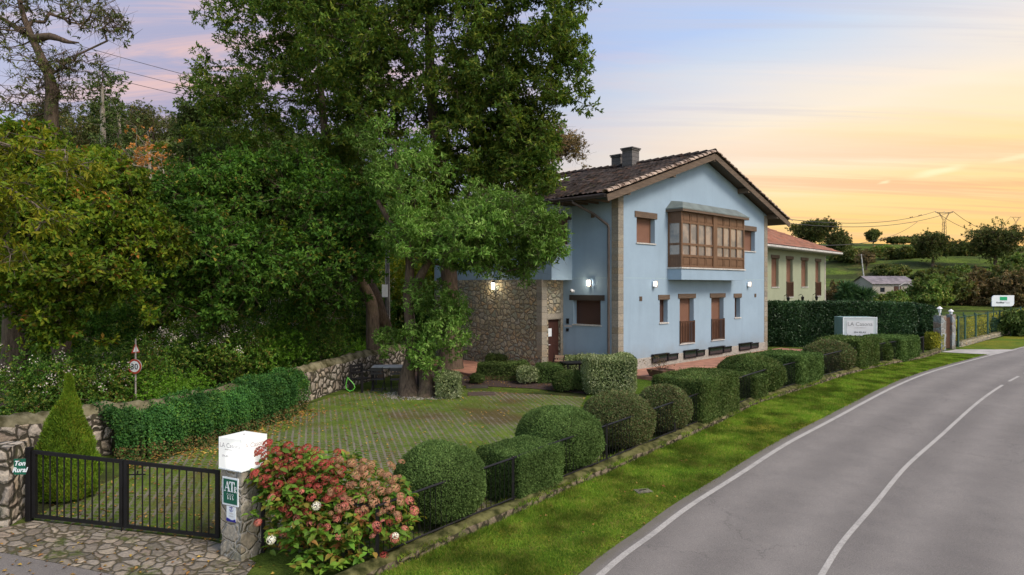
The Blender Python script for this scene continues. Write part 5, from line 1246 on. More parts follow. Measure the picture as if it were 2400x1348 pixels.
# oaks beyond the wall
def simple_oak(label, bpx, Yt, tpx, blobs, lm, seed, nclu, r0=.3, per=70, **k):
    g0 = gp(*bpx); s = Yt
    make_tree('oak_tree', label, [([tuple(np.array([ray(bpx[0], 0, s)[0], s, float(T(ray(bpx[0], 0, s)[0], s))-.3]))]+[pt(a, b, s) for a, b in tpx], list(np.linspace(r0, .08, len(tpx)+1)), .4)], blobs, lm, M['bark'], nclu=nclu, per=per, seed=seed, group='oaks beyond the boundary wall', **k)
simple_oak('dark green oak with low wide crown directly left of the laurel and pole', (880,850), 26, [(870,700),(810,600),(760,500)],
    [B_(740,470,25,130,70,2.2), B_(860,470,25,50,50,1.2), B_(650,540,24.5,110,80,2.0), B_(800,560,24.5,95,65,1.9), B_(700,640,24,110,60,1.8), B_(835,620,24,55,45,1.2), B_(770,690,24,70,40,1.4), B_(600,460,25,90,70,1.8), B_(690,400,26,120,50,2), B_(620,640,23.5,80,50,1.5), B_(860,540,24,50,60,1.2), B_(720,740,24.5,70,30,1.2)],
    G['oak'], 41, 880, Ln=.17, Wd=.085, rad=.42, gap=.22)
simple_oak('mid-sized oak whose crown hangs over the road sign', (520,860), 24, [(500,740),(480,600),(470,470)],
    [B_(450,480,24,110,80,2.2), B_(540,590,23,100,80,2.0), B_(420,600,23,90,90,1.8), B_(500,680,23,95,60,1.7), B_(380,700,22.5,70,45,1.3), B_(540,420,25,90,50,1.8), B_(330,560,24,70,80,1.6), B_(600,690,23.5,60,50,1.3), B_(450,730,22.5,80,40,1.3), B_(350,650,22.5,70,70,1.3)],
    G['oak'], 43, 860, Ln=.17, Wd=.085, rad=.42, gap=.22)
simple_oak('autumn-tinted oak with thick pale trunk at the road bend beside the wall', (38,985), 18.6, [(38,860),(34,740),(50,600),(90,480)],
    [B_(60,430,18,120,70,1.4), B_(190,480,18,110,70,1.4), B_(250,430,18.5,90,60,1.2), B_(120,560,17.5,120,70,1.4), B_(270,540,18,90,70,1.2), B_(40,620,17,80,60,1.2), B_(210,640,17.5,110,60,1.3), B_(330,640,18,60,60,1.0),
     B_(110,700,17.5,80,45,1.0), B_(290,720,17.8,70,40,.9), B_(70,340,18.5,90,45,1.1), B_(20,500,17.2,60,60,1.0), B_(180,380,19,90,40,1.1), B_(150,780,17.8,70,40,1.0), B_(350,560,18.5,70,60,1.1), B_(230,770,18,70,35,.9)],
    G['oak_autumn'], 47, 1150, r0=.46, Ln=.155, Wd=.080, rad=.34, gap=.24, ns=1.3)
# sparse ash in the corner, its limbs bare against the sky
YG = 22.0
rG = np.array([ray(150, 0, YG)[0], YG, float(T(ray(150, 0, YG)[0], YG))])
rs_ = np.random.RandomState(8)
make_tree('ash_tree', 'half-bare ash tree with crooked limbs against the sky in the top corner',
    [([tuple(rG-[0,0,.3]), pt(140,700,YG), pt(128,450,YG), pt(120,270,YG), pt(122,200,YG), pt(105,150,YG), pt(78,95,YG), pt(55,40,YG), pt(38,-30,YG), pt(20,-140,YG)], [.32,.28,.24,.20,.16,.135,.11,.085,.06,.02], .4),
     ([pt(84,92,YG), pt(100,82,YG-.1), pt(125,83,YG-.2), pt(148,95,YG-.3), pt(165,105,YG-.4), pt(185,100,YG-.4)], [.15,.12,.10,.08,.05,.02], 0),
     ([pt(60,80,YG), pt(30,60,YG+.2), pt(5,40,YG+.3), pt(-40,30,YG+.3)], [.10,.08,.06,.03], 0)],
    [B_(240,40,YG-.3,60,40,.8,1.6), B_(280,70,YG-.4,30,26,.5,1.6), B_(200,20,YG,70,40,.8,1.1), B_(180,150,YG-.2,70,25,.7,1.4), B_(90,160,YG,80,50,1.0,.8), B_(30,60,YG,70,60,1.0,.9), B_(90,-20,YG,120,50,1.2,.8), B_(150,215,YG,90,30,.9,1.1), B_(60,240,YG,90,40,1,1)],
    G['ash_dark'], M['bark'], nclu=420, per=13, rad=.42, Ln=.17, Wd=.045, seed=53, gap=.1, tip=.011, droop=1.3, ns=1.5, sag=.05)
YH = 11.0
hx = [pt(-260,560,YH), pt(-150,520,YH), pt(-60,500,YH)]
rH = np.array([ray(-330, 0, YH)[0], YH, float(T(ray(-330, 0, YH)[0], YH))])
make_tree('ash_tree', 'yellow-green leafy branches hanging in over the wall from an ash beyond the corner',
    [([tuple(rH-[0,0,.3]), pt(-320,900,YH), pt(-310,650,YH), pt(-280,400,YH), pt(-250,200,YH), pt(-240,50,YH)], [.35,.3,.26,.2,.14,.05], .3),
     ([pt(-290,500,YH), pt(-150,440,YH), pt(-30,420,YH), pt(50,450,YH), pt(120,510,YH), pt(170,545,YH)], [.05,.035,.02,.012,.008,.004], 0),
     ([pt(-300,600,YH), pt(-150,560,YH), pt(-20,560,YH), pt(40,590,YH)], [.045,.03,.018,.005], 0),
     ([pt(-270,350,YH), pt(-130,320,YH), pt(20,340,YH), pt(120,370,YH), pt(200,440,YH)], [.045,.03,.018,.010,.004], 0)],
    [B_(130,520,YH,40,30,.4,1.2), B_(180,400,YH,40,30,.4,.9), B_(20,450,YH,50,40,.5), B_(40,590,YH,30,26,.3,1.2), B_(-60,520,YH,60,60,.7), B_(-60,330,YH,90,60,.8,.7), B_(90,350,YH,60,25,.4,.7), B_(215,390,YH,16,18,.2,.8)],
    G['ash_yellow'], M['bark_grey'], nclu=190, per=32, rad=.22, Ln=.12, Wd=.042, seed=57, gap=.0, tip=.006, droop=1.2, ns=1.5)
# ---------------------------------------------------------------- clipped topiary along the kerb wall
hd = gp(1950, 900)[:2]-gp(1300, 1165)[:2]; HR = math.atan2(hd[1], hd[0])     # direction of the hedge row
def topi(kind, x0, x1, ytop, ybase, label, lm, n, back=.0, depth_f=1.0, rz=None, pw=None, seed=1, Ln=None, wf=1.0):
    """silhouette extents in the photo -> width and height at the shrub's own place"""
    c = gp((x0+x1)/2, ybase); Y0 = c[1]; wm = (x1-x0)*Y0/F
    if kind == 'ball':
        y_c = Y0
        for _ in range(40):      # slide along the line of sight until the shrub just bulges through the railing
            rr = (x1-x0)*y_c/F/2; q_ = np.array([((x0+x1)/2-1200)/F*y_c, y_c]); dist = np.min(np.linalg.norm(FQ-q_, axis=1)); y_c += (rr*.78-dist)*.6 if q_[1] > 0 else 0
        sc_ = y_c/F; wm = (x1-x0)*sc_; c = np.array([((x0+x1)/2-1200)*sc_, y_c, 0]); c[2] = float(T(c[0], c[1]))
        ztop = CAMZ+(HOR-ytop)*sc_*.97; h_ = ztop-c[2]+.02
        return hedge('topiary_ball', label, c, (wm*wf, wm*depth_f, h_), HR, lm, n, pw or 2.25, Ln=Ln or max(.032, .0023*y_c), Wd=(Ln or max(.032, .0023*y_c))*.55, seed=seed, group='clipped shrubs in a row along the railing', depth=.10, bump=.03, cat='topiary')
def blk(px, py, w_, d_, ytop, label, lm, n, seed, rz=None, pw=16, out_=.16):
    c = gp(px, py); k_ = int(np.argmin(np.linalg.norm(FQ-c[:2], axis=1))); tg_ = FQ[min(k_+6, len(FQ)-1)]-FQ[max(k_-6, 0)]; rz = math.atan2(tg_[1], tg_[0])
    n_ = np.array([-sin(rz), cos(rz)]); c = c.copy(); c[:2] = FQ[k_]+n_*(d_*.5-out_); c[2] = float(T(c[0], c[1]))
    h_ = CAMZ-(ytop-HOR)/F*(c[1]+d_*.42)-c[2]
    s_ = max(.032, .0023*c[1])
    return hedge('topiary_block', label, c, (w_, d_, h_), rz, lm, n, pw, Ln=s_, Wd=s_*.55, seed=seed, group='clipped shrubs in a row along the railing', depth=.09, bump=.02, cat='topiary')
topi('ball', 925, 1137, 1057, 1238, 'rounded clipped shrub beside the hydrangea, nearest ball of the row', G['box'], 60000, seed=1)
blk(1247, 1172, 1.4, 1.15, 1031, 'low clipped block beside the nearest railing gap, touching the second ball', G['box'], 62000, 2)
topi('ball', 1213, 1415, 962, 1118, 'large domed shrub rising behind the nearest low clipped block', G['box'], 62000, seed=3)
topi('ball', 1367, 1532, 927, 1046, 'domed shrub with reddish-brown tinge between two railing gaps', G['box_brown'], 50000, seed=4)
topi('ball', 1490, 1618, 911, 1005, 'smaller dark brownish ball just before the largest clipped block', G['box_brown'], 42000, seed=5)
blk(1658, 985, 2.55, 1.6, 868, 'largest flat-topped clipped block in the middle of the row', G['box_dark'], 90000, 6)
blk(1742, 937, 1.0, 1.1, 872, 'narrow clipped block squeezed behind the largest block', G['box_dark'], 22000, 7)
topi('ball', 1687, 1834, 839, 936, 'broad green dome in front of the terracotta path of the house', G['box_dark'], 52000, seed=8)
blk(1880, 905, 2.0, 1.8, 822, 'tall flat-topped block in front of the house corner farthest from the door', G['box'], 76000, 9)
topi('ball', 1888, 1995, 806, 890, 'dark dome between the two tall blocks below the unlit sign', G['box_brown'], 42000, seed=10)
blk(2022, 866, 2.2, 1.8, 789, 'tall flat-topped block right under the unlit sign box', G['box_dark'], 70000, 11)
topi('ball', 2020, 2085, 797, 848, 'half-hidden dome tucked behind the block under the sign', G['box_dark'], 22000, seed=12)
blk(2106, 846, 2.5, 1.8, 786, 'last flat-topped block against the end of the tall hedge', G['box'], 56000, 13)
# the tall hedge between the two houses
hA, hB = np.array([13.9, 39.3]), np.array([21.9, 37.9]); hc = (hA+hB)/2; hv = hB-hA
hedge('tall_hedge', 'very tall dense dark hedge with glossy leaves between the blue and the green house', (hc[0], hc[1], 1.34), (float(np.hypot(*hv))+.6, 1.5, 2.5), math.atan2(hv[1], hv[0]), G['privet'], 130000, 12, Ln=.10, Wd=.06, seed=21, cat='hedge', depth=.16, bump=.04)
hedge('hedge', 'short leafy hedge end running back beside the far footpath gate', (23.0, 39.6, 1.34), (1.1, 3.4, 2.35), radians(8), G['privet'], 30000, 10, Ln=.10, Wd=.06, seed=22, cat='hedge', depth=.16, bump=.05)

# ---------------------------------------------------------------- shrubs inside the garden
def shrub(label, px0, px1, ytop, ybase, lm, n, pw=3, dm=None, rz=0., seed=1, Ln=.05, Wd=None, bump=.05, depth=.15, name='shrub', group=None, yc=None):
    c = gp((px0+px1)/2, ybase); w_ = (px1-px0)*c[1]/F; d_ = dm or w_; yy = c[1]+d_*.45; c = np.array([((px0+px1)/2-1200)/F*yy, yy, 0]); c[2] = float(T(c[0], c[1])) if yc is None else yc
    w_ = (px1-px0)*yy/F; h_ = CAMZ+(HOR-ytop)/F*(yy)-c[2]
    return hedge(name, label, c, (w_, d_, max(.3, h_)), rz, lm, n, pw, Ln=Ln, Wd=Wd or Ln*.55, seed=seed, depth=depth, bump=bump, group=group)
shrub('small square-clipped variegated shrub beside the forked trunk', 1024, 1082, 874, 936, G['variegated'], 9000, 6, .8, seed=31, Ln=.055)
shrub('loose pale variegated bush next to the brown manhole cover', 1210, 1262, 856, 903, G['variegated'], 8000, 3, .8, seed=32, Ln=.055)
shrub('green clipped box between pale variegated bush and round dark bush', 1255, 1322, 853, 900, G['box'], 10000, 7, .9, seed=33, Ln=.05)
shrub('low round dark green bush before the garden table', 1295, 1372, 872, 922, G['box_dark'], 12000, 3, .95, seed=34, Ln=.05)
shrub('big variegated clipped block at the house corner', 1370, 1486, 834, 930, G['variegated'], 30000, 8, 1.3, seed=35, Ln=.055)
shrub('variegated hedge end in front of the shuttered window', 1313, 1385, 834, 880, G['variegated'], 12000, 8, .8, seed=36, Ln=.055)
shrub('low clipped hedge along the mulch bed below the stone wall', 1115, 1240, 846, 893, G['box_dark'], 15000, 6, 1.0, seed=37, Ln=.05)
shrub('low dark shrub against the foot of the rubble wall', 1140, 1225, 828, 860, G['box_dark'], 8000, 3, .7, seed=38, Ln=.05)
shrub('tiny round clipped ball on the dark mulch', 1100, 1138, 874, 903, G['box_dark'], 4000, 2.2, .6, seed=39, Ln=.045)
# sprawling dry bushes between the topiary
for k, (a, b_, yt, yb, lb) in enumerate(((1790, 1830, 826, 870, 'dry pinkish-brown bush poking out beside the tall block'), (1935, 1965, 806, 850, 'withered reddish shrub behind the dark dome'), (2085, 2130, 796, 835, 'faded rusty shrub beside the last block'))):
    shrub(lb, a, b_, yt, yb, G['brown'], 3500, 2.2, .9, seed=45+k, Ln=.07)

# ---------------------------------------------------------------- conifer cone by the gate
cc = gp(157, 1192); yc_ = cc[1]+.45; cc = np.array([(157-1200)/F*yc_, yc_, 0]); cc[2] = float(T(*cc[:2])); Hc = CAMZ+(HOR-884)/F*yc_-cc[2]; rc = 66/F*yc_
e = empty('conifer', 'bright green cone-shaped conifer with a thin wispy tip behind the gate', 'conifer', tuple(cc))
rs_ = np.random.RandomState(61); n = 52000; hh = rs_.rand(n)**1.25
rr_ = rc*np.interp(hh, [0,.08,.2,.4,.6,.72,.8,.86,.94,1], [.80,.95,.98,.84,.58,.38,.22,.10,.08,.02]); a = rs_.rand(n)*2*pi
rr_ = rr_*(1+.07*np.sin(a*5+hh*22)+.05*np.sin(a*9-hh*31))*(1-rs_.rand(n)**2*.35)
P = np.stack([np.cos(a)*rr_+.05*np.sin(hh*9)*hh, np.sin(a)*rr_, hh*Hc+.03], 1); rad_ = np.stack([np.cos(a), np.sin(a), 0*a], 1)
D = unit(rad_*.6+rs_.randn(n, 3)*.35+[0,0,1.0]); Nn = unit(rad_+rs_.randn(n, 3)*.4)
v, f = leaves_arr(P, D, Nn, .055*rs_.uniform(.6,1.4,n), .016, .1)
cr = []; 
mesh_obj('foliage', v, f, G['cypress'], parent=e)
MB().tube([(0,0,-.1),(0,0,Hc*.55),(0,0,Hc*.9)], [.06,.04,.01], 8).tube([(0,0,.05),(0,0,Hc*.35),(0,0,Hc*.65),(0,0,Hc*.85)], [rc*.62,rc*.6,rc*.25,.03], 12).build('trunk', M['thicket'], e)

# ---------------------------------------------------------------- ivy hedge lying over the boundary wall
i1 = int(np.argmin(np.linalg.norm(WQ-g(222, 1070), axis=1))); i2 = int(np.argmin(np.linalg.norm(WQ-g(680, 952), axis=1)))
IQ = resamp(offset(WQ[i1:i2], .22), 160); rs_ = np.random.RandomState(71); n = 150000
e = empty('ivy_hedge', 'thick dark ivy hedge swallowing the boundary wall between conifer and bare stones', 'hedge')
s_ = rs_.rand(n)*(len(IQ)-1); i_ = s_.astype(int); fr = (s_-i_)[:, None]; base2 = IQ[i_]*(1-fr)+IQ[np.minimum(i_+1, len(IQ)-1)]*fr
tg = unit(IQ[np.minimum(i_+1, len(IQ)-1)]-IQ[np.maximum(i_-1, 0)]); nrm = np.stack([tg[:, 1], -tg[:, 0]], 1)
u = rs_.rand(n)*pi*1.12-.02; cxx = np.cos(u); szz = np.sin(u)
wd = .60+.06*np.sin(s_*.16)+.08*np.sin(s_*.4+1); ht = np.interp(s_, [0, 60, 159], [.98, 1.10, 1.18])+.07*np.sin(s_*.11+2)+.05*np.sin(s_*.5)
shell_ = 1-rs_.rand(n)**1.5*.2+rs_.randn(n)*.035
xx = np.sign(cxx)*np.abs(cxx)**.55*wd*shell_; zz_ = np.abs(szz)**.55*ht*shell_*np.sign(np.maximum(szz, 0)+.001)
zz_ = np.where(szz < .5, rs_.rand(n)*ht*.75, zz_)
P2 = base2+nrm*xx[:, None]; z = T(P2[:, 0], P2[:, 1])+np.maximum(zz_, .03)
dirn = np.concatenate([nrm*np.sign(cxx)[:, None]*np.abs(cxx)[:, None], szz[:, None]*.9], 1)
P = np.column_stack([P2, z]); bulge = snoise(P, 2.2, 9)*.06; P += unit(dirn)*bulge[:, None]
v, f = leaves_arr(P, unit(dirn*.5+rs_.randn(n, 3)*.7+[0,0,-.2]), unit(dirn+rs_.randn(n, 3)*.5), .055*rs_.uniform(.6,1.4,n), .040, .15)
low = P[:, 2]-T(P[:, 0], P[:, 1]) < .32
sel = np.repeat(low & (rs_.rand(n) < .6), 1); fsel = np.concatenate([sel, sel])
mesh_obj('foliage', v, [f[~fsel], f[fsel]], [G['ivy'], G['ivy_brown']], [0, 1], parent=e)
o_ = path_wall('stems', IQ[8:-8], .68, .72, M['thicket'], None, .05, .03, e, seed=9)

# ---------------------------------------------------------------- hydrangea
M['hyd_leaf'] = leafmat('hydrangea_leaves', [(.045,.11,.015),(.07,.15,.018),(.10,.17,.02),(.05,.10,.014),(.13,.12,.02),(.16,.07,.025)], .45, .3, 2.5, .3, .4)
M['petal_red'] = leafmat('red_florets', [(.24,.020,.030),(.30,.035,.045),(.30,.08,.045),(.18,.015,.025),(.36,.14,.08),(.13,.04,.02)], .6, .3, 4, .2)
M['petal_tan'] = leafmat('dried_florets', [(.36,.20,.11),(.28,.15,.08),(.42,.28,.17),(.32,.11,.08),(.24,.16,.07)], .7, .25, 4, .2)
M['petal_white'] = leafmat('white_florets', [(.75,.72,.62),(.80,.78,.72),(.70,.66,.5)], .6, .25, 4, .1)
M['petal_pink'] = leafmat('pink_florets', [(.46,.17,.13),(.38,.09,.09),(.55,.30,.20)], .6, .3, 4, .2)
YHy = 10.9
hy0 = np.array([ray(770, 0, YHy)[0], YHy, 0]); hy0[2] = float(T(hy0[0], hy0[1]))
hyd = empty('hydrangea', 'big hydrangea crowded with red and dried cream flower heads beside the gate pillar', 'shrub', tuple(hy0))
rs_ = np.random.RandomState(81)
HBL = [B_(680,1120,10.9,85,75,.55,1.2), B_(760,1150,10.9,110,85,.6,1.3), B_(870,1160,10.9,90,65,.55,1.1), B_(690,1220,10.6,80,70,.5,1.0), B_(800,1240,10.5,120,65,.55,1.2), B_(920,1225,10.7,60,55,.4,.9), B_(740,1300,10.2,90,40,.35,.9), B_(645,1080,10.9,40,35,.35,.6)]
C = blob_points(HBL, 620, rs_, gap=-.2, ns=2); C[:, 2] = np.maximum(C[:, 2], T(C[:, 0], C[:, 1])+.08)
n = len(C)*7; P = np.repeat(C, 7, 0)+rs_.randn(n, 3)*.03; az_ = rs_.rand(n)*2*pi; D = np.stack([np.cos(az_), np.sin(az_), rs_.uniform(-.5, .3, n)], 1)
v, f = leaves_arr(P-hy0, D, unit(np.array([0,0,1.])+rs_.randn(n, 3)*.35), .145*rs_.uniform(.6,1.25,n), .088, .18, 'broad'); mesh_obj('foliage', v, f, M['hyd_leaf'], parent=hyd)
st = [hy0+[rs_.uniform(-.3,.3), rs_.uniform(-.2,.2), 0] for _ in range(5)]
nodes, par, rd, n0 = branch_net(np.array([hy0, hy0+[0,0,.3]]), C[::3], rs_, tip=.003, up=.3); v, f = tube_net(nodes-hy0, par, rd, n0); mesh_obj('stems', v, f, M['bark_warm'], parent=hyd)
def head_mesh(name, lm, rh, seed, flatt=.65):
    r_ = np.random.RandomState(seed); m = 110; d = unit(r_.randn(m, 3)); d[:, 2] = np.abs(d[:, 2])*1.0-.15; d = unit(d); P = d*rh*[1, 1, flatt]
    vs = []; fs = []
    for k in range(m):
        a = unit(np.cross(d[k], [.3, .2, .9])); b2 = np.cross(d[k], a); s = rh*.20*r_.uniform(.7, 1.2); r0 = r_.rand()*pi
        for q in range(4):
            t0 = r0+q*pi/2; dirp = a*cos(t0)+b2*sin(t0); sidep = -a*sin(t0)+b2*cos(t0); i = len(vs)
            vs += [P[k], P[k]+dirp*s*.6+sidep*s*.42+d[k]*s*.2, P[k]+dirp*s*1.05+d[k]*s*.1, P[k]+dirp*s*.6-sidep*s*.42+d[k]*s*.2]; fs.append((i, i+1, i+2, i+3))
    me = bpy.data.meshes.new(name); me.from_pydata([tuple(x) for x in vs], [], fs); me.materials.append(lm); me.update(); return me
HM = {k: [head_mesh('flower_head', M['petal_'+k], .078, 90+j+h_) for j in range(3)] for h_, k in enumerate(('red', 'tan', 'pink', 'white'))}
placed = []
def add_head(p, kind, s=1.0):
    o = bpy.data.objects.new('flower_head', random.choice(HM[kind])); COL.objects.link(o); o.parent = hyd; o.location = tuple(p-hy0)
    nrm_ = Vector(((p-hy0)[0]*.4+random.uniform(-.3,.3), (p-hy0)[1]*.4-.35+random.uniform(-.3,.2), .8)); o.rotation_euler = nrm_.to_track_quat('Z', 'Y').to_euler(); o.scale = (s,)*3
cand = [(630,1040),(650,1055),(680,1045),(660,1075),(620,1070),(700,1060),(720,1050),(690,1085),(735,1075),(665,1100),(710,1100),(640,1105),(760,1090),(745,1060),(785,1085),(680,1125),(725,1125),(655,1135),(620,1125),(700,1145),(760,1120),(745,1145),(785,1130),(800,1105),(640,1155),(675,1150),(600,1115),(725,1165),(770,1165),(800,1150),(690,1170),(620,1090),(605,1060),(790,1060)]
tan_ = [(800,1080),(825,1085),(845,1095),(870,1090),(890,1105),(860,1115),(830,1110),(910,1120),(885,1135),(855,1140),(925,1140),(900,1155),(825,1140),(870,1160),(935,1160),(910,1175),(845,1165),(820,1180),(880,1180),(940,1180),(800,1190),(860,1195),(915,1195)]
pnk = [(700,1215),(640,1165),(665,1245),(725,1230),(790,1215),(850,1215),(810,1190),(770,1240),(840,1200),(880,1230),(960,1175),(975,1200),(935,1215),(605,1225),(920,1265),(790,1255)]
wht = [(697,1232),(632,1266),(745,1187),(928,1252)]
rdd = [(665,1190),(690,1195),(720,1205),(600,1222),(780,1245),(800,1205),(885,1240),(900,1305),(680,1210),(710,1190),(910,1225)]
def yfor(px, py):   # the head sits on the near face of the shrub
    return 10.9-.55*max(0, min(1, (py-1050)/200))-.15+random.uniform(-.12, .12)
for L_, k, s in ((cand, 'red', 1.0), (tan_, 'tan', 1.0), (pnk, 'pink', .9), (wht, 'white', .8), (rdd, 'red', .75)):
    for (x, y_) in L_: add_head(ray(x+random.uniform(-5,5), y_+random.uniform(-4,4), yfor(x, y_)), k, s*random.uniform(.8, 1.15))

# the crowd of smaller heads between the big ones
small = []; rs_ = np.random.RandomState(83)
for kind, cnt in (('red', 62), ('tan', 60), ('pink', 14)):
    vs_, fs_ = [], []; b0 = 0
    for k in range(cnt):
        if kind == 'tan': a_, c_ = rs_.uniform(770, 945), rs_.uniform(1078, 1215)
        elif kind == 'red': a_ = rs_.uniform(600, 800); c_ = 1035+(a_-600)*.32+abs(rs_.randn())*55
        else: a_, c_ = rs_.uniform(610, 975), rs_.uniform(1150, 1270)
        src = random.choice(HM[kind]); co = np.array([v_.co[:] for v_ in src.vertices])*rs_.uniform(.45, .8); p_ = ray(a_, c_, yfor(a_, c_)+rs_.uniform(-.15, .2))-hy0
        q_ = Vector((rs_.uniform(-.5,.5), rs_.uniform(-.8,.2), .8)).to_track_quat('Z', 'Y').to_matrix(); co = co@np.array(q_).T+p_
        fs_.append(np.array([pl.vertices[:] for pl in src.polygons])+b0); vs_.append(co); b0 += len(co)
    tag(mesh_obj('small_flower_heads', np.vstack(vs_), np.vstack(fs_), M['petal_'+kind], parent=hyd), kind='stuff')
# ---------------------------------------------------------------- undergrowth of the wood, shrub by shrub
def loose(label, px, py, w_, h_, lm, seed, n=9000, Ln=.09, name='bush', group='bushes of the wood edge', dd_=None, y=None, seeds=0, seedm='seed', z0=None, cat='bush'):
    c = gp(px, py) if y is None else np.array([(px-1200)/F*y, y, float(T((px-1200)/F*y, y))])
    rs_ = np.random.RandomState(seed); d_ = dd_ or w_*.8
    bl = [(c[0]+rs_.uniform(-.3,.3)*w_, c[1]+rs_.uniform(-.3,.3)*d_, c[2]+h_*rs_.uniform(.25,.68), w_*rs_.uniform(.2,.34), d_*.3, h_*rs_.uniform(.2,.34), 1) for _ in range(7)]+[(c[0], c[1], c[2]+h_*.35, w_*.42, d_*.4, h_*.36, 2)]
    per = 60; C = blob_points(bl, n//per, rs_, gap=.0, ns=1.3, seed=seed); C[:, 2] = np.maximum(C[:, 2], T(C[:, 0], C[:, 1])+.05)
    e = empty(name, label, cat, tuple(c), 0, group)
    v, f = leaf_cloud(C-c, per, .30, Ln, Ln*.5, rs_, .3, .8, updir=.7); mesh_obj('foliage', v, f, lm, parent=e)
    nodes, par, rd, n0 = branch_net(np.array([c, c+[0,0,h_*.25]]), C[::2], rs_, tip=.005, up=.3); v, f = tube_net(nodes-c, par, rd, n0, 4); mesh_obj('stems', v, f, M['bark'], parent=e)
    if seeds:
        S = C[(C[:, 2] > np.percentile(C[:, 2], 45)) & (C[:, 1] < c[1]+.2*d_)]; S = S[rs_.choice(len(S), min(len(S), seeds))]; Sx = np.repeat(S, 14, 0)+rs_.randn(len(S)*14, 3)*.075+[0, -.15, .14]
        v, f = leaves_arr(Sx-c, rs_.randn(len(Sx), 3), rs_.randn(len(Sx), 3), .045, .035, .2); mesh_obj('seed_heads', v, f, G[seedm], parent=e)
    return e
BU = [('bramble bush with white seed heads behind the conifer tip', 210, 960, 3.0, 2.6, 'bramble', 45, 18.5), ('dark bramble thicket around the road sign post', 290, 0, 2.8, 2.6, 'bramble', 0, 20.8),
 ('low bright green scrub in front of the dark thicket', 400, 0, 3.2, 1.5, 'fresh', 0, 19.5), ('tall bramble mass with pale seed heads under the oak', 470, 0, 4.0, 3.2, 'bramble', 70, 23.0),
 ('bramble bush with scattered white flowers below the dark oak', 560, 0, 3.4, 2.9, 'bramble', 60, 24.0), ('light green bush beside the seed-head bush', 640, 0, 3.0, 2.6, 'fresh', 0, 24.5),
 ('greyish old thicket crowned with faded pinkish heads', 730, 0, 5.2, 4.0, 'bramble', 120, 30.0), ('dense green bramble heap behind the bare stones of the wall', 740, 0, 3.4, 2.2, 'bramble', 0, 25.0),
 ('bright fresh bush at the grassy gap by the leaning trunk', 830, 0, 3.0, 1.4, 'fresh', 0, 28.0), ('shadowy bush at the foot of the thick pale trunk', 120, 0, 2.4, 2.2, 'bramble', 0, 17.5),
 ('tall leafy bush hiding the trunks at the left of the speed sign', 128, 0, 2.3, 2.6, 'bramble', 20, 17.0),
 ('leafy thicket in the corner behind the gate pillar wall', 20, 0, 3.0, 1.6, 'bramble', 0, 15.5), ('yellowish tall shrub deep in the wood', 380, 0, 5.0, 5.5, 'oak_autumn', 0, 31.0),
 ('tall dark bush filling the gap between the two oaks', 600, 0, 6.0, 6.5, 'oak', 0, 33.0), ('tall bush behind the pale-trunked oak', 200, 0, 6.0, 6.0, 'oak', 0, 27.0),
 ('dim thicket at the edge of the picture behind the oak trunk', 40, 0, 5.0, 5.0, 'oak', 0, 25.0), ('faint grey-green bush beside the concrete pole', 860, 0, 4.0, 4.5, 'bramble', 50, 36.0),
 ('yellow-green bush behind the concrete pole', 945, 0, 4.5, 7.0, 'ash_yellow', 0, 38.0), ('dark bush in the gap between the twin trunks', 1010, 0, 4.0, 3.4, 'bramble', 0, 36.0),
 ('leafy bush spilling behind the end of the boundary wall', 925, 0, 2.6, 1.6, 'bramble', 0, 31.0)]
for k, (lb, px, py, w_, h_, lm, sd_, y) in enumerate(BU):
    loose(lb, px, py, w_, h_, G[lm], 100+k, n=int(7000+2600*min(w_, 5)*h_/2), Ln=max(.075, .0036*y), y=y, seeds=sd_)

# ---------------------------------------------------------------- wood climbing the hill (copies of a few grown trees)
def proto_tree(seed, lm, h_, w_, label, bark='bark', nclu=150, per=62, Ln=.30, rad=1.0, gap=.2, open_=False):
    rs_ = np.random.RandomState(seed)
    bl = [(rs_.uniform(-.3,.3)*w_, rs_.uniform(-.3,.3)*w_, h_*rs_.uniform(.35,.85), w_*rs_.uniform(.18,.32), w_*.3, h_*rs_.uniform(.12,.22), 1) for _ in range(8)]+([] if open_ else [(0,0,h_*.6,w_*.4,w_*.4,h_*.33,2)])
    return make_tree('tree', label, [([(0,0,-.5),(.1,0,h_*.3),(0,.1,h_*.6),(0,0,h_*.8)], [h_*.025, h_*.02, h_*.014, h_*.006], .3)], bl, G[lm], M[bark], nclu=nclu, per=per, rad=rad, Ln=Ln, Wd=Ln*.5, seed=seed, gap=gap, ns=.5, tip=.014)
def copy_tree(o, loc, rz, s, label, group):
    c = o.copy(); COL.objects.link(c); c.location = loc; c.rotation_euler = (0, 0, rz); c.scale = (s, s, s*random.uniform(.9, 1.1)); c['label'] = label; c['group'] = group
    for ch in list(o.children):
        d = ch.copy(); COL.objects.link(d); d.parent = c
    return c
def place_far(proto, lst, group, used=[]):
    for k, (px, y, s, lb) in enumerate(lst):
        x = (px-1200)/F*y; loc = (x, y, float(T(x, y))-.2)
        if proto.name not in used:
            used.append(proto.name); proto.location = loc; proto.rotation_euler = (0, 0, random.uniform(0, 6)); proto.scale = (s, s, s); proto['label'] = lb; proto['group'] = group
        else: copy_tree(proto, loc, random.uniform(0, 6), s, lb, group)
p1 = proto_tree(201, 'oak', 9, 8, 'x'); p2_ = proto_tree(202, 'oak_autumn', 8, 7.5, 'x'); p3 = proto_tree(203, 'hill', 9, 8, 'x')
gl_ = 'trees of the wooded hillside'
far_lab = 'distant tree of the wooded slope behind the oaks'
place_far(p1, [(500,62,1,far_lab),(640,58,1.1,far_lab),(760,60,1.1,far_lab),(880,62,1.2,far_lab),(430,80,.9,far_lab),(315,75,.8,far_lab),(560,90,1.1,far_lab),(700,85,1.1,far_lab),(980,60,1.1,far_lab),(480,48,1,far_lab),(1040,75,1.2,far_lab),(60,45,1.1,far_lab),(210,52,1.1,far_lab)], gl_)
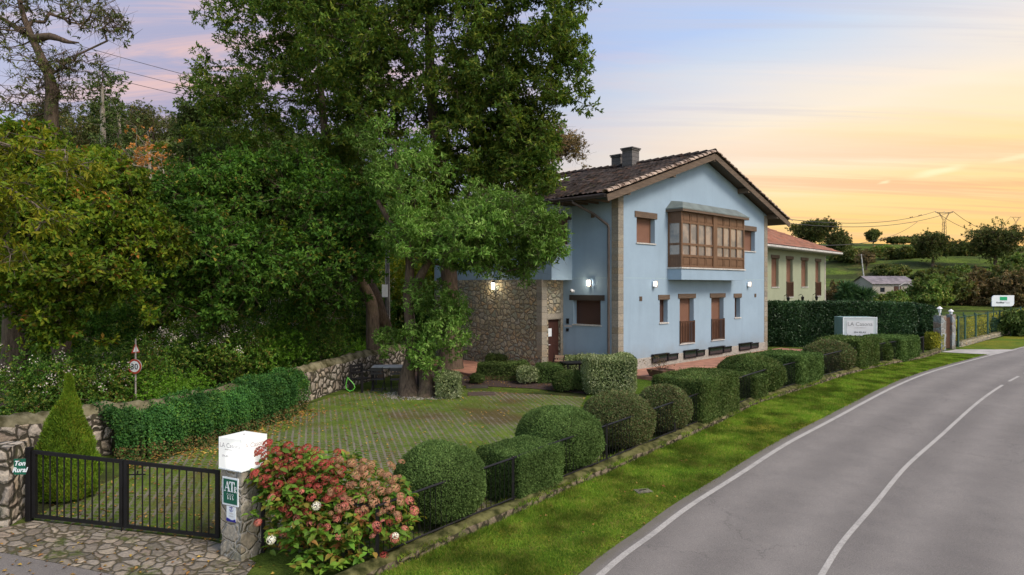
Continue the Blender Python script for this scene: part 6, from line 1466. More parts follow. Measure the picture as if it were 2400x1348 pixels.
place_far(p2_, [(270,52,.8,far_lab),(430,66,.8,far_lab),(240,70,1.0,far_lab),(150,60,1.2,far_lab),(400,95,1,far_lab),(700,50,1,far_lab),(860,50,1,far_lab),(-20,60,1.2,far_lab),(580,52,.9,far_lab)], gl_)
place_far(p3, [(300,85,1,far_lab),(360,110,1,far_lab),(470,110,1,far_lab),(90,80,1.3,far_lab),(190,95,1.2,far_lab),(0,90,1.3,far_lab),(620,120,1,far_lab),(420,125,.8,far_lab),(340,130,.9,far_lab),(270,115,1.1,far_lab),(140,120,1.2,far_lab),(530,130,1,far_lab),(800,90,1.1,far_lab),(930,85,1.1,far_lab)], gl_)
def single(label, px, y, h_, w_, lm, seed, bark='bark', group=None, nclu=150, Ln=.3, per=60, rad=1.0, open_=False, ztop=None, gap=.2):
    p = proto_tree(seed, lm, h_, w_, label, bark, nclu, per, Ln, rad, gap, open_)
    x = (px-1200)/F*y; p.location = (x, y, float(T(x, y))-.2)
    if group: p['group'] = group
    return p
single('tall eucalyptus with round dark tufts on the ridge above the yellow-green trees', 240, 80, 20, 7, 'box_dark', 211, 'bark_pale', nclu=90, Ln=.35, open_=True)
single('lower eucalyptus beside the tall one on the ridge', 278, 84, 17, 5, 'box_dark', 212, 'bark_pale', nclu=60, Ln=.35, open_=True)
def hgt(px, y, yt): return CAMZ+(HOR-yt)/F*y-float(T((px-1200)/F*y, y))
single('orange autumn birch with a white trunk on the slope', 350, 60, hgt(350, 60, 298), 5.5, 'orange', 213, 'bark_pale', nclu=60, Ln=.26, per=30, rad=.8, open_=True)
single('small orange birch below the first one', 382, 57, hgt(382, 57, 335), 3.6, 'orange', 214, 'bark_pale', nclu=40, Ln=.24, per=30, rad=.7, open_=True)
single('bare fine-twigged tree standing alone on the skyline', 335, 118, hgt(335, 118, 252), 8, 'brown', 215, 'bark', nclu=110, Ln=.2, per=14, open_=True)
# the browning tree behind the house
yb_ = 48.
bb0 = np.array([(1215-1200)/F*yb_, yb_, float(T((1215-1200)/F*yb_, yb_))])
make_tree('tree', 'half-bare brown tree spreading over the far end of the house roof', [([tuple(bb0), pt(1215,560,yb_), pt(1225,470,yb_), pt(1245,400,yb_), pt(1265,350,yb_)], [.45,.36,.28,.18,.08], .3)],
    [B_(1345,370,yb_,46,44,2,2.0), B_(1310,345,yb_,50,34,2,1.5), B_(1240,350,yb_,90,60,3,1.2), B_(1320,370,yb_,60,50,2.2,1.2), B_(1190,360,yb_,60,60,2.4), B_(1350,345,yb_,34,30,1.4,1), B_(1270,310,yb_,50,26,1.6,1.1), B_(1365,385,yb_,24,22,1,.8), B_(1290,410,yb_,80,30,2.4)],
    G['brown'], M['bark'], nclu=760, per=40, rad=.62, Ln=.17, Wd=.08, seed=221, gap=.2, tip=.011, ns=.8)

# ---------------------------------------------------------------- trees and scrub of the hill on the right
def hill_tree(label, px, y, ytop, wpx, lm, seed, **k):
    zg = float(T((px-1200)/F*y, y)); h_ = max(1.6, (CAMZ+(HOR-ytop)/F*y-zg)*1.02); w_ = wpx*y/F; kk = dict(nclu=int(min(420, 60+14*w_*h_/3)), Ln=.0026*y, rad=w_*.10, per=60); kk.update(k)
    rs_ = np.random.RandomState(seed); bl = [(rs_.uniform(-.3,.3)*w_, rs_.uniform(-.3,.3)*w_, h_*rs_.uniform(.35,.72), w_*rs_.uniform(.14,.24), w_*.22, h_*rs_.uniform(.14,.22), 1) for _ in range(9)]+[(0,0,h_*.5,w_*.38,w_*.36,h_*.36,3)]
    o = make_tree('tree', label, [([(0,0,-.5),(.1,0,h_*.25),(0,.1,h_*.5),(0,0,h_*.7)], [h_*.04, h_*.03, h_*.02, h_*.008], .3)], bl, G[lm], M['bark'], seed=seed, gap=.1, ns=.8, tip=.012, Wd=kk['Ln']*.5, **kk)
    o.location = ((px-1200)/F*y, y, zg-.1); return o
hill_tree('big dark rounded tree on the hill directly behind the green roof', 1900, 140, 515, 108, 'hill', 231)
hill_tree('dark tree beside the big rounded one on the hill', 1966, 125, 536, 72, 'hill', 232)
hill_tree('small solitary flat-crowned tree on the hill brow', 2046, 150, 537, 36, 'hill', 233)
hill_tree('wide dark tree below the lattice pylon', 2186, 112, 541, 92, 'hill', 234)
hill_tree('largest dark tree at the picture edge on the hill', 2332, 108, 522, 140, 'hill', 235)
hill_tree('bare grey tree standing in the sloping meadow', 2030, 108, 588, 44, 'brown', 236, per=18, rad=.5)
hill_tree('hedgerow tree on the skyline between the lone tree and pylon', 2108, 148, 561, 60, 'hill', 237)
hill_tree('low skyline bush next to the hedgerow tree', 2146, 148, 563, 50, 'hill', 238)
SH = [(1956,58,3.0,3.4,'brown','reddish-brown shrub left of the spiky yuccas'),(2072,62,2.2,2.2,'hill_green','green shrub in front of the small stone shed'),(2108,62,2.0,2.4,'hill_green','second shrub in front of the shed'),
      (2182,70,4.0,4.4,'hill_green','broad shrub right beside the shed'),(2230,72,5.0,4.4,'hill','dark tangled shrub behind the meadow fence'),(2285,72,5.0,4.6,'brown','grey-brown bare-twigged thicket above the white sign'),
      (2340,73,5.5,4.6,'hill','dense scrub behind the white sign'),(2395,70,5.0,4.6,'brown','russet scrub at the picture edge'),(2385,86,6.0,6.4,'hill_green','pale green willow-like bush climbing the hill edge'),
      (2250,90,4.5,3.6,'hill_green','light green bush halfway up the slope'),(2170,96,4.0,1.6,'hill','dark scrub in the dip above the shed roof'),(2090,104,6.0,1.8,'hill','dark gorse patch on the terraced meadow'),
      (2000,118,7,2.2,'hill','dark gorse strip under the lone bare tree'),(2130,122,8,2.0,'hill','long dark scrub bank halfway up the pasture'),(2070,128,6,1.6,'hill_green','paler scrub bank near the cows'),(2240,124,8,2.4,'hill','dark hedge bank below the biggest hill tree'),(2310,47,2.6,1.5,'box_dark','dark low bush under the white sign'),(2392,46,2.6,2.0,'box_dark','dark hedge bush at the end of the green fence')]
for k, (px, y, w_, h_, lm, lb) in enumerate(SH): loose(lb, px, 0, w_, h_, G[lm], 300+k, n=int(5000+900*w_*h_/2), Ln=.0042*y, y=y, group='shrubs of the far meadow')
# yuccas
def yucca(px, y, h_, seed, lb):
    x = (px-1200)/F*y; c = np.array([x, y, float(T(x, y))]); rs_ = np.random.RandomState(seed)
    e = empty('yucca', lb, 'yucca', tuple(c), 0, 'yuccas in the far garden'); b = MB(); vs = []; fs = []
    heads = [(rs_.uniform(-.7,.7), rs_.uniform(-.5,.5), h_*rs_.uniform(.55,.85)) for _ in range(7)]
    V_ = []; Q_ = []
    for hx_, hy_, hz_ in heads:
        b.tube([(hx_*.2, hy_*.2, -.1), (hx_*.6, hy_*.6, hz_*.5), (hx_, hy_, hz_)], [.09,.07,.05], 6); m = 170; d = unit(rs_.randn(m, 3)+[0,0,.35])
        Q_.append((np.tile([hx_, hy_, hz_], (m, 1)), d))
    P = np.vstack([q[0] for q in Q_]); D = np.vstack([q[1] for q in Q_]); v, f = leaves_arr(P, D, rs_.randn(len(P), 3), .85*rs_.uniform(.7,1.1,len(P)), .055, .05); mesh_obj('foliage', v, f, G['palm'], parent=e); b.build('trunk', M['bark'], e)
yucca(1990, 56, 3.6, 1, 'spiky yucca clump behind the tall hedge, nearer the green house'); yucca(2018, 56, 3.2, 2, 'spiky yucca next to the first one, nearer the shed'); yucca(1975, 58, 3.0, 3, 'lower yucca half hidden behind the reddish shrub')
# golden hedge behind the green mesh fence
ga, gb = gp(2180, 826), gp(2400, 772)
# ---------------------------------------------------------------- garden furniture
def on(px, py, y=None):
    if y is None: return gp(px, py)
    x = (px-1200)/F*y; return np.array([x, y, float(T(x, y))])
def folding_chair(c, rz, label, mt=None, name='folding_chair', sm=None):
    e = empty(name, label, 'chair', tuple(c), rz, 'folding chairs in the garden'); mt = mt or M['black_wood']; W = .21
    b = MB()
    for k in range(5): b.box(-W, W, -.20+.085*k, -.13+.085*k, .43, .45)
    b.build('seat', sm or mt, e)
    b = MB()
    for z in (.62, .74): b.box(-W, W, .205, .225, z, z+.06)
    for k in range(4): b.box(-W+.05+.10*k, -W+.08+.10*k, .205, .22, .66, .80)
    b.box(-W, W, .20, .225, .80, .85); b.build('backrest', sm or mt, e)
    for s in (-1, 1):
        MB().beam((s*W, -.22, 0), (s*W, .22, .86), .025, .03).build('leg', mt, e); MB().beam((s*(W-.03), .24, 0), (s*(W-.03), -.18, .44), .025, .03).build('leg', mt, e)
    MB().box(-W, W, .18, .2, .06, .09).build('stretcher', mt, e); MB().box(-W, W, -.20, -.18, .06, .09).build('stretcher', mt, e)
    return e
def garden_table(c, rz, w_, d_, label, top, mt):
    e = empty('garden_table', label, 'table', tuple(c), rz); b = MB()
    for k in range(6): b.box(-w_/2, w_/2, -d_/2+d_*k/6, -d_/2+d_*(k+.92)/6, .70, .73)
    b.build('tabletop', top, e)
    for s in (-1, 1):
        for q in (-1, 1): MB().box(s*(w_/2-.08)-.025, s*(w_/2-.08)+.025, q*(d_/2-.07)-.025, q*(d_/2-.07)+.025, 0, .70).build('leg', mt, e)
    MB().box(-w_/2+.06, w_/2-.06, -.015, .015, .62, .70).build('apron', mt, e)
M['table_top'] = simple('pale_table_top', (.42, .43, .42), .6, .1, 5, .1)
tb = on(0, 0, 24.3); tb = on(930, 0, 24.3)
garden_table(tb, radians(4), 1.7, .8, 'dark garden table with pale worn top in the shade of the trees', M['table_top'], M['black_wood'])
folding_chair(on(886, 0, 23.35), radians(176), 'black folding chair at the picnic table, nearer the armchair')
folding_chair(on(930, 0, 23.3), radians(184), 'black folding chair at the picnic table, nearer the forked trunk')
c = on(848, 0, 23.5)
e = empty('armchair', 'black slatted garden armchair against the bare stones of the boundary wall', 'chair', tuple(c), radians(62))
b = MB()
for k in range(5): b.box(-.26, .26, -.24+.1*k, -.16+.1*k, .42, .45)
b.build('seat', M['black_wood'], e); b = MB()
for z in (.58, .70, .82): b.box(-.26, .26, .23, .26, z, z+.08)
b.build('backrest', M['black_wood'], e)
for s in (-1, 1):
    MB().box(s*.28-.03, s*.28+.03, -.28, -.22, 0, .66).build('leg', M['black_wood'], e); MB().box(s*.28-.03, s*.28+.03, .22, .28, 0, .92).build('leg', M['black_wood'], e)
    MB().box(s*.28-.035, s*.28+.035, -.30, .28, .66, .69).build('armrest', M['black_wood'], e)
M['pale_wood'] = wood('pale_chair_wood', (.50, .33, .22), .6, .15, 0)
folding_chair(on(1306, 0, 25.9), radians(-30), 'folding chair with pale wooden slats peeping over the low hedge near the front door', M['black'], sm=M['pale_wood'])
folding_chair(on(1392, 0, 24.4), radians(120), 'dark metal folding chair half hidden by the big variegated block', M['black'])
garden_table(on(1345, 0, 25.2), radians(20), .9, .7, 'small black metal table between the clipped shrubs by the door', M['black'], M['black'])
# hose, planter, manholes
M['hose'] = simple('green_hose', (.10, .42, .04), .4, .1, 4, 0)
c = on(820, 0, 22.9); s_ = 22.9/F
pts_ = [(814,887),(812,895),(810,905),(812,912),(820,917),(828,914),(832,908),(829,901),(823,894),(818,889),(814,884)]
e = MB(); e.tube([(ray(x, y, 22.75)[0]-c[0], 22.75-c[1]+.02*sin(i), ray(x, y, 22.75)[2]-c[2]) for i, (x, y) in enumerate(pts_)], .016, 6)
tag(e.build('garden_hose', M['hose'], loc=tuple(c)), 'loop of bright green hose hanging on the stone wall beside the armchair', 'hose')
c = on(1549, 892); M['rust'] = simple('rusty_planter', (.11, .055, .035), .8, .3, 5, .2)
e = empty('planter', 'square tapered rust-brown planter with a sparse twiggy plant before the gable', 'planter', tuple(c), radians(40))
b = MB(); r0_, r1_, h_ = .24, .38, .42
b.add([(-r0_,-r0_,0),(r0_,-r0_,0),(r0_,r0_,0),(-r0_,r0_,0),(-r1_,-r1_,h_),(r1_,-r1_,h_),(r1_,r1_,h_),(-r1_,r1_,h_),(-r1_+.03,-r1_+.03,h_),(r1_-.03,-r1_+.03,h_),(r1_-.03,r1_-.03,h_),(-r1_+.03,r1_-.03,h_),(-r1_+.05,-r1_+.05,h_-.06),(r1_-.05,-r1_+.05,h_-.06),(r1_-.05,r1_-.05,h_-.06),(-r1_+.05,r1_-.05,h_-.06)],
    [(0,3,2,1),(0,1,5,4),(1,2,6,5),(2,3,7,6),(3,0,4,7)]+[(4+i, 4+(i+1)%4, 8+(i+1)%4, 8+i) for i in range(4)]+[(8+i, 8+(i+1)%4, 12+(i+1)%4, 12+i) for i in range(4)]); b.add([(-r1_+.05,-r1_+.05,h_-.05),(r1_-.05,-r1_+.05,h_-.05),(r1_-.05,r1_-.05,h_-.05),(-r1_+.05,r1_-.05,h_-.05)], [(0,1,2,3)])
b.build('pot', M['rust'], e)
rs_ = np.random.RandomState(3); A = np.array([[rs_.uniform(-.1,.1), rs_.uniform(-.1,.1), .4] for _ in range(16)]); Bp = A+unit(rs_.randn(16, 3)*.6+[0,0,1])*.55
v, f = tubes_arr(A, Bp, np.full(16, .008), np.full(16, .003), 4); v2, f2 = tubes_arr(Bp*.5+A*.5, (Bp*.5+A*.5)+unit(rs_.randn(16, 3))*.28, np.full(16, .005), np.full(16, .002), 4)
Cp = np.vstack([Bp, Bp*.6+A*.4]); v3, f3 = leaf_cloud(Cp, 12, .22, .05, .02, rs_)
vv_, ff_ = join([(v, f), (v2, f2)]); mesh_obj('stems', vv_, np.vstack(ff_), M['bark'], parent=e); mesh_obj('leaves', v3, f3, G['brown'], parent=e)
def cover(px, py, w_, d_, rz, label, mt):
    c = gp(px, py); b = MB(); b.box(-w_/2, w_/2, -d_/2, d_/2, -.03, .02).box(-w_/2-.03, w_/2+.03, -d_/2-.03, d_/2+.03, -.04, .016)
    for k in range(5): b.box(-w_/2+.05, w_/2-.05, -d_/2+.06+(d_-.14)*k/4, -d_/2+.09+(d_-.14)*k/4, .02, .026)
    o = b.build('manhole_cover', mt, loc=(c[0], c[1], c[2]+.012)); o.rotation_euler = (0, 0, rz); tag(o, label, 'manhole cover')
cover(1128, 924, .85, .55, .1, 'brown rectangular manhole cover in the mossy paving', simple('rusted_cover', (.07, .05, .04), .8))
cover(1118, 907, .7, .5, .1, 'second flush cover half under fallen leaves nearer the mulch', simple('dark_cover', (.05, .045, .035), .8))
cover(1507, 1153, .26, .18, .3, 'small stone-rimmed drain cover sunk in the roadside grass', simple('mossy_stone', (.13, .12, .09), .9, .4, 12))

# ---------------------------------------------------------------- road signs, poles
M['sign_back'] = simple('sign_edge', (.35, .36, .36), .5)
ys = 18.6; c = on(316, 0, ys)
e = empty('speed_limit_sign', 'round red-rimmed 30 speed limit sign half swallowed by brambles', 'road sign', tuple(c), radians(-8))
zc_ = CAMZ+(HOR-859)/F*ys-c[2]; R_ = 17.5/F*ys
def disc(b, r0, r1, y, n=28, z=0, x=0):
    for k in range(n):
        a0, a1 = 2*pi*k/n, 2*pi*(k+1)/n
        b.add([(x+cos(a0)*r0, y, z+sin(a0)*r0), (x+cos(a1)*r0, y, z+sin(a1)*r0), (x+cos(a1)*r1, y, z+sin(a1)*r1), (x+cos(a0)*r1, y, z+sin(a0)*r1)], [(0,1,2,3)])
b = MB(); b.tube([(0, -.012, zc_), (0, .012, zc_)], R_, 28); b.build('plate', M['sign_back'], e)
b = MB(); disc(b, R_*.74, R_*.995, -.014, z=zc_); b.build('rim', M['sign_red'], e); b = MB(); disc(b, 0.0, R_*.745, -.0135, z=zc_); b.build('face', M['sign_white'], e)
text_obj('lettering', '30', R_*1.10, M['ink'], e, (0, -.017, zc_-R_*.38), bold=.001)
MB().tube([(0, .03, -.2), (0, .03, zc_+.75)], .022, 8).build('post', M['steel'], e)
e = empty('warning_sign', 'triangular red-edged sign above the round one, mostly hidden in leaves', 'road sign', (float(c[0]), float(c[1])+.03, float(c[2])), radians(76))
zt = CAMZ+(HOR-816)/F*ys-c[2]
MB().prism([(-.15, zt-.13), (.15, zt-.13), (0, zt+.15)], -.012, .0).build('rim', M['sign_red'], e); MB().prism([(-.10, zt-.10), (.10, zt-.10), (0, zt+.09)], -.016, -.012).build('face', M['sign_white'], e)
yp = 33.; c = on(908, 0, yp); ztop = CAMZ+(HOR-470)/F*yp-c[2]
e = empty('utility_pole', 'pale flat concrete utility pole with meter box between laurel and leaning ash', 'utility pole', tuple(c), radians(10))
b = MB(); b.add([(-.15,-.1,-.3),(.15,-.1,-.3),(.15,.1,-.3),(-.15,.1,-.3),(-.08,-.06,ztop),(.08,-.06,ztop),(.08,.06,ztop),(-.08,.06,ztop)], [(0,3,2,1),(4,5,6,7),(0,1,5,4),(1,2,6,5),(2,3,7,6),(3,0,4,7)]); b.build('pole', M['pole'], e)
MB().box(-.26, .02, -.30, -.13, 2.9, 3.5).build('meter_box', M['sign_white'], e)
b = MB(); b.tube([(-.1,-.16,0),(-.1,-.16,2.9)], .03, 6).tube([(-.02,-.15,0),(-.02,-.13,ztop-1)], .022, 6).tube([(.07,-.15,0),(.07,-.12,ztop-1)], .018, 6); b.build('conduit', M['wire'], e)
MB().box(-.7, .7, -.05, .05, ztop-.2, ztop-.1).build('crossarm', M['pylon'], e)
def wire(name, a, b_, sag, r_, label, group, n=24, mt=None):
    a = np.array(a); b_ = np.array(b_); pts = [tuple((a+(b_-a)*t_+np.array([0, 0, -4*sag*t_*(1-t_)]))-a) for t_ in np.linspace(0, 1, n)]
    m_ = MB(); m_.tube(pts, r_, 5); tag(m_.build(name, mt or M['wire'], loc=tuple(a)), label, 'power line', group)
for (a, b_, lb) in (((205,98),(560,200),'topmost of three cables crossing the sky left of the feathery ash'), ((140,112),(560,226),'middle of three cables crossing the sky left of the feathery ash'), ((215,158),(560,246),'lowest of three cables crossing the sky left of the feathery ash')):
    p_, q_ = ray(*a, 55.), ray(*b_, 62.); dv = (q_-p_); wire('power_line', p_-dv*1.6, q_+dv*.6, .5, .022, lb, 'cables over the wood')
# lattice pylons on the hill
def pylon(px, ytop, y, half, label):
    x = (px-1200)/F*y; z0 = float(T(x, y)); zt_ = CAMZ+(HOR-ytop)/F*y; h_ = zt_-z0; e = empty('pylon', label, 'pylon', (x, y, z0), radians(6), 'pylons on the hill')
    b = MB(); leg = .35; yk = h_-half*.95; n = 10
    for s in (-1, 1):
        for q in (-1, 1): b.tube([(s*leg*1.3, q*leg*1.3, -.3), (s*leg*.7, q*leg*.7, yk)], .06, 4)
    for k in range(n):
        z0_, z1_ = yk*k/n, yk*(k+1)/n; s = 1 if k % 2 else -1
        for q in (-1, 1): b.tube([(-s*leg, q*leg, z0_), (s*leg, q*leg, z1_)], .035, 4)
    b.build('mast', M['pylon'], e); b = MB()
    for s in (-1, 1):
        b.tube([(s*leg*.7, 0, yk), (s*half*.62, 0, h_)], .07, 4); b.tube([(0, 0, yk+.2), (s*half*.5, 0, h_-.3)], .05, 4)
    b.build('fork', M['pylon'], e)
    b = MB(); b.beam((-half, 0, h_), (half, 0, h_), .14, .12); b.beam((-half*.8, 0, h_-.25), (half*.8, 0, h_-.25), .08, .08); b.build('crossarm', M['pylon'], e)
    for s in (-.97, 0, .97): MB().tube([(s*half, 0, h_-.02), (s*half, 0, h_+.28)], [.09, .06], 6).build('insulator', M['pole'], e)
    return x, y, zt_
yA, yB = 170., 330.
pA = pylon(2213, 498, yA, 2.3, 'nearer lattice pylon with forked head standing on the hill'); pB = pylon(2381, 509, yB, 2.7, 'farther small lattice pylon at the picture edge')
for k, (s, a_, lb) in enumerate(((-1, (1780, 505), 'upper cable from the nearer pylon towards the house roof'), (.95, (1780, 515), 'lower cable from the nearer pylon towards the house roof'))):
    ra_ = ray(*a_, 95.); wire('power_line', ra_, (pA[0]+s*2.2, pA[1], pA[2]+.25), 1.9+.3*k, .05, lb, 'cables of the hill pylons')
for s, lb in ((-1, 'outer cable slung between the two pylons'), (1, 'inner cable slung between the two pylons')):
    wire('power_line', (pA[0]+s*2.2, pA[1], pA[2]+.25), (pB[0]+s*2.5, pB[1], pB[2]+.25), 6, .06, lb, 'cables of the hill pylons')
wire('power_line', ray(1900, 575, 70.), ray(2150, 520, 168.), 1.6, .04, 'slack cable dropping from behind the green roof across the hill', 'cables of the hill pylons')
yq = 92.; c = on(2028, 0, yq); 
e = empty('utility_pole', 'thin leaning grey pole in the sloping meadow behind the yuccas', 'utility pole', tuple(c), 0)
MB().tube([(0, 0, -.3), (-.55, 0, 4.6)], [.10, .07], 8).build('pole', M['pole'], e); MB().box(-.95, -.15, -.05, .05, 4.45, 4.53).build('crossarm', M['pylon'], e)
M['bird'] = simple('dark_feathers', (.02, .018, .018), .8)
xb = (pA[0]-2.2, pA[1], pA[2]+.25); ra_ = ray(1780, 505, 95.)
for k, (t_, lb) in enumerate(((.770, 'bird perched on the cable, farthest from the pylon'), (.785, 'bird second farthest from the pylon on the cable'), (.845, 'bird second nearest to the pylon on the cable'), (.862, 'bird perched nearest to the pylon on the cable'))):
    p_ = ra_+(np.array(xb)-ra_)*t_+np.array([0, 0, -4*1.9*t_*(1-t_)])
    b = MB(); b.ball((0,0,.22), .16, 8, 6, 0, (1.6,.8,.9)).ball((.22,0,.36), .10, 8, 6).add([(-.2,-.06,.22),(-.2,.06,.22),(-.62,.05,.06),(-.62,-.05,.06)], [(0,1,2,3)]).add([(.3,-.02,.36),(.3,.02,.36),(.42,0,.34)], [(0,1,2)]).tube([(0,0,.1),(0,0,0)], .015, 4)
    o_ = b.build('bird', M['bird'], loc=tuple(p_)); o_.scale = (.6, .6, .6); tag(o_, lb, 'bird', 'birds on the cable')
# cows in the far meadow
M['cow'] = simple('brown_cowhide', (.26, .11, .05), .8, .25, 2)
def cow(px, y, rz, lb):
    c = on(px, 0, y); e = empty('cow', lb, 'cow', tuple(c), rz, 'cows grazing on the hill')
    rings = [(-.95,.98,.10,.16),(-.85,1.02,.26,.34),(-.4,1.0,.33,.40),(.1,.98,.35,.42),(.55,1.02,.30,.38),(.8,1.10,.18,.26),(1.05,.95,.12,.18),(1.25,.72,.11,.14),(1.45,.50,.12,.13),(1.68,.34,.07,.08)]
    vs = []; n = 10
    for x, z, ry, rz_ in rings:
        for k in range(n): a = 2*pi*k/n; vs.append((x, cos(a)*ry, z+sin(a)*rz_))
    fs = [(i*n+k, i*n+(k+1)%n, (i+1)*n+(k+1)%n, (i+1)*n+k) for i in range(len(rings)-1) for k in range(n)]+[tuple(range(n-1,-1,-1)), tuple((len(rings)-1)*n+k for k in range(n))]
    b = MB(); b.add(vs, fs)
    for x, s in ((-.72,-.2),(-.78,.2),(.55,-.18),(.62,.18)): b.tube([(x, s, .85), (x+(.06 if x < 0 else 0), s, .45), (x, s, 0)], [.13,.075,.06], 7)
    b.tube([(-.95,0,1.1),(-1.05,0,.8),(-1.03,0,.45)], [.04,.025,.035], 5)
    b.tube([(1.40,-.1,.6),(1.42,-.24,.62)], [.04,.02], 5).tube([(1.40,.1,.6),(1.42,.24,.62)], [.04,.02], 5)
    b.build('body', M['cow'], e, smooth=True); e.scale = (.6, .6, .6)
cow(2053, 138, radians(175), 'brown cow grazing on the hill brow, farther from the pylon'); cow(2073, 139, radians(10), 'brown cow grazing on the hill brow, nearer to the pylon')

# ---------------------------------------------------------------- stone shed
yS = 80.; c = on(2095, 0, yS); c[2] = CAMZ-(694-HOR)/F*yS; sh = empty('stone_shed', 'low whitewashed stone shed with corrugated roof in the far meadow', 'shed', tuple(c), radians(14))
wS = 3.0
b = MB(); b.box(-wS, wS, 0, 3.2, -1.2, 1.5); b.add([(-wS,0,1.5),(-wS,3.2,1.5),(-wS,1.6,2.3)], [(0,2,1)]); b.add([(wS,0,1.5),(wS,3.2,1.5),(wS,1.6,2.3)], [(0,1,2)]); b.build('wall', M['cream'], sh)
M['corr'] = simple('corrugated_sheet', (.24, .21, .21), .7, .3, 1.2, .2, 30)
s_ = np.linspace(-wS-.25, wS+.25, 180); wv_ = .035*np.sin(s_*2*pi/.22); rows_ = []
for yy, zz_ in ((-.25, 1.42), (1.6, 2.35)): rows_.append(np.stack([s_, np.full_like(s_, yy), zz_+wv_], 1))
rows_.append(np.stack([s_, np.full_like(s_, 3.45), 1.42+wv_], 1)); V = np.vstack(rows_); n = len(s_); i = np.arange(2)[:, None]*n+np.arange(n-1)[None]
mesh_obj('roof', V, np.stack([i, i+1, i+n+1, i+n], -1).reshape(-1, 4), M['corr'], parent=sh)
w1_ = MB().box(.0, 1.0, -.03, .0, .1, 1.15).build('door', M['frame_dark'], sh); MB().box(-1.9, -1.3, -.03, 0, .5, 1.0).build('window', M['dglass'], sh); MB().box(1.9, 2.4, -.03, 0, .55, 1.0).build('window', M['dglass'], sh)
e = empty('pergola', 'small weathered timber pergola in front of the shed door', 'pergola', tuple(np.array(c)+[.7, -1.2, 0]), radians(14))
for x in (-.9, .9): MB().tube([(x, 0, -1.3), (x, 0, 1.2)], .05, 6).build('post', M['pole'], e)
for x0, x1 in ((-.9, 0), (.9, 0)): MB().tube([(x0, 0, 1.2), (x1*1.0, 0, 1.6)], .04, 6).build('rafter', M['pole'], e)

# ---------------------------------------------------------------- second sign box (unlit) over the clipped block
M['mid_ink'] = simple('mid_grey_lettering', (.20, .21, .22), .6, .03, 4, 0)
yL = 34.2; c = on(2004, 0, yL); zb = CAMZ+(HOR-795)/F*yL-c[2]
e = empty('sign_box', 'unlit grey box sign with pale lettered panel rising behind the clipped block', 'sign', tuple(c), radians(-4))
wB = .80; MB().box(-wB, wB, -.55, .55, zb, zb+1.12).build('box', M['box_green'], e, bevel=.01)
MB().box(-wB-.01, wB+.01, -.56, -.545, zb, zb+1.12).build('face', simple('grey_acrylic', (.36, .42, .44), .4, .04, 3, 0), e)
MB().box(-wB+.16, wB-.16, -.57, -.56, zb+.12, zb+.96).build('panel', simple('pale_panel', (.46, .49, .52), .5, .05, 3, 0), e)
b = MB(); b.box(-wB-.015, -wB+.02, -.58, -.54, zb, zb+1.13).box(wB-.02, wB+.015, -.58, -.54, zb, zb+1.13).box(-wB, wB, -.575, -.54, zb+1.10, zb+1.13); b.build('frame', M['sign_white'], e)
text_obj('lettering', 'LA Casona', .27, M['mid_ink'], e, (0, -.574, zb+.70)); text_obj('lettering', 'APARTAMENTOS', .07, M['grey_ink'], e, (0, -.574, zb+.58)); text_obj('lettering', 'SPA RELAX', .12, M['ink'], e, (0, -.574, zb+.34))
for s in (-.6, .6): MB().box(s-.05, s+.05, -.05, .05, -.1, zb+.01).build('post', M['black'], e)
# ---------------------------------------------------------------- far gate, green fence, golden hedge, white sign
M['pillar_blue'] = rubble('painted_pillar', [(.20,.24,.26),(.27,.30,.32),(.19,.18,.16),(.24,.19,.16)], (.25,.27,.27), 2.2, .3, .05, .5)
def lamp_on_post(c, z, lb):
    e = empty('post_lamp', lb, 'lamp', (c[0], c[1], z), 0, 'white lamps at the far gate'); MB().tube([(0,0,0),(0,0,.14)], .03, 8).build('stem', M['white'], e)
    MB().cyl((0,0,.14), .07, .22, 6, r2=.11).build('glass', M['sign_white'], e); MB().tube([(0,0,.36),(0,0,.48)], [.17,.03], 6).build('cap', M['white'], e)
q1 = gp(2208, 822); q2 = gp(2234, 818)
pillar('gate_pillar', 'pale grey-blue pillar at the hedge end of the far footpath gate', q1+[0, .2, 0], .36, .45, 1.85, radians(20), M['pillar_blue'])
pillar('gate_pillar', 'bluish-white pillar at the green fence end of the far footpath gate', q2+[0, .2, 0], .26, .36, 1.88, radians(20), M['pillar_blue'])
lamp_on_post(q1+[0, .2, 0], q1[2]+1.86, 'white lantern on the pillar at the hedge end of the far gate'); q3 = on(2229, 0, 39.); MB()
e = empty('garden_lamp', 'white lantern on a thin post just behind the far gate', 'lamp', tuple(q3)); hz_ = CAMZ-(738-HOR)/F*39.-q3[2]
MB().tube([(0,0,-.1),(0,0,hz_)], .025, 8).build('post', M['white'], e); MB().cyl((0,0,hz_), .07, .2, 6, r2=.11).build('glass', M['sign_white'], e); MB().tube([(0,0,hz_+.2),(0,0,hz_+.32)], [.17,.03], 6).build('cap', M['white'], e)
d12 = q2-q1; e = empty('footpath_gate', 'narrow brown plank gate between the two far pillars', 'gate', tuple(q1+[.0, .2, 0]), math.atan2(d12[1], d12[0])); L12 = float(np.hypot(d12[0], d12[1]))
b = MB(); b.box(.2, L12-.14, -.012, .012, .06, 1.72)
for k in range(4): b.box(.2+(L12-.34)*k/4, .2+(L12-.34)*(k+.93)/4, -.02, .02, .061, 1.719)
b.build('panel', M['frame_dark'], e); MB().box(.2, L12-.14, -.035, -.02, .3, .38).box(.2, L12-.14, -.035, -.02, 1.4, 1.48).build('ledge', M['frame_dark'], e)
M['fence_green'] = simple('green_fence_paint', (.015, .06, .045), .5, .1, 4, 0)
fpx = [(2246,813),(2262,809),(2287,802),(2315,794),(2343,787),(2368,781),(2392,775),(2420,768),(2450,762)]
FP = np.array([gp(*p) for p in fpx]); KW = smooth_poly(FP[:, :2])
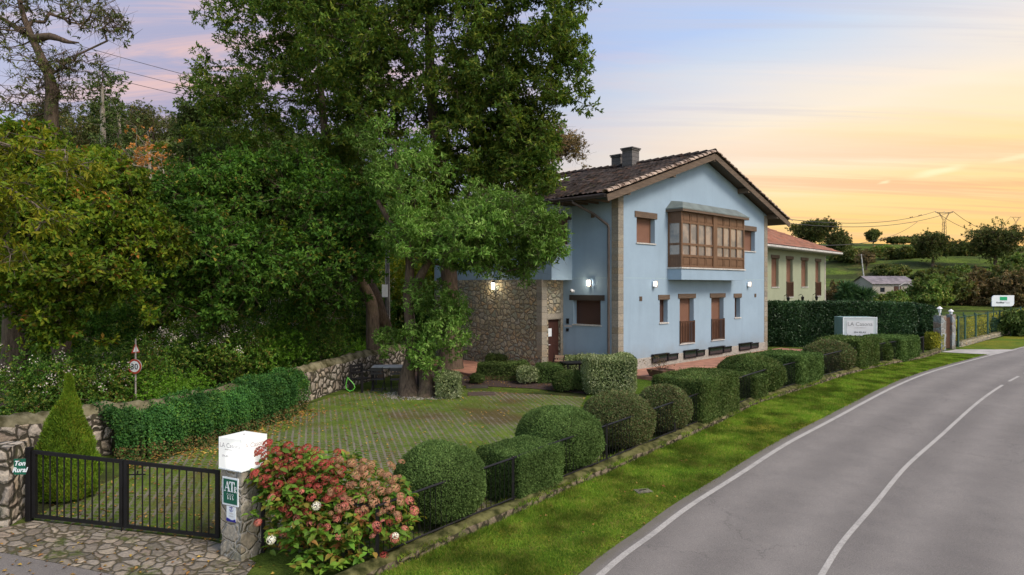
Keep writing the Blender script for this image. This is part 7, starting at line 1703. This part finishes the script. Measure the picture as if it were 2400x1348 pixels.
r = empty('kerb_wall', 'low pale stone kerb under the green mesh fence', 'wall'); path_wall('masonry', KW, .28, .3, M['rubble'], M['moss'], .03, .01, r, seed=12)
e = empty('mesh_fence', 'dark green mesh fence on green posts beyond the far gate', 'fence')
for k, p in enumerate(FP): MB().box(p[0]-.04, p[0]+.04, p[1]-.04, p[1]+.04, p[2], p[2]+1.75).build('post', M['fence_green'], e)
for k in range(len(FP)-1):
    a, c = FP[k], FP[k+1]; b = MB()
    for j in range(9): b.tube([a+[0,0,.3+.17*j], c+[0,0,.3+.17*j]], .005 if 0 < j < 8 else .012, 4, cap=False)
    for j in range(1, 24): p = a+(c-a)*j/24; b.tube([p+[0,0,.3], p+[0,0,1.66]], .004, 4, cap=False)
    b.build('mesh_panel', M['fence_green'], e)
GQ = resamp(offset(KW, -.9), 100); e = empty('golden_hedge', 'golden-yellow clipped hedge running behind the green mesh fence', 'hedge')
rs_ = np.random.RandomState(77); n = 26000; i_ = rs_.randint(0, 99, n); fr = rs_.rand(n)[:, None]; bp = GQ[i_]*(1-fr)+GQ[i_+1]*fr; tg = unit(GQ[i_+1]-GQ[i_]); nn_ = np.stack([tg[:, 1], -tg[:, 0]], 1)
u = rs_.rand(n)*pi; xx = np.sign(np.cos(u))*np.abs(np.cos(u))**.4*.5; zz_ = np.abs(np.sin(u))**.4*1.2; zz_ = np.where(np.sin(u) < .6, rs_.rand(n)*1.15, zz_); P2 = bp+nn_*xx[:, None]; P = np.column_stack([P2, T(P2[:, 0], P2[:, 1])+zz_]); P += rs_.randn(n, 3)*.04
v, f = leaves_arr(P, rs_.randn(n, 3)+[0,0,.5], np.column_stack([nn_*np.cos(u)[:, None], np.sin(u)])+rs_.randn(n, 3)*.5, .10*rs_.uniform(.7,1.3,n), .06); mesh_obj('foliage', v, f, G['yellowhedge'], parent=e)
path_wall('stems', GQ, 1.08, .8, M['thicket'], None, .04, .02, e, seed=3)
shrub('small golden-yellow clipped shrub between the tall hedge end and the far pillar', 2176, 2203, 781, 822, G['yellowhedge'], 5000, 5, .9, seed=51, Ln=.09)
a, c = on(2178, 0, 44.), on(2330, 0, 47.); LW = np.array([a[:2]+(c[:2]-a[:2])*k/20 for k in range(21)]); r = empty('garden_wall', 'pinkish stone garden wall seen between the far gate and the golden hedge', 'wall'); path_wall('masonry', LW, 1.15, .3, M['rubble'], M['concrete'], .03, .01, r, seed=14)
yW = 46.; c = on(2350, 0, yW); zb = CAMZ+(HOR-718)/F*yW-c[2]; w2, h2 = .70, .74
e = empty('sign_board', 'white board sign with green block and two rounded corners behind the golden hedge', 'sign', tuple(c), radians(-6))
rr_ = .22; poly = [(-w2, zb), (w2-rr_, zb)]+[(w2-rr_+rr_*sin(a_), zb+rr_-rr_*cos(a_)) for a_ in np.linspace(0, pi/2, 7)]+[(w2, zb+h2), (-w2+rr_, zb+h2)]+[(-w2+rr_-rr_*sin(a_), zb+h2-rr_+rr_*cos(a_)) for a_ in np.linspace(0, pi/2, 7)]
MB().prism(poly, -.04, .04).build('board', M['sign_white'], e); M['sg2'] = simple('sign_bright_green', (.0, .30, .12), .5, .05, 3, 0); MB().box(-.20, .26, -.05, -.04, zb+.40, zb+.64).build('emblem', M['sg2'], e, bevel=.02)
text_obj('lettering', 'Antilles', .17, M['ink'], e, (.07, -.045, zb+.20), align='RIGHT', bold=.004); text_obj('lettering', 'Playa', .17, M['grey_ink'], e, (.08, -.045, zb+.20), align='LEFT')
for s in (-.55, .55): MB().tube([(s, .06, -.2), (s, .06, zb+.5)], .03, 8).build('post', M['fence_green'], e)
e = empty('meadow_fence', 'thin wire fence on dark posts across the meadow behind the far gate', 'fence'); MF = [on(px, 0, 49.) for px in range(2180, 2440, 26)]
for p in MF: MB().box(p[0]-.03, p[0]+.03, p[1]-.03, p[1]+.03, p[2]-.1, p[2]+1.4).build('post', M['fence_green'], e)
for k in range(len(MF)-1):
    b = MB()
    for z in (.4, .8, 1.25): b.tube([MF[k]+[0,0,z], MF[k+1]+[0,0,z]], .008, 4, cap=False)
    b.build('wires', M['wire'], e)
# concrete crossing to the far gate
poly_sheet('footpath', [gp(2205, 826)[:2], gp(2240, 820)[:2]], [gp(2330, 833)[:2], gp(2385, 820)[:2]], M['concrete'], .022, 12, 6)
poly_sheet('verge_meadow', [g(2245, 818), g(2300, 802), g(2360, 787), g(2440, 768)], [g(2330, 832), g(2380, 819), g(2410, 811), g(2460, 802)], M['verge'], .014, 40, 10)

# ---------------------------------------------------------------- grass, litter
rs_ = np.random.RandomState(99); Kr = resamp(offset(KQ, .0), 400); Er = resamp(offset(EQ[(EQ[:, 1] > 3) & (EQ[:, 1] < 44)], -.22), 400)
n = 420000; s_ = rs_.rand(n)**1.5; i_ = (s_*399).astype(int); u = rs_.rand(n); u = np.clip(u+rs_.randn(n)*.01, -.02, 1.01); P2 = Kr[i_]*(1-u[:, None])+Er[i_]*u[:, None]; P2 += rs_.randn(n, 2)*.03
dens = snoise(np.column_stack([P2, P2[:, 0]*0]), 2.2, 17)+snoise(np.column_stack([P2, P2[:, 0]*0]), 7, 18)*.5
near_road = (u > .9) & (P2[:, 1] < 13)
keep = (P2[:, 1] > 7.5) & (P2[:, 1] < 34) & (dens+rs_.randn(n)*.5 > -.6) & (~near_road | (rs_.rand(n) < .25)); P2 = P2[keep]; m = len(P2); dens = dens[keep]
sz = np.maximum(1, P2[:, 1]/15)
P = np.column_stack([P2, T(P2[:, 0], P2[:, 1])+.0]); D = unit(rs_.randn(m, 3)*[.55,.55,.1]+[0,0,.75]); S = unit(np.cross(D, rs_.randn(m, 3))); h_ = (.035+.03*rs_.rand(m)+.02*np.clip(dens, 0, 1))*sz**.3; w_ = .006*sz
V = np.stack([P-S*w_[:, None], P+S*w_[:, None], P+D*h_[:, None]], 1).reshape(-1, 3)
G['blade'] = leafmat('grass_blades', [(.035,.075,.008),(.06,.115,.012),(.085,.145,.014),(.12,.155,.02),(.16,.145,.04)], .7, .35, 2.2, .5, .2)
tag(mesh_obj('grass', V, np.arange(m*3).reshape(-1, 3), G['blade']), kind='stuff')
# litter of leaves on paving, verge and under the hedges
def litter(name, P2, size, zoff=.02, mats=None):
    m = len(P2); P = np.column_stack([P2, T(P2[:, 0], P2[:, 1])+zoff+rs_.rand(m)*.012]); v, f = leaves_arr(P, np.column_stack([rs_.randn(m, 2), rs_.randn(m)*.15]), unit(rs_.randn(m, 3)*.25+[0,0,1.]), size*rs_.uniform(.5,1.3,m), size*.6, .2)
    tag(mesh_obj(name, v, f, mats or M['leaflit']), kind='stuff')
La, Lb = resamp(np.array(lot_l), 200), resamp(np.array(lot_r), 200); k_ = rs_.randint(0, 200, 1700); u = rs_.rand(1700)**1.3
P1 = La[k_]*(1-u[:, None])+Lb[k_]*u[:, None]
k_ = rs_.randint(0, len(IQ), 1300); tgI = unit(np.gradient(IQ, axis=0)); P3 = IQ[k_]+np.stack([tgI[k_, 1], -tgI[k_, 0]], 1)*(.45+rs_.rand(1300)**2*.9)[:, None]
k_ = (rs_.rand(160)*300).astype(int); u = rs_.rand(160); P4 = Kr[k_]*(1-u[:, None])+Er[k_]*u[:, None]
P5 = gp(1180, 880)[:2]+rs_.randn(900, 2)*[1.9, 1.6]
P6 = np.column_stack([rs_.uniform(-9, -3.5, 260), rs_.uniform(8, 10.8, 260)])
litter('fallen_leaves', np.vstack([P1, P3, P4[P4[:, 1] > 6], P5, P6]), .075)
# white gravel round the forked trunk
gc = gp(985, 930)[:2]; aa = rs_.rand(2600)*2*pi; rr_ = rs_.uniform(.25, 1.15, 2600); Pg = gc+np.stack([np.cos(aa)*rr_*1.15, np.sin(aa)*rr_*.7+.2], 1)
litter('gravel', Pg, .05, .015, simple('white_pebbles', (.36, .34, .31), .8, .4, 20))
# moss and grass tufts at the foot of kerb, pillar and cobbles
m = 110000; k_ = rs_.randint(0, 380, m); P2 = KQ[np.minimum(k_*len(KQ)//400, len(KQ)-1)]+rs_.randn(m, 2)*.12-[.1, 0]
P = np.column_stack([P2, T(P2[:, 0], P2[:, 1])]); 
P = P[(P[:, 1] > 8) & (P[:, 1] < 30)]; m = len(P); D = unit(rs_.randn(m, 3)*[.5,.5,.1]+[0,0,.8]); S = unit(np.cross(D, rs_.randn(m, 3))); V = np.stack([P-S*.006, P+S*.006, P+D*(.05+.07*rs_.rand(m))[:, None]], 1).reshape(-1, 3)
tag(mesh_obj('grass_tufts', V, np.arange(m*3).reshape(-1, 3), G['blade']), kind='stuff')

m = 90000; k_ = rs_.randint(0, 380, m); Kt = offset(KQ, -.17); P2 = Kt[np.minimum(k_*len(KQ)//400, len(KQ)-1)]+rs_.randn(m, 2)*.11
P = np.column_stack([P2, T(P2[:, 0], P2[:, 1])+.13+.03*rs_.rand(m)]); cl_ = snoise(P, 2.5, 44)+snoise(P, 8, 45)*.6 > .05; P = P[cl_ & (P[:, 1] > 8) & (P[:, 1] < 30)]; m = len(P)
D = unit(rs_.randn(m, 3)*[.6,.6,.1]+[0,0,.7]); S = unit(np.cross(D, rs_.randn(m, 3))); V = np.stack([P-S*.006, P+S*.006, P+D*(.03+.05*rs_.rand(m))[:, None]], 1).reshape(-1, 3)
tag(mesh_obj('grass_on_kerb', V, np.arange(m*3).reshape(-1, 3), G['blade']), kind='stuff')
